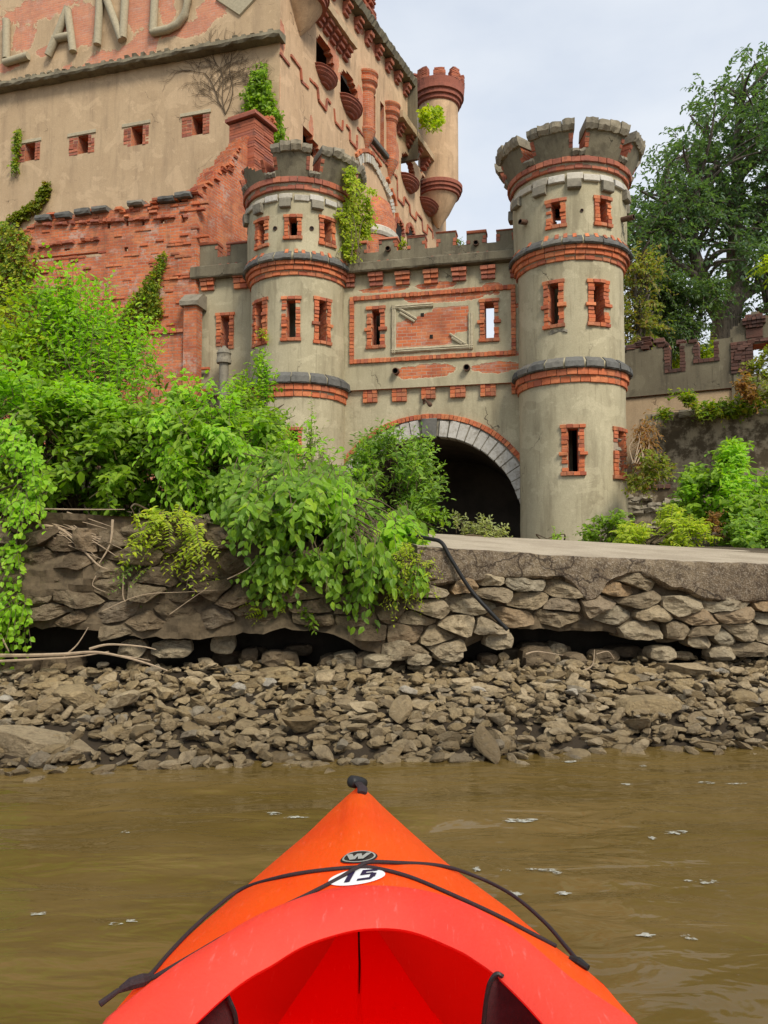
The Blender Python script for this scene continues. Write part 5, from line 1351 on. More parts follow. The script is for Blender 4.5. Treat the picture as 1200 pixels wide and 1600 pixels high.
# ================================================================== kayak
rowsK = [(1236, 551, 573, .372), (1245, 541, 583, .366), (1260, 524, 598, .36), (1280, 503, 620, .355), (1300, 483, 642, .35), (1330, 447, 676, .345), (1360, 412, 712, .34), (1390, 378, 754, .335), (1420, 343, 795, .33), (1450, 308, 830, .33), (1480, 275, 868, .33), (1510, 243, 910, .33), (1540, 213, 945, .33), (1570, 188, 970, .33), (1600, 163, 997, .33)]
YK, CXK, HWK, ZEK = [], [], [], []
for (y, a, b, z) in rowsK:
    p, q = atz(a, y, z), atz(b, y, z); YK.append(p[1]); CXK.append((p[0]+q[0])/2); HWK.append((q[0]-p[0])/2); ZEK.append(z)
tipY = YK[0]+.03
print('kayak tip', YK[0], 'hw end', HWK[-1], YK[-1])
YK = [tipY]+YK+[YK[-1]-.25, -.5, -1.1, -1.6, -1.95]; CXK = [CXK[0]]+CXK+[CXK[-1]]*5; HWK = [.004]+HWK+[HWK[-1], HWK[-1], .28, .14, .004]; ZEK = [.374]+ZEK+[.33, .33, .33, .34, .37]
o_ = np.argsort(YK); YA = np.array(YK)[o_]; fK = lambda arr: (lambda Y, A=np.array(arr)[o_]: float(np.interp(Y, YA, A)))
cxf, hwf, zef = fK(CXK), fK(HWK), fK(ZEK)
zrf = lambda Y: float(np.interp(Y, [-2, -.6, 1.25, 1.5, 1.8, tipY], [.38, .42, .425, .425, .412, .382]))
def deckz(x, Y):
    h_ = max(hwf(Y), 1e-4); t_ = min(1, abs(x-cxf(Y))/h_); e = float(np.interp(Y, [1.2, 1.8, tipY], [2.4, 1.9, 1.3]))
    z = zef(Y)+(zrf(Y)-zef(Y))*(1-t_**e)
    return z+.007*(1-sm(abs(x-cxf(Y)), .028, .05))*sm(Y, 1.5, 1.75)*sm(tipY-Y, .02, .2)
def deckhit(px, py, off=0.):
    z = .40
    for _ in range(30):
        p = atz(px, py, z); z = deckz(p[0], p[1])+off
    return p
ZRIM = .425
ro = [(163, 1602), (195, 1575), (230, 1548), (280, 1512), (330, 1482), (380, 1450), (433, 1425), (507, 1400), (568, 1393), (653, 1399), (727, 1420), (800, 1460), (850, 1500), (900, 1543), (945, 1573), (993, 1602)]
ri = [(262, 1640), (300, 1595), (360, 1540), (395, 1515), (426, 1498), (465, 1474), (507, 1457), (569, 1443), (639, 1446), (712, 1474), (745, 1493), (774, 1514), (815, 1553), (855, 1597), (890, 1640)]
def resamp(pts, n):
    P = [Vector(p) for p in pts]; c = [0]
    for a, b in zip(P, P[1:]): c.append(c[-1]+(b-a).length)
    return [Vector([float(np.interp(c[-1]*i/(n-1), c, [p[k] for p in P])) for k in range(3)]) for i in range(n)]
OUT = [atz(x, y, ZRIM-.012) for x, y in ro]; INN = [atz(x, y, ZRIM) for x, y in ri]
OUT = [p for p in spline(OUT, 6)]; INN = [p for p in spline(INN, 6)]
xl_, xr_ = OUT[0][0], OUT[-1][0]; Yr = OUT[0][1]
back = lambda x0, x1, Y0: [(x0, Y0, ZRIM), (x0+.0, .55, ZRIM), (x0+.03, .1, ZRIM), (x0+.12, -.12, ZRIM), ((x0+x1)/2, -.2, ZRIM), (x1-.12, -.12, ZRIM), (x1-.03, .1, ZRIM), (x1, .55, ZRIM), (x1, Y0, ZRIM)]
KY_ = thing('kayak', 'orange kayak bow with red cockpit rim and crossed black deck cords pointing at the shore', 'kayak', (-.05, .3, 0))
KO = Vector((-.05, .3, 0)); kl = lambda p: tuple(Vector(p)-KO)
def kplastic(name, c, c2, tw, tc_, rough=.34, gl=.45):
    t = NT(name); ob = t.coord(); n1 = t.noise(t.scale(ob, (1, .4, 1)), 5, 5, .6); n2 = t.noise(t.scale(ob, (6, 1, 1)), 22, 6, .7); n3 = t.noise(ob, 120, 2, .5)
    cc = t.mix(t.smooth(n1, .35, .7), c, c2); cc = t.mix(t.math('MULTIPLY', t.smooth(n2, .58, .72), .45), cc, tuple(min(1, x*1.1+.14) for x in c)); cc = t.mix(t.math('MULTIPLY', t.smooth(t.noise(ob, 9, 7, .72), .60, .75), .35), cc, tuple(x*.55+.03 for x in c2))
    m = t.done(cc, rough, t.bump(t.math('ADD', n3, t.math('MULTIPLY', n2, .8)), .22, .003), gl, 0., tc_, tw)
    p = [x for x in t.t.nodes if x.type == 'BSDF_PRINCIPLED'][0]
    t.t.links.new(t.n('MapRange', {0: n2, 1: .35, 2: .75, 3: rough, 4: rough+.22}).outputs[0], p.inputs['Roughness']); return m
M['kdeck'] = kplastic('orange_plastic', (.97, .145, .010), (.94, .11, .010), .42, (1., .05, .01))
M['krim'] = kplastic('red_rim_plastic', (.92, .07, .04), (.85, .05, .03), .2, (.9, .05, .03), .45)
M['kin'] = kplastic('red_inner_plastic', (.97, .008, .003), (.95, .006, .003), .48, (1., .012, .005), .7, .05)
M['kfloor'] = kplastic('red_floor_plastic', (.97, .008, .003), (.95, .006, .003), .0, (1., .012, .005), .8, .03)
M['cord'] = plain('black_cord', (.034, .021, .024), .75, 300, .5)
M['blackrubber'] = plain('black_rubber', (.016, .015, .015), .45, 60, .3)
M['pad'] = plain('maroon_foam', (.055, .016, .018), .9, 80, .4)
M['sticker'] = plain('white_sticker', (.80, .80, .80), .35, 10, .05); M['ink'] = plain('dark_blue_ink', (.02, .012, .05), .4, 10, .1)
M['silver'] = plain('silver_print', (.50, .50, .48), .3, 10, .1, .5, .4); M['badge'] = plain('black_badge', (.02, .018, .02), .35, 10, .1)
# deck
ol = sorted([(p[1], p[0]) for p in OUT if p[0] < OUT[len(OUT)//2][0]+.001]); orr = sorted([(p[1], p[0]) for p in OUT if p[0] >= OUT[len(OUT)//2][0]])
apY = max(p[1] for p in OUT); apx = [p[0] for p in OUT if p[1] == apY][0]
def cl(Y): return cxf(Y) if Y >= apY else max(float(np.interp(Y, [q[0] for q in ol], [q[1] for q in ol]))+.02, cxf(Y)-hwf(Y)+.006)
def cr(Y): return cxf(Y) if Y >= apY else min(float(np.interp(Y, [q[0] for q in orr], [q[1] for q in orr]))-.02, cxf(Y)+hwf(Y)-.006)
YS = sorted(set([tipY-.0005]+list(np.linspace(tipY-.02, apY+.005, 60))+[apY-.12*(i/14)**2 for i in range(15)]+list(np.linspace(apY-.13, -.1, 40))))
YS2 = list(np.linspace(-.12, -1.95, 24))
mb = MB(); n = 16
def strip(Y, s_):
    e = cxf(Y)-hwf(Y) if s_ < 0 else cxf(Y)+hwf(Y); c = (cl(Y) if s_ < 0 else cr(Y)) if Y > -.11 else cxf(Y)
    return [mb.vert(kl((e+(c-e)*i/n, Y, deckz(e+(c-e)*i/n, Y))), (e+(c-e)*i/n, Y)) for i in range(n+1)]
for s_ in (-1, 1):
    R0 = [strip(Y, s_) for Y in YS]
    for r0, r1 in zip(R0, R0[1:]):
        for k in range(n): mb.face((r0[k], r0[k+1], r1[k+1], r1[k]) if s_ < 0 else (r0[k], r1[k], r1[k+1], r0[k+1]))
    R0 = [strip(Y, s_) for Y in YS2]
    for r0, r1 in zip(R0, R0[1:]):
        for k in range(n): mb.face((r0[k], r1[k], r1[k+1], r0[k+1]) if s_ < 0 else (r0[k], r0[k+1], r1[k+1], r1[k]))
mb.build('deck', M['kdeck'], KY_, True, 60)
# hull and inner liner
def loft(name, prof, Ys, mat, fl=False):
    mb = MB(); rows = []
    for Y in Ys:
        h_, c_, ze = hwf(Y), cxf(Y), zef(Y); rows.append([mb.vert(kl((c_+h_*a, Y, z(ze) if callable(z) else z)), (a, Y)) for a, z in prof])
    for r0, r1 in zip(rows, rows[1:]):
        for k in range(len(prof)-1): mb.face((r0[k], r1[k], r1[k+1], r0[k+1]))
    return mb.build(name, mat, KY_, True, 40)
Yall = list(np.linspace(tipY, -1.95, 80))
loft('inner_floor_or_added_cover', [(-.76, .045), (-.5, .042), (-.03, .038), (0, .032), (.03, .038), (.5, .042), (.76, .045)], list(np.linspace(tipY-.06, -.5, 50)), M['kfloor'])
loft('hull', [(-1, lambda e: e), (-1.015, lambda e: e-.012), (-.99, lambda e: e-.03), (-.93, .16), (-.72, .02), (-.3, -.05), (0, -.07), (.3, -.05), (.72, .02), (.93, .16), (.99, lambda e: e-.03), (1.015, lambda e: e-.012), (1, lambda e: e)], Yall, M['kin'])
il = [(-.7, lambda e: e+.035), (-.95, lambda e: e-.01), (-.92, .2), (-.8, .09), (-.55, .045), (-.06, .03), (-.02, .02), (0, .0), (.02, .02), (.06, .03), (.55, .045), (.8, .09), (.92, .2), (.95, lambda e: e-.01), (.7, lambda e: e+.035)]
#loft('inner_liner', il, list(np.linspace(tipY-.12, -.3, 50)), M['kin'])
mb = MB(); tube(mb, [kl((cxf(Y), Y, .037)) for Y in np.linspace(tipY-.1, 1.86, 20)], [.0034-.00014*i for i in range(20)], 6); mb.build('keel_seam', M['hole'], KY_)
# cockpit rim
N = 120
oo = resamp(OUT, N); ii = resamp(INN, N)
bo = resamp(back(xr_*0+OUT[-1][0], OUT[0][0], Yr), 40); bi = resamp(back(INN[-1][0], INN[0][0], INN[0][1]), 40)
bo = [Vector((2*(OUT[-1][0]+OUT[0][0])/2-p[0], p[1], p[2])) for p in bo]; bi = [Vector((INN[-1][0]+INN[0][0]-p[0], p[1], p[2])) for p in bi]
bo = resamp(spline([OUT[-1], (OUT[-1][0]+.01, .6, ZRIM), (OUT[-1][0]-.03, .1, ZRIM), (OUT[-1][0]-.14, -.1, ZRIM), (-.03, -.16, ZRIM), (OUT[0][0]+.14, -.1, ZRIM), (OUT[0][0]+.03, .1, ZRIM), (OUT[0][0]-.01, .6, ZRIM), OUT[0]], 8), 60)
bi = resamp(spline([INN[-1], (INN[-1][0]+.02, .6, ZRIM), (INN[-1][0]-.01, .15, ZRIM), (INN[-1][0]-.10, -.03, ZRIM), (-.03, -.08, ZRIM), (INN[0][0]+.10, -.03, ZRIM), (INN[0][0]+.01, .15, ZRIM), (INN[0][0]-.02, .6, ZRIM), INN[0]], 8), 60)
oo, ii = oo+bo[1:-1], ii+bi[1:-1]
mb = MB(); rows = []
for a, b in zip(oo, ii):
    f = lambda k, z: mb.vert(kl((a[0]+(b[0]-a[0])*k, a[1]+(b[1]-a[1])*k, z)), (k, 0))
    rows.append([f(.06, ZRIM-.05), f(0, ZRIM-.02), f(.03, ZRIM-.002), f(.15, ZRIM+.008), f(.45, ZRIM+.012), f(.75, ZRIM+.008), f(.93, ZRIM-.002), f(1., ZRIM-.008), f(.97, ZRIM-.014), f(.6, ZRIM-.018)])
for i in range(len(rows)):
    r0, r1 = rows[i], rows[(i+1) % len(rows)]
    for k in range(len(r0)-1): mb.face((r0[k], r0[k+1], r1[k+1], r1[k]))
mb.build('cockpit_rim', M['krim'], KY_, True, 60)
# thigh pads under the deck
for pts, s_ in (([(292, 1640), (303, 1600), (318, 1578), (342, 1556), (352, 1553), (360, 1566), (368, 1590), (372, 1640)], 1), ([(752, 1640), (756, 1596), (760, 1560), (766, 1535), (776, 1522), (790, 1530), (822, 1562), (868, 1605), (880, 1640)], -1)):
    mb = MB(); fr_ = [at(x, y, 1.17) for x, y in pts]; bk = [at(x+s_*3, y+3, 1.22) for x, y in pts]
    a = [mb.vert(kl(p)) for p in fr_]; b = [mb.vert(kl(p)) for p in bk]; mb.face(tuple(a))
    for k in range(len(a)): mb.face((a[k], b[k], b[(k+1) % len(a)], a[(k+1) % len(a)]))
    o = mb.build('thigh_pad', M['pad'], KY_)
    mb = MB(); tube(mb, [kl(p) for p in spline([at(x, y, 1.165) for x, y in pts], 4)], .0035, 6); mb.build('pad_edging', M['blackrubber'], o)
# deck cords
def cord(px, r=.0037, name='deck_cord'):
    mb = MB(); pts = []
    for (x, y, *e) in px: pts.append(deckhit(x, y, r*.9+(e[0] if e else 0)))
    tube(mb, [kl(p) for p in spline(pts, 6)], r, 8); return mb.build(name, M['cord'], KY_, True)
cord([(212, 1541), (246, 1524), (300, 1493), (360, 1458), (420, 1427), (480, 1398), (530, 1372), (562, 1353, .004), (580, 1347, .006), (620, 1348), (690, 1353), (745, 1370), (800, 1398), (850, 1440), (885, 1480), (908, 1508)])
cord([(214, 1537), (236, 1522), (262, 1492), (300, 1452), (345, 1412), (380, 1388), (440, 1370), (500, 1360), (560, 1355), (590, 1357), (640, 1370), (700, 1395), (770, 1427), (830, 1458), (868, 1478)])
mb = MB(); kn = [deckhit(212, 1540, .008)]
tube(mb, [kl(Vector(kn[0])+Vector(d)) for d in ((.022, .016, .004), (.01, .0, .008), (-.006, -.006, .006), (-.02, -.012, 0))], [.006, .010, .009, .005], 8)
for dx in ((-.045, -.03, -.012), (-.05, -.014, -.02)): tube(mb, [kl(kn[0]), kl(Vector(kn[0])+Vector(dx)*.5+Vector((0, 0, .006))), kl(Vector(kn[0])+Vector(dx))], [.0045, .004, .005], 7)
mb.build('cord_knot', M['cord'], KY_)
for (x, y) in ((905, 1503),):
    p = Vector(deckhit(x, y, .006)); mb = MB(); tube(mb, [kl(p+Vector((-.012, .012, 0))), kl(p), kl(p+Vector((.012, -.012, -.004)))], [.005, .0075, .005], 8); mb.build('cord_anchor', M['blackrubber'], KY_)
# stickers, following the deck
class Decal:
    def __init__(s, cx, cy, rx, ry, rot):
        c = deckhit(cx, cy); r = deckhit(cx+rx, cy-rx*math.tan(rot)); u = deckhit(cx, cy-ry)
        s.c = c; s.a = (r[0]-c[0], r[1]-c[1]); s.b = (u[0]-c[0], u[1]-c[1])
    def p(s, x, y, o): X = s.c[0]+s.a[0]*x+s.b[0]*y; Y = s.c[1]+s.a[1]*x+s.b[1]*y; return kl((X, Y, deckz(X, Y)+o))
    def oval(s, mb, k, o, m=0, ki=0):
        n = 40; R0 = [[mb.vert(s.p(r*math.cos(2*math.pi*i/n), r*math.sin(2*math.pi*i/n), o)) for i in range(n)] for r in np.linspace(max(ki, .02), k, 7)]
        for r0, r1 in zip(R0, R0[1:]):
            for i in range(n): mb.face((r0[i], r1[i], r1[(i+1) % n], r0[(i+1) % n]), m)
        if not ki: mb.face(tuple(R0[0]), m)
    def poly(s, mb, pts, o, m=0, sub=5):
        a, b, c, d = pts
        g = [[mb.vert(s.p(*(((1-u)*(1-v)*a[k]+u*(1-v)*b[k]+u*v*c[k]+(1-u)*v*d[k]) for k in (0, 1)), o)) for u in np.linspace(0, 1, sub)] for v in np.linspace(0, 1, sub)]
        for i in range(sub-1):
            for j in range(sub-1): mb.face((g[i][j], g[i][j+1], g[i+1][j+1], g[i+1][j]), m)
D1 = Decal(561, 1340.5, 29, 9.5, math.radians(3)); mb = MB()
D1.oval(mb, 1.0, .0022); o = mb.build('logo_badge', M['badge'], KY_, True)
mb = MB(); D1.oval(mb, .90, .0034, 0, .80)
W_ = [((-.66, .46), (-.36, .46), (-.22, -.46), (-.50, -.46)), ((-.50, -.46), (-.22, -.46), (.06, .40), (-.10, .40)), ((-.06, .40), (.14, .40), (.20, -.46), (-.06, -.46)), ((-.06, -.46), (.22, -.46), (.70, .46), (.42, .46))]
for q in W_: D1.poly(mb, q, .0038)
mb.build('logo_mark', M['silver'], o, True)
D2 = Decal(558, 1371, 44, 11.5, math.radians(5)); mb = MB(); D2.oval(mb, 1.0, .0022); o = mb.build('number_sticker', M['sticker'], KY_, True)
mb = MB(); sh = lambda x, y: (x+y*.16, y)
Q_ = [((-.36, -.62), (-.16, -.62), (-.16, .62), (-.36, .62)), ((-.62, .25), (-.36, .40), (-.36, .62), (-.62, .42)),
      ((.10, .42), (.66, .42), (.66, .64), (.10, .64)), ((.10, .02), (.28, .02), (.28, .64), (.10, .64)), ((.10, .0), (.54, .06), (.54, .26), (.10, .20)), ((.48, -.40), (.68, -.34), (.68, .12), (.48, .22)), ((.08, -.64), (.56, -.64), (.64, -.40), (.08, -.42))]
for q in Q_: D2.poly(mb, [sh(*p) for p in q], .0036)
mb.build('number', M['ink'], o, True)
# carry toggle at the bow
mb = MB(); p = Vector(at(560, 1226, tipY-.01)); 
a, b = Vector(at(546, 1221, tipY+.03)), Vector(at(572, 1238, tipY-.03))
c0, c1 = Vector(at(549, 1221, tipY-.02)), Vector(at(569, 1224, tipY+.02))
ax = (c1-c0); tube(mb, [kl(c0+ax*k) for k in (-.1, 0, .35, .7, 1.0, 1.08)], [.010, .0165, .0175, .0165, .013, .008], 14)
mb.build('carry_toggle', M['blackrubber'], KY_, True)
mb = MB(); q0 = deckhit(566, 1239, .003); tube(mb, [kl(p+Vector((0, 0, .004))), kl(Vector(q0)+Vector((0, .02, .008))), kl(q0)], [.012, .014, .013], 8, flat=.45); mb.build('toggle_strap', M['cord'], KY_)

# ================================================================== pale flecks that paint sky glints onto the river
t = NT('pale_glint_film'); n1 = t.noise(t.n('NewGeometry').outputs['Position'], 38, 4, .65)
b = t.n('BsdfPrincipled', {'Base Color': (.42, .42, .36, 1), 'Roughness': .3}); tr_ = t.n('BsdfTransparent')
t.t.links.new(t.n('MixShader', {0: t.smooth(n1, .62, .38), 1: tr_.outputs[0], 2: b.outputs[0]}).outputs[0], t.out.inputs[0]); M['painted_glint'] = t.m
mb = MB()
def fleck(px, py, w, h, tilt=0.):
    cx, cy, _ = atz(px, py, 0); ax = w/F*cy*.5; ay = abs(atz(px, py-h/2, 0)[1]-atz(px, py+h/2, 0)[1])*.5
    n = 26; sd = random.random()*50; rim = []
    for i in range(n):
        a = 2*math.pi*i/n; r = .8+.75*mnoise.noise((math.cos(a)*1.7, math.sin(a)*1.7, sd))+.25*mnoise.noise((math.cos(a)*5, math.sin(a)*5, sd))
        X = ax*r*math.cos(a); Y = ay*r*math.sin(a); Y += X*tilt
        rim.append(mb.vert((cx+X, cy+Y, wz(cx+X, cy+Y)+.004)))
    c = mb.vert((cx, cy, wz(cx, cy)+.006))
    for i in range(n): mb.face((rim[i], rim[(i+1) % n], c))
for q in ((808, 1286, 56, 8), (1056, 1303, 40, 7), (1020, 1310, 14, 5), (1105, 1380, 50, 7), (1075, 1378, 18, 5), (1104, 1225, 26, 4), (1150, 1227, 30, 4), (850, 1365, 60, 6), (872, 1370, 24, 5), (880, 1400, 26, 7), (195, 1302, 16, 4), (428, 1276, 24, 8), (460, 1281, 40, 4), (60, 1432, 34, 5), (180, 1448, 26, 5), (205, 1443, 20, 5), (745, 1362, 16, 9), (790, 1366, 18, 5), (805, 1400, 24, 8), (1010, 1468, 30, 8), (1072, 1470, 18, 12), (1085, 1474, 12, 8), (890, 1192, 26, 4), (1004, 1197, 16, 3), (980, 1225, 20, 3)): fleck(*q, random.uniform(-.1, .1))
tag(mb.build('painted_glint', M['painted_glint'], None, True), 'scattered pale flecks painting sky glints on the brown water', 'painted_glint', None, 'stuff')
# ================================================================== vegetation
def inpoly(P, pts):
    x, y = pts[:, 0], pts[:, 1]; c = np.zeros(len(pts), bool); n = len(P)
    for i in range(n):
        x1, y1 = P[i]; x2, y2 = P[(i+1) % n]
        k = ((y1 > y) != (y2 > y)) & (x < (x2-x1)*(y-y1)/((y2-y1) if y2 != y1 else 1e-9)+x1); c ^= k
    return c
def edgedist(P, pts):
    d = np.full(len(pts), 1e9)
    for i in range(len(P)):
        a, b = np.array(P[i], float), np.array(P[(i+1) % len(P)], float); ab = b-a
        t_ = np.clip(((pts-a)@ab)/(ab@ab+1e-9), 0, 1); d = np.minimum(d, np.linalg.norm(pts-(a+t_[:, None]*ab), axis=1))
    return d
def polysample(P, n):
    P = [tuple(p) for p in P]; lo, hi = np.min(P, 0), np.max(P, 0); out = []
    while sum(map(len, out)) < n:
        q = rng.uniform(lo, hi, (n*3, 2)); out.append(q[inpoly(P, q)])
    return np.vstack(out)[:n]
def rays(px, Y):
    a = (px[:, 0]-600)/F; b = (800-px[:, 1])/F; dy = CP-b*SP; dz = SP+b*CP
    return np.stack([a/dy*Y, Y, EYE+dz/dy*Y], 1)
nrm = lambda v: v/np.maximum(np.linalg.norm(v, axis=-1, keepdims=True), 1e-9)
LEAF = np.array([(0, 0, 0), (.28, -.5, .05), (.68, -.40, .02), (1, 0, -.13), (.68, .40, .02), (.28, .5, .05)])
LFA = np.array([[0, 1, 2, 3], [0, 3, 4, 5]])
def leaves_of(Pp, D, Lg, k, size, asp, droop=.3, ld=.25, jit=.35, pinnate=False, up=.8, face=(0, -.5, .4), tipgrow=.35, start=.12):
    """leaves alternating along curved twigs; returns leaf verts, leaf faces, twig polylines"""
    N = len(Pp); t_ = (np.arange(k)+.6)/k*(1-start)+start
    Lg = np.broadcast_to(Lg, (N,))[:, None, None]
    pos = Pp[:, None, :]+D[:, None, :]*Lg*t_[None, :, None]; pos[..., 2] -= (Lg[..., 0]*droop*t_**2)
    tang = D[:, None, :]+np.zeros((1, k, 1)); tang = tang.copy(); tang[..., 2] -= 2*droop*t_; tang = nrm(tang)
    side = nrm(np.cross(tang, np.array([0, 0, 1.])+rng.normal(0, .25, (N, 1, 3))))
    if not pinnate:
        roll = rng.uniform(-.6, .6, (N, k, 1)); b = np.cross(side, tang); side = nrm(side*np.cos(roll)+b*np.sin(roll))
    sg = np.where(np.arange(k) % 2 == 0, 1., -1.)[None, :, None]
    if pinnate: ax = tang*.45+side*sg
    else: ax = tang*rng.uniform(.3, .9, (N, k, 1))+side*sg*.85+rng.normal(0, jit, (N, k, 3))
    ax[..., 2] -= ld; ax = nrm(ax)
    nn = np.array([0, 0, up])+np.array(face)+rng.normal(0, .35 if not pinnate else .12, (N, k, 3)); nn = nrm(nn-ax*(nn*ax).sum(-1, keepdims=True)); bb = np.cross(nn, ax)
    s_ = size*rng.uniform(.6, 1.35, (N, k, 1))*(1-tipgrow*t_[None, :, None])
    T_ = LEAF[None, None]
    V = pos[:, :, None, :]+s_[:, :, None]*(ax[:, :, None]*T_[..., 0:1]+bb[:, :, None]*T_[..., 1:2]*asp+nn[:, :, None]*T_[..., 2:3])
    V = V.reshape(-1, 3); Fc = (LFA[None]+(np.arange(N*k)*6)[:, None, None]).reshape(-1, 4)
    return V, Fc, pos
def twigs_of(Pp, pos, r):
    """thin three-sided twigs through the leaf bases"""
    pl = np.concatenate([Pp[:, None, :], pos[:, ::max(1, pos.shape[1]//4)]], 1); N, m = pl.shape[:2]
    off = np.array([(0, .87, -.5), (.87, -.4, .5), (-.87, -.4, .5)])*.8
    rr = r*np.linspace(1, .35, m)[None, :, None, None]
    V = (pl[:, :, None, :]+off[None, None]*rr).reshape(-1, 3)
    fs = []
    for a in range(m-1):
        for c in range(3): fs.append([a*3+c, a*3+(c+1) % 3, (a+1)*3+(c+1) % 3, (a+1)*3+c])
    Fc = (np.array(fs)[None]+(np.arange(N)*m*3)[:, None, None]).reshape(-1, 4)
    return V, Fc
def plant(name, label, cat, base, regs, stems=None, smat='stem', group=None, stemn=14, partname='foliage'):
    """regs: dicts with poly (picture outline), Y (distance or function of pixel), th, n, L, k, size, asp, mat ..."""
    T = thing(name, label, cat, base, 0, group); B = np.array(base)
    tv, tf, to = [], [], 0; bym = {}
    sb = []
    for r in regs:
        if 'pts' in r: Pp = r['pts']; D = r['dirs']; n = len(Pp)
        else:
            P = r['poly']; q = polysample(P, int(r['n']*1.5)); sd = rng.uniform(0, 99); sc = r.get('cs', 45.)
            nv_ = np.array([mnoise.noise((x/sc, y/sc, sd)) for x, y in q]); keep = nv_ > np.quantile(nv_, .333); q, nv_ = q[keep], nv_[keep]
            e = edgedist(P, q); em = max(e.max(), 1); f = np.clip(e/(em*.75), 0, 1)
            Y0 = r['Y']; Y0 = np.array([Y0(*p) for p in q]) if callable(Y0) else np.full(len(q), float(Y0))
            bul = r.get('th', .5)*np.sqrt(1-(1-f)**2)
            Y = Y0-bul*rng.uniform(-.45, .8, len(q))-bul*.9*np.clip(nv_*1.6, -.3, .8)
            Pp = rays(q, Y); c = np.mean(P, 0); out = np.stack([(q[:, 0]-c[0])/(np.ptp(np.array(P)[:, 0])/2+1), np.zeros(len(q)), (c[1]-q[:, 1])/(np.ptp(np.array(P)[:, 1])/2+1)], 1)
            D = nrm(out*r.get('out', .6)+np.array(r.get('dir', (0, -.4, .4)))+rng.normal(0, r.get('rnd', .45), (len(q), 3)))
        Lg = r.get('L', .3)*rng.uniform(.6, 1.25, len(Pp))
        Pp = Pp-D*Lg[:, None]*.5
        V, Fc, pos = leaves_of(Pp, D, Lg, r.get('k', 9), r.get('size', .07), r.get('asp', .55), r.get('droop', .3), r.get('ld', .25), r.get('jit', .35), r.get('pin', False), r.get('up', .8), r.get('face', (0, -.5, .4)), r.get('tg', .35))
        bym.setdefault(r['mat'], []).append((V, Fc))
        a, b = twigs_of(Pp, pos, r.get('tr', .004)); tv.append(a); tf.append(b+to); to += len(a)
        sb.append(Pp[rng.integers(0, len(Pp), min(stemn, len(Pp)))])
    for i, (m_, lst) in enumerate(bym.items()):
        o = 0; VV, FF = [], []
        for V, Fc in lst: VV.append(V-B); FF.append(Fc+o); o += len(V)
        raw(partname, np.vstack(VV), np.vstack(FF), M[m_], T, False)
    raw('twigs', np.vstack(tv)-B, np.vstack(tf), M[smat], T, False)
    if stemn:
        mb = MB()
        for p in np.vstack(sb):
            b0 = np.array(base)+np.array([random.uniform(-.15, .15), random.uniform(-.1, .1), -.05]); b0[0] = b0[0]*.4+p[0]*.6 if stems == 'spread' else b0[0]
            b0[2] = min(b0[2], p[2]-.02)
            m_ = (b0+p)/2+np.array([random.uniform(-.1, .1), random.uniform(-.1, .1), .12*np.linalg.norm(p-b0)])
            tube(mb, [tuple(np.array(v)-B) for v in spline([b0, m_, p], 5)], [float(x) for x in np.linspace(.012, .004, 11)], 5)
        mb.build('stem', M[smat], T)
    return T
def wallvine(name, label, fr, poly, n, mat, size, base_px, d=.04, L_=.25, k=6, dirv=(0, 0, 1), asp=.8, group=None, th=.1, cat='vine', stems=()):
    """creeper lying on an upright plane"""
    q = polysample(poly, n); w_ = np.array([fr.world(*[fr.uz(x, y, d)[0], d, fr.uz(x, y, d)[1]]) for x, y in q])
    nv = np.array([fr.s, -fr.c, 0]); tg_ = np.array([fr.c, fr.s, 0])
    w_ = w_+nv*rng.uniform(0, th, (n, 1))
    D = nrm(np.array(dirv)+tg_*rng.normal(0, .7, (n, 1))+np.array([0, 0, 1])*rng.normal(0, .5, (n, 1))+nv*rng.uniform(0, .5, (n, 1)))
    u, z = fr.uz(*base_px, d); base = fr.world(u, d, z)
    T = plant(name, label, cat, base, [dict(pts=w_, dirs=D, L=L_, k=k, size=size, asp=asp, mat=mat, droop=.3, ld=.5, face=tuple(nv*.9), up=.4, tr=.005)], None, 'stem', group, 0)
    mb = MB()
    for pts in stems:
        tube(mb, [tuple(Vector(fr.world(fr.uz(x, y, d)[0], .03, fr.uz(x, y, d)[1]))-Vector(base)) for x, y in pts], .018, 5)
    if stems: mb.build('stem', M['stem'], T)
    return T
WQ = lambda x, y: 5.3+.117*(x-600)/F*5.3
# --- big shrubs on the left, back to front
plant('shrub', 'tall shrub with upright whip-like shoots against the orange brick wall at the far left', 'shrub', at(90, 800, 9.2)[:2]+(1.6,),
    [dict(poly=[(-60, 520), (0, 500), (30, 480), (70, 455), (105, 440), (130, 470), (170, 500), (195, 520), (215, 560), (250, 570), (260, 640), (220, 690), (-60, 690)], Y=9.2, th=.9, n=560, L=.62, k=11, size=.105, asp=.55, mat='leaf', dir=(0, -.3, .8), rnd=.4, droop=.25),
     dict(poly=[(40, 470), (95, 432), (120, 455), (205, 520), (240, 560), (200, 590), (60, 560)], Y=9., th=.5, n=150, L=.95, k=13, size=.095, asp=.5, mat='leaf_bright', dir=(0, -.2, 1.2), rnd=.25, droop=.1)], stemn=26)
plant('shrub', 'broad dark green shrub filling the left edge above the stone wall', 'shrub', at(110, 800, 7.2)[:2]+(1.5,),
    [dict(poly=[(-80, 600), (0, 585), (90, 600), (180, 610), (215, 660), (250, 700), (255, 780), (180, 800), (60, 795), (-80, 810)], Y=7.4, th=.9, n=1150, L=.46, k=10, size=.096, asp=.6, mat='leaf', dir=(0, -.6, .35), rnd=.5, droop=.4),
     dict(poly=[(-60, 560), (40, 570), (130, 590), (200, 620), (180, 660), (60, 650), (-60, 650)], Y=7.2, th=.6, n=200, L=.5, k=10, size=.085, asp=.6, mat='leaf_bright', dir=(0, -.5, .8), rnd=.4)], stemn=26)
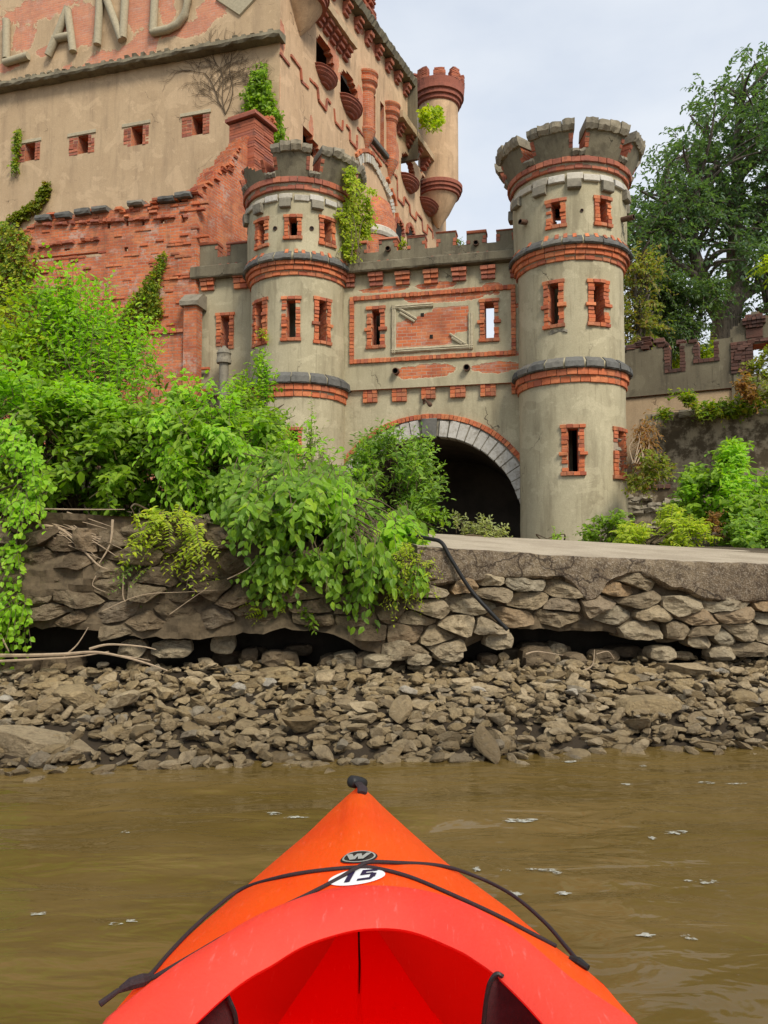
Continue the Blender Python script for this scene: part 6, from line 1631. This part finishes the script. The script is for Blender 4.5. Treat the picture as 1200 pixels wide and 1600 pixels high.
plant('shrub', 'mid green shrub with long arching sprays below the wing wall and its vent pipe', 'shrub', at(320, 790, 7.2)[:2]+(1.5,),
    [dict(poly=[(200, 640), (240, 600), (290, 610), (330, 640), (380, 620), (430, 640), (450, 690), (470, 760), (430, 800), (300, 800), (230, 780)], Y=7.2, th=.9, n=1050, L=.48, k=10, size=.094, asp=.58, mat='leaf', dir=(.1, -.6, .2), rnd=.5, droop=.45),
     dict(poly=[(225, 640), (260, 625), (300, 690), (340, 760), (300, 770), (260, 720)], Y=6.4, th=.3, n=70, L=.6, k=13, size=.082, asp=.5, mat='leaf_bright', dir=(.5, -.5, .1), rnd=.25, droop=.6, ld=.6),
     dict(poly=[(310, 640), (350, 650), (420, 700), (450, 750), (400, 760), (350, 700)], Y=6.3, th=.3, n=80, L=.6, k=13, size=.08, asp=.5, mat='leaf_bright', dir=(.6, -.5, .0), rnd=.25, droop=.6, ld=.6)], stemn=24)
plant('shrub', 'slender light green shrub with tall upright shoots in front of the left tower foot', 'shrub', at(430, 780, 9.5)[:2]+(1.5,),
    [dict(poly=[(345, 700), (335, 640), (380, 600), (392, 570), (410, 560), (425, 600), (440, 660), (455, 720), (460, 760), (360, 760)], Y=9.6, th=.6, n=300, L=.6, k=11, size=.09, asp=.55, mat='leaf', dir=(0, -.3, .9), rnd=.35, droop=.2),
     dict(poly=[(395, 620), (410, 562), (425, 610)], Y=9.4, th=.2, n=26, L=.7, k=12, size=.07, asp=.5, mat='leaf_bright', dir=(0, -.1, 1.5), rnd=.15, droop=.05),
     dict(poly=[(470, 720), (486, 652), (496, 720)], Y=9.4, th=.2, n=18, L=.7, k=14, size=.06, asp=.5, mat='leaf', dir=(0, -.1, 1.5), rnd=.12, droop=.05),
     dict(poly=[(494, 730), (506, 685), (516, 730)], Y=9.3, th=.2, n=14, L=.5, k=12, size=.06, asp=.5, mat='leaf', dir=(.1, -.1, 1.5), rnd=.12, droop=.05),
     dict(poly=[(440, 740), (452, 668), (462, 740)], Y=9.3, th=.2, n=14, L=.5, k=12, size=.06, asp=.5, mat='leaf', dir=(-.1, -.1, 1.5), rnd=.12, droop=.05)], stemn=20)
plant('shrub', 'large-leaved shrub sprawling over the middle of the stone quay wall', 'shrub', at(500, 850, 6.6)[:2]+(1.4,),
    [dict(poly=[(330, 760), (360, 720), (430, 700), (470, 710), (530, 730), (560, 760), (600, 790), (660, 800), (640, 830), (600, 855), (520, 855), (470, 870), (400, 875), (350, 855), (330, 820)], Y=6.2, th=.95, n=1750, L=.34, k=8, size=.086, asp=.6, mat='leaf_deep', dir=(0, -.8, -.1), rnd=.5, droop=.6, ld=.7, face=(0, -.8, .4), up=.5),
     dict(poly=[(390, 870), (470, 860), (540, 870), (550, 890), (480, 900), (420, 895)], Y=5.35, th=.3, n=130, L=.34, k=8, size=.085, asp=.6, mat='leaf_deep', dir=(0, -.5, -.2), rnd=.4, droop=.35, ld=.8, face=(0, -.9, .3), up=.4),
     dict(poly=[(525, 850), (600, 845), (615, 870), (595, 905), (570, 925), (545, 900)], Y=5.2, th=.28, n=70, L=.32, k=9, size=.08, asp=.58, mat='leaf_deep', dir=(0, -.4, -.8), rnd=.35, droop=.4, ld=1., face=(0, -.9, .3), up=.4),
     dict(poly=[(420, 720), (520, 730), (600, 800), (660, 810), (630, 850), (540, 820), (440, 780)], Y=5.7, th=.3, n=150, L=.42, k=9, size=.09, asp=.55, mat='leaf_bright', dir=(.3, -.8, .1), rnd=.4, droop=.6, ld=.6, face=(0, -.8, .4), up=.5)], stemn=30)
plant('shrub', 'narrow-leaved grey green bush half covering the left side of the arch', 'shrub', at(630, 830, 8.2)[:2]+(1.3,),
    [dict(poly=[(545, 760), (560, 715), (585, 690), (610, 676), (640, 690), (660, 690), (660, 712), (672, 730), (684, 750), (680, 775), (665, 800), (635, 815), (580, 820), (550, 800)], Y=8.2, th=.75, n=420, L=.52, k=13, size=.088, asp=.38, mat='leaf_olive', dir=(.1, -.4, .7), rnd=.45, droop=.15, ld=.1),
     dict(poly=[(600, 800), (660, 790), (690, 800), (670, 830), (610, 830)], Y=7.8, th=.4, n=120, L=.35, k=10, size=.08, asp=.45, mat='leaf', dir=(.2, -.5, .3), rnd=.45)], stemn=24)
plant('trailing_vine', 'bright green small-leaved vine hanging down the far left end of the wall', 'vine', at(10, 700, 5.3),
    [dict(poly=[(-60, 640), (20, 650), (55, 680), (70, 740), (58, 800), (45, 850), (35, 900), (50, 940), (40, 975), (20, 990), (-60, 1000)], Y=5.2, th=.35, n=560, L=.24, k=7, size=.052, asp=.75, mat='leaf_bright', dir=(.1, -.7, -.2), rnd=.4, droop=.6, ld=.6, face=(0, -.9, .4), up=.4)], stemn=10)
plant('locust_seedling', 'yellow-green feathery spray with paired leaflets drooping over the left half of the stone wall', 'plant', at(270, 800, 5.5),
    [dict(poly=[(195, 800), (250, 785), (310, 795), (340, 830), (330, 860), (300, 880), (262, 862), (215, 850)], Y=5.25, th=.3, n=115, L=.30, k=17, size=.042, asp=.42, mat='leaf_yellow', dir=(.1, -.8, -.1), rnd=.45, droop=.5, ld=.15, pin=True, tg=.2),
     dict(poly=[(170, 860), (230, 868), (262, 890), (240, 925), (215, 900), (180, 880)], Y=5.2, th=.15, n=34, L=.22, k=15, size=.034, asp=.42, mat='leaf_olive', dir=(-.2, -.6, -.4), rnd=.4, droop=.4, pin=True)], stemn=8)
plant('weed_clump', 'small fern-like weed rooted between stones below the sprawling shrub', 'weed', at(415, 945, 5.25),
    [dict(poly=[(390, 940), (430, 930), (445, 950), (420, 966), (395, 960)], Y=5.2, th=.1, n=22, L=.16, k=11, size=.035, asp=.4, mat='leaf_yellow', dir=(0, -.7, .2), rnd=.5, pin=True)], stemn=3)
plant('weed_clump', 'tiny tuft of broad leaves in a wall joint right of the fern-like weed', 'weed', at(487, 960, 5.25),
    [dict(poly=[(474, 952), (500, 955), (496, 972), (478, 972)], Y=5.2, th=.08, n=12, L=.12, k=5, size=.05, asp=.5, mat='leaf', dir=(0, -.7, .2), rnd=.5)], stemn=2)
plant('weed_clump', 'thin yellowish weeds trailing over the stones left of the black hose', 'weed', at(640, 880, 5.3),
    [dict(poly=[(615, 840), (650, 820), (672, 850), (672, 890), (650, 925), (610, 930), (600, 880)], Y=5.2, th=.25, n=75, L=.24, k=14, size=.032, asp=.35, mat='leaf_yellow', dir=(.1, -.6, .2), rnd=.5, droop=.4, ld=.1),
     dict(poly=[(645, 880), (662, 878), (664, 905), (650, 920)], Y=5.12, th=.08, n=11, L=.16, k=5, size=.07, asp=.6, mat='leaf_deep', dir=(0, -.5, -.8), rnd=.25, ld=.9)], stemn=5)
plant('weed_clump', 'grey-green weeds growing on the quay deck before the dark arch', 'weed', at(740, 838, 7.3),
    [dict(poly=[(690, 835), (700, 812), (725, 806), (745, 815), (765, 815), (785, 822), (788, 838)], Y=7.4, th=.2, n=70, L=.22, k=10, size=.05, asp=.4, mat='leaf_grey', dir=(0, -.1, 1.2), rnd=.35, droop=.15)], stemn=8)
plant('weed_clump', 'little green weed at the foot of the right tower beside the arch', 'weed', at(868, 842, 9.),
    [dict(poly=[(855, 842), (866, 828), (880, 840)], Y=8.5, th=.1, n=10, L=.2, k=7, size=.05, asp=.45, mat='leaf', dir=(.2, -.1, .8), rnd=.4)], stemn=2)
plant('shrub', 'thin pale shoots rising between the left shrubs in front of the brick wall', 'shrub', at(190, 700, 8.4)[:2]+(1.6,),
    [dict(poly=[(20, 560), (60, 450), (110, 430), (150, 480), (200, 540), (250, 560), (280, 610), (200, 640), (100, 620)], Y=8.3, th=.5, n=90, L=1.1, k=15, size=.085, asp=.52, mat='leaf_bright', dir=(.1, -.2, 1.6), rnd=.22, droop=.12),
     dict(poly=[(230, 600), (300, 590), (360, 600), (440, 650), (520, 700), (540, 740), (420, 720), (280, 660)], Y=6.9, th=.4, n=80, L=.8, k=13, size=.08, asp=.55, mat='leaf_bright', dir=(.3, -.4, .9), rnd=.4, droop=.35),
     dict(poly=[(0, 480), (30, 440), (60, 470), (70, 560), (0, 600)], Y=8.8, th=.4, n=60, L=.9, k=14, size=.09, asp=.55, mat='leaf_yellow', dir=(0, -.3, 1), rnd=.4, droop=.3)], stemn=16)
# --- right bank
plant('shrub', 'tall light green shrub on the bank below the mossy wall at the right edge', 'shrub', at(1140, 850, 10.5)[:2]+(1.5,),
    [dict(poly=[(1060, 780), (1080, 730), (1115, 720), (1130, 690), (1150, 680), (1165, 720), (1200, 740), (1280, 740), (1280, 870), (1150, 862), (1090, 850)], Y=10.6, th=1.1, n=650, L=.55, k=10, size=.115, asp=.6, mat='leaf', dir=(0, -.5, .5), rnd=.45, droop=.35),
     dict(poly=[(1070, 770), (1095, 725), (1150, 690), (1175, 740), (1150, 800), (1100, 800)], Y=10.1, th=.6, n=190, L=.42, k=10, size=.09, asp=.55, mat='leaf_bright', dir=(-.1, -.6, .6), rnd=.4)], stemn=22)
plant('shrub', 'darker low shrub in the right corner behind the quay deck', 'shrub', at(1190, 860, 8.8)[:2]+(1.3,),
    [dict(poly=[(1110, 850), (1130, 815), (1170, 800), (1280, 780), (1280, 880), (1180, 868)], Y=8.8, th=.6, n=380, L=.35, k=9, size=.085, asp=.6, mat='leaf_deep', dir=(0, -.6, .4), rnd=.45)], stemn=12)
plant('fern_bed', 'yellow-green feathery sumac along the back of the concrete deck right of the tower', 'plant', at(1000, 850, 8.2)[:2]+(1.25,),
    [dict(poly=[(960, 850), (975, 815), (1000, 818), (1025, 800), (1050, 790), (1075, 805), (1100, 820), (1110, 856)], Y=8.4, th=.5, n=230, L=.36, k=17, size=.062, asp=.4, mat='leaf_yellow', dir=(0, -.4, .8), rnd=.5, droop=.35, pin=True)], stemn=14)
plant('shrub', 'low green shrub against the right edge of the right tower foot', 'shrub', at(950, 850, 9.2)[:2]+(1.25,),
    [dict(poly=[(908, 845), (925, 818), (955, 805), (975, 800), (985, 830), (975, 850)], Y=9.2, th=.4, n=150, L=.35, k=9, size=.075, asp=.5, mat='leaf', dir=(-.1, -.3, .7), rnd=.45)], stemn=8)
plant('dry_plant', 'small rust-orange dying plant among the greenery on the right bank', 'plant', at(1115, 830, 9.4)[:2]+(1.5,),
    [dict(poly=[(1103, 830), (1112, 798), (1130, 805), (1128, 835)], Y=9.3, th=.2, n=34, L=.28, k=9, size=.06, asp=.45, mat='leaf_dry', dir=(0, -.3, .9), rnd=.4)], stemn=4)
plant('dry_vine', 'tangle of brown dried vines hanging beside the right tower', 'vine', at(1000, 720, 15.2),
    [dict(poly=[(985, 660), (1010, 645), (1030, 660), (1022, 700), (1030, 735), (1000, 740), (984, 720)], Y=15.8, th=.3, n=110, L=.5, k=9, size=.10, asp=.4, mat='leaf_dry', dir=(0, -.3, -.6), rnd=.5, droop=.4),
     dict(poly=[(984, 700), (1030, 705), (1060, 745), (1030, 765), (984, 760)], Y=14.8, th=.4, n=110, L=.45, k=9, size=.10, asp=.55, mat='leaf_rusty', dir=(0, -.4, .3), rnd=.5)], stemn=10, smat='twig')
plant('weed_clump', 'green weeds growing along the top of the mossy retaining wall', 'weed', at(1090, 650, 17.5),
    [dict(poly=[(1032, 648), (1045, 615), (1075, 608), (1090, 630), (1140, 625), (1180, 610), (1200, 640), (1120, 650)], Y=17.4, th=.3, n=240, L=.5, k=9, size=.12, asp=.55, mat='leaf_ivy', dir=(0, -.3, .8), rnd=.45)], stemn=10)
plant('vine_clump', 'orange and green vine growing over the ruined arch at the right edge', 'vine', at(1180, 600, 16.8),
    [dict(poly=[(1160, 600), (1170, 565), (1200, 540), (1260, 540), (1260, 640), (1180, 625)], Y=16.8, th=.4, n=150, L=.5, k=9, size=.12, asp=.55, mat='leaf_rusty', dir=(0, -.4, .5), rnd=.5),
     dict(poly=[(1150, 600), (1165, 580), (1185, 600), (1175, 625)], Y=16.6, th=.3, n=50, L=.5, k=9, size=.11, asp=.55, mat='leaf_dry', dir=(0, -.4, .5), rnd=.5)], stemn=8)
plant('weed_clump', 'orange and green leaves showing through the ruined arch opening', 'weed', at(1185, 570, 21.),
    [dict(poly=[(1150, 575), (1165, 545), (1240, 530), (1240, 580)], Y=21, th=.4, n=110, L=.6, k=9, size=.14, asp=.55, mat='leaf_autumn', dir=(0, -.4, .8), rnd=.5)], stemn=4)
# --- vines on the walls
wallvine('wall_vine', 'dense yellow-green creeper covering the left end of the brick wall', R1, [(-80, 380), (0, 352), (40, 350), (62, 400), (48, 470), (60, 500), (80, 540), (60, 560), (30, 480), (0, 520), (-80, 560)], 950, 'leaf_ivy', .10, (-20, 560), .05, .35, 7, (0, 0, -.4), .7, th=.30)
wallvine('wall_vine', 'olive creeper climbing diagonally across the middle of the brick wall', R1, [(180, 520), (205, 470), (235, 430), (255, 392), (262, 400), (250, 450), (255, 490), (225, 520), (230, 555), (205, 560)], 420, 'leaf_ivy', .085, (215, 560), .05, .3, 7, (.2, 0, .8), .7, th=.14, stems=[[(212, 600), (222, 510), (245, 430), (256, 395)]])
wallvine('wall_vine', 'thin creeper strand on the brick below the ledge left of the diagonal vine', R1, [(100, 540), (98, 480), (108, 430), (116, 470), (118, 540), (135, 570), (100, 570)], 170, 'leaf_ivy', .08, (108, 570), .05, .3, 7, (0, 0, .8), .7, stems=[[(108, 600), (107, 500), (109, 430)]])
wallvine('wall_vine', 'yellow creeper arm reaching up the grey warehouse wall at the left', BL, [(0, 362), (24, 335), (55, 318), (70, 290), (77, 285), (75, 305), (60, 325), (30, 345), (20, 360)], 230, 'leaf_rusty', .14, (0, 365), .05, .4, 7, (.5, 0, .5), .7, stems=[[(-10, 372), (30, 340), (60, 318), (74, 288)]])
wallvine('wall_vine', 'narrow hanging creeper beside the leftmost small square window', BL, [(22, 265), (26, 205), (33, 200), (31, 235), (28, 268)], 60, 'leaf_ivy', .12, (28, 200), .05, .3, 6, (0, 0, -.8), .7)
wallvine('wall_vine', 'leafy green creeper on the warehouse corner above the brick pier', BL, [(388, 150), (400, 120), (412, 98), (418, 115), (426, 150), (436, 180), (450, 215), (440, 235), (424, 240), (428, 205), (418, 190), (392, 185)], 420, 'leaf', .14, (430, 240), .05, .4, 7, (0, 0, -.2), .6, th=.3, stems=[[(440, 240), (420, 160), (412, 100)]])
wallvine('wall_vine', 'bright tuft of leaves on the far warehouse turret', BR, [(652, 178), (660, 164), (674, 168), (678, 190), (672, 200), (658, 196)], 90, 'leaf_yellow', .22, (664, 198), .9, .5, 7, (0, 0, .2), .6, th=.4)
# bare creeper on the warehouse wall
BVb = Vector(BL.world(*[BL.uz(352, 178, .03)[0], .03, BL.uz(352, 178, .03)[1]]))
mb = MB()
def vbr(x, y, a, l, r, dep):
    pts = [(x, y)]
    for i in range(6):
        a += random.uniform(-.25, .25); x += math.cos(a)*l/6; y -= math.sin(a)*l/6; pts.append((x, y))
        if dep and random.random() < .75: vbr(x, y, a+random.choice((-1, 1))*random.uniform(.4, .9), l*.6, r*.6, dep-1)
    tube(mb, [tuple(Vector(BL.world(BL.uz(p, q, .03)[0], .025, BL.uz(p, q, .03)[1]))-BVb) for p, q in pts], r, 4)
for a in (1.6, 1.9, 1.3): vbr(352, 178, a, 72, .014, 3)
vbr(424, 185, 2.2, 60, .012, 3)
BV = thing('bare_creeper', 'leafless creeper branching over the grey wall right of the square windows', 'vine', BVb); mb.build('stems', M['stem'], BV)
# vine on the left tower's right shoulder
poly = [(532, 262), (545, 258), (556, 285), (575, 310), (582, 345), (572, 372), (553, 370), (552, 400), (536, 402), (530, 360), (522, 330), (532, 320), (540, 300)]
q = polysample(poly, 420); w_ = []; dd = []
for x, y in q:
    r_ = 1.2 if y > 300 else 1.42
    th_, z_ = cylhit(min(x, 551+ (y < 300)*15), y, LX, LY, r_); X = LX+(r_+random.uniform(0, .18))*math.sin(th_)+max(0, x-551)*.0125; w_.append((X, LY-(r_+random.uniform(0, .12))*math.cos(th_), z_)); dd.append((math.sin(th_)*.4+random.gauss(0, .4), -.5, random.gauss(-.3, .5)))
plant('wall_vine', 'yellow-green creeper spilling down the right shoulder of the left tower', 'vine', at(553, 395, LY-.9), [dict(pts=np.array(w_), dirs=nrm(np.array(dd)), L=.3, k=7, size=.085, asp=.7, mat='leaf_yellow', droop=.4, ld=.6, face=(.3, -.8, .2), up=.4)], None, 'stem', None, 4)
plant('weed_clump', 'small weed sprouting in the left slit window of the left tower', 'weed', at(407, 520, LY-1.05), [dict(poly=[(400, 525), (408, 510), (416, 522), (410, 535)], Y=LY-1.0, th=.05, n=10, L=.25, k=6, size=.09, asp=.5, mat='leaf_yellow', dir=(0, -.5, .4), rnd=.4)], stemn=2)
plant('weed_clump', 'small green weed in a notch of the parapet over the brick tablet', 'weed', G.world(G.u(631, 388), -.1, G.z(631, 392)), [dict(poly=[(624, 388), (630, 372), (637, 386)], Y=17.5, th=.05, n=16, L=.25, k=6, size=.09, asp=.5, mat='leaf_yellow', dir=(0, -.3, .8), rnd=.4)], stemn=2)
plant('weed_clump', 'wispy sapling in the parapet notch nearest the right tower', 'weed', G.world(G.u(720, 380), -.1, G.z(720, 383)), [dict(poly=[(712, 382), (714, 366), (727, 366), (726, 382)], Y=17.1, th=.05, n=9, L=.3, k=6, size=.08, asp=.5, mat='leaf_olive', dir=(0, -.1, 1), rnd=.3)], stemn=2)
plant('shrub', 'leafy shrub continuing along the bank past the right edge', 'shrub', at(1420, 860, 9.5)[:2]+(1.4,),
    [dict(poly=[(1290, 860), (1300, 760), (1380, 720), (1480, 740), (1560, 800), (1560, 870)], Y=9.5, th=.9, n=420, L=.5, k=10, size=.11, asp=.58, mat='leaf', dir=(0, -.5, .5), rnd=.45)], stemn=14)
# --- trees behind the walls
def tree(name, label, base_px, Y, limbs, clumps, mat, n, L_, size, r0, spread, group=None, k=9, cl=None):
    b = at(*base_px, Y); T = thing(name, label, 'tree', b, 0, group); B = np.array(b)
    mb = MB(); allp = []
    for pts, ra, rb in limbs:
        P = [Vector(at(x, y, Y+dy)) for x, y, dy in pts]; sp = spline(P, 8); rr = [ra+(rb-ra)*i/(len(sp)-1) for i in range(len(sp))]
        tube(mb, [tuple(p-Vector(b)) for p in sp], rr, 9); allp += [np.array(p) for p in sp[2:]]
    allp = np.array(allp); C = []
    for poly, nc in clumps:
        q = polysample(poly, nc); C.append(rays(q, Y+rng.uniform(-1, 1, nc)*spread))
    C = np.vstack(C)
    for c in C:                                          # a bough from the nearest limb to each clump
        d = np.linalg.norm(allp-c, axis=1)+.8*np.maximum(0, allp[:, 2]-c[2]+.5); p = allp[np.argmin(d)]
        m_ = (p+c)/2+np.array([0, 0, .25])+rng.normal(0, .25, 3)
        tube(mb, [tuple(np.array(v)-B) for v in spline([p, m_, c], 4)], [float(x) for x in np.linspace(.065*r0, .018*r0, 9)], 5)
    mb.build('trunk', M['bark'], T, True)
    per = max(1, n//len(C)); rad = (cl or 1.)*rng.uniform(.6, 1.25, (len(C), 1, 1)); g = np.clip(rng.normal(0, .42, (len(C), per, 3)), -.8, .8); g[..., 2] *= .62
    Pp = (C[:, None]+g*rad).reshape(-1, 3); D = nrm((g*1.0+np.array([0, -.1, .12])+rng.normal(0, .35, g.shape))).reshape(-1, 3)
    V, Fc, pos = leaves_of(Pp, D, L_*rng.uniform(.6, 1.2, len(Pp)), k, size, .5, .3, .35, .4, False, .9, (0, 0, .2))
    raw('crown', V-B, Fc, M[mat], T, False)
    a, c_ = twigs_of(Pp, pos, .012); raw('twigs', a-B, c_, M['bark'], T, False)
tree('tree', 'large dark-leaved tree with a forked trunk rising behind the battlement wall', (1128, 600), 27,
    [([(1128, 640, 0), (1132, 560, 0), (1136, 500, 0)], .62, .50), ([(1133, 505, 0), (1112, 470, -.3), (1092, 420, -1), (1083, 370, -1), (1090, 300, -1)], .34, .09), ([(1138, 505, 0), (1150, 450, .3), (1148, 390, .4), (1152, 320, .4), (1150, 230, 0), (1160, 150, 0)], .40, .07), ([(1140, 480, 0), (1170, 455, .5), (1210, 440, .8), (1260, 410, 1)], .26, .09), ([(1150, 430, .3), (1175, 370, 1), (1200, 300, 1.4), (1225, 200, 1)], .24, .06), ([(1100, 440, -.8), (1070, 420, -1.2), (1040, 395, -1.5), (1015, 370, -1.4)], .16, .05), ([(1092, 410, -1), (1060, 340, -.6), (1040, 300, -.2)], .14, .04), ([(1150, 330, .4), (1120, 260, .5), (1105, 210, .5)], .14, .04), ([(1140, 520, 0), (1165, 505, -.4), (1200, 480, -.8)], .16, .05)],
    [([(1140, 120), (1155, 98), (1195, 92), (1330, 90), (1330, 190), (1180, 170), (1140, 160), (1128, 145)], 34), ([(1118, 150), (1160, 170), (1330, 190), (1330, 300), (1150, 290), (1100, 260), (1070, 230), (1098, 190)], 74), ([(1000, 300), (1030, 258), (1070, 225), (1110, 270), (1150, 300), (1140, 350), (1090, 350), (1010, 360), (985, 330)], 62), ([(975, 345), (1010, 340), (1070, 350), (1080, 390), (1060, 425), (1015, 432), (985, 415), (978, 380)], 40), ([(1090, 350), (1150, 310), (1330, 300), (1330, 420), (1180, 430), (1130, 400), (1095, 390)], 60), ([(1160, 420), (1330, 420), (1330, 520), (1180, 500)], 20)],
    'leaf_tree', 3900, .65, .20, 1., 2.6, cl=.95)
tree('tree', 'slim dark tree with a bent stem behind the first notch of the battlement wall', (1078, 600), 24,
    [([(1078, 640, 0), (1080, 560, 0), (1072, 500, 0), (1062, 450, 0)], .15, .05), ([(1080, 545, 0), (1095, 490, 0), (1105, 445, 0)], .09, .03), ([(1078, 530, 0), (1050, 500, 0), (1030, 470, 0)], .07, .03)],
    [([(1010, 450), (1040, 430), (1075, 440), (1065, 490), (1030, 500), (1015, 480)], 15), ([(1030, 500), (1075, 490), (1080, 530), (1030, 540), (1010, 525)], 14), ([(1085, 440), (1115, 440), (1105, 490), (1088, 480)], 6)], 'leaf_tree2', 1300, .55, .15, .5, .8, cl=.6)
tree('tree', 'small tree with turning yellow and orange leaves just behind the right tower', (1000, 600), 22.5,
    [([(1000, 640, 0), (1000, 540, 0), (995, 480, 0), (990, 420, 0)], .12, .04), ([(1000, 520, 0), (1012, 480, 0), (1008, 440, 0)], .06, .03)],
    [([(975, 430), (985, 398), (1000, 405), (1012, 440), (1020, 480), (1015, 510), (990, 520), (975, 480)], 22), ([(972, 520), (990, 510), (996, 560), (976, 570)], 6)], 'leaf_autumn', 420, .5, .14, .5, .6, cl=.5)
tree('tree', 'bright green sapling seen through the notches of the battlement wall', (1090, 610), 25.5,
    [([(1090, 640, 0), (1090, 580, 0), (1085, 545, 0)], .09, .04)],
    [([(1040, 590), (1045, 545), (1075, 540), (1120, 535), (1125, 580), (1080, 600)], 18)], 'leaf_yellow', 700, .5, .15, .4, .6, cl=.55)
plant('branch_tip', 'light green leafy branch tip reaching in from the right edge below the big tree', 'branch', at(1230, 400, 15.), [dict(poly=[(1176, 408), (1200, 398), (1240, 395), (1240, 430), (1200, 425)], Y=15, th=.3, n=46, L=.6, k=15, size=.13, asp=.4, mat='leaf_yellow', dir=(-.9, -.2, -.1), rnd=.25, pin=True)], stemn=4)
# --- dead branches on the bank
def branch(label, stems, dfun, base_px, Yb):
    b = Vector(at(*base_px, Yb)); T = thing('dead_branch', label, 'branch', b); mb = MB()
    for pts, r in stems:
        P = [Vector(at(x, y, dfun(x, y)))-b for x, y in pts]; sp = spline(P, 5); tube(mb, [tuple(p) for p in sp], [r*(1-.7*i/len(sp)) for i in range(len(sp))], 6)
    mb.build('wood', M['twig'], T)
branch('long bleached branch lying along the top of the rubble at the left', [([(-20, 1024), (40, 1024), (100, 1022), (150, 1019), (200, 1028), (240, 1040), (262, 1048)], .013), ([(0, 1033), (60, 1030), (120, 1026), (170, 1018)], .009), ([(140, 1014), (170, 1007), (220, 1010), (244, 1015)], .009), ([(100, 1025), (120, 1008), (138, 980)], .006), ([(150, 1020), (200, 1026), (235, 1032)], .006), ([(0, 990), (14, 1018)], .008)], lambda x, y: 4.95, (60, 1030), 4.95)
tw = [([(58, 795), (120, 796), (195, 796)], .006), ([(60, 820), (100, 830), (150, 880), (168, 889)], .010), ([(176, 812), (172, 850), (155, 880)], .009)]
for i in range(15): x, y = random.uniform(60, 110), random.uniform(795, 830); tw.append(([(x, y), (x+random.uniform(20, 50), y+random.uniform(5, 30)), (x+random.uniform(50, 100), y+random.uniform(0, 60))], random.uniform(.003, .005)))
branch('bundle of dry bleached twigs fanned over the stones at the upper left of the wall', tw, lambda x, y: 5.08+(y-800)*-.0006, (110, 815), 5.05)
branch('thin pale runner curving down the stones below the dry twigs', [([(48, 862), (60, 885), (66, 905), (90, 925), (125, 932)], .006), ([(68, 855), (80, 880), (76, 890)], .004)], lambda x, y: 5.08, (60, 880), 5.08)
branch('slender stalks leaning against the wall under the feathery spray', [([(150, 900), (145, 915), (165, 925)], .004), ([(193, 898), (192, 930), (196, 940)], .005), ([(160, 955), (220, 930), (290, 925), (340, 922)], .0035), ([(265, 960), (300, 935), (330, 915)], .003), ([(355, 905), (385, 890), (400, 875)], .004)], lambda x, y: 5.03, (190, 920), 5.03)
branch('curled pale root loop in the dark undercut at the right', [([(822, 1022), (840, 1018), (880, 1024)], .006), ([(905, 1050), (925, 1040), (929, 1015)], .007), ([(932, 1022), (950, 1018), (960, 1030)], .004)], lambda x, y: 5.25, (900, 1030), 5.25)
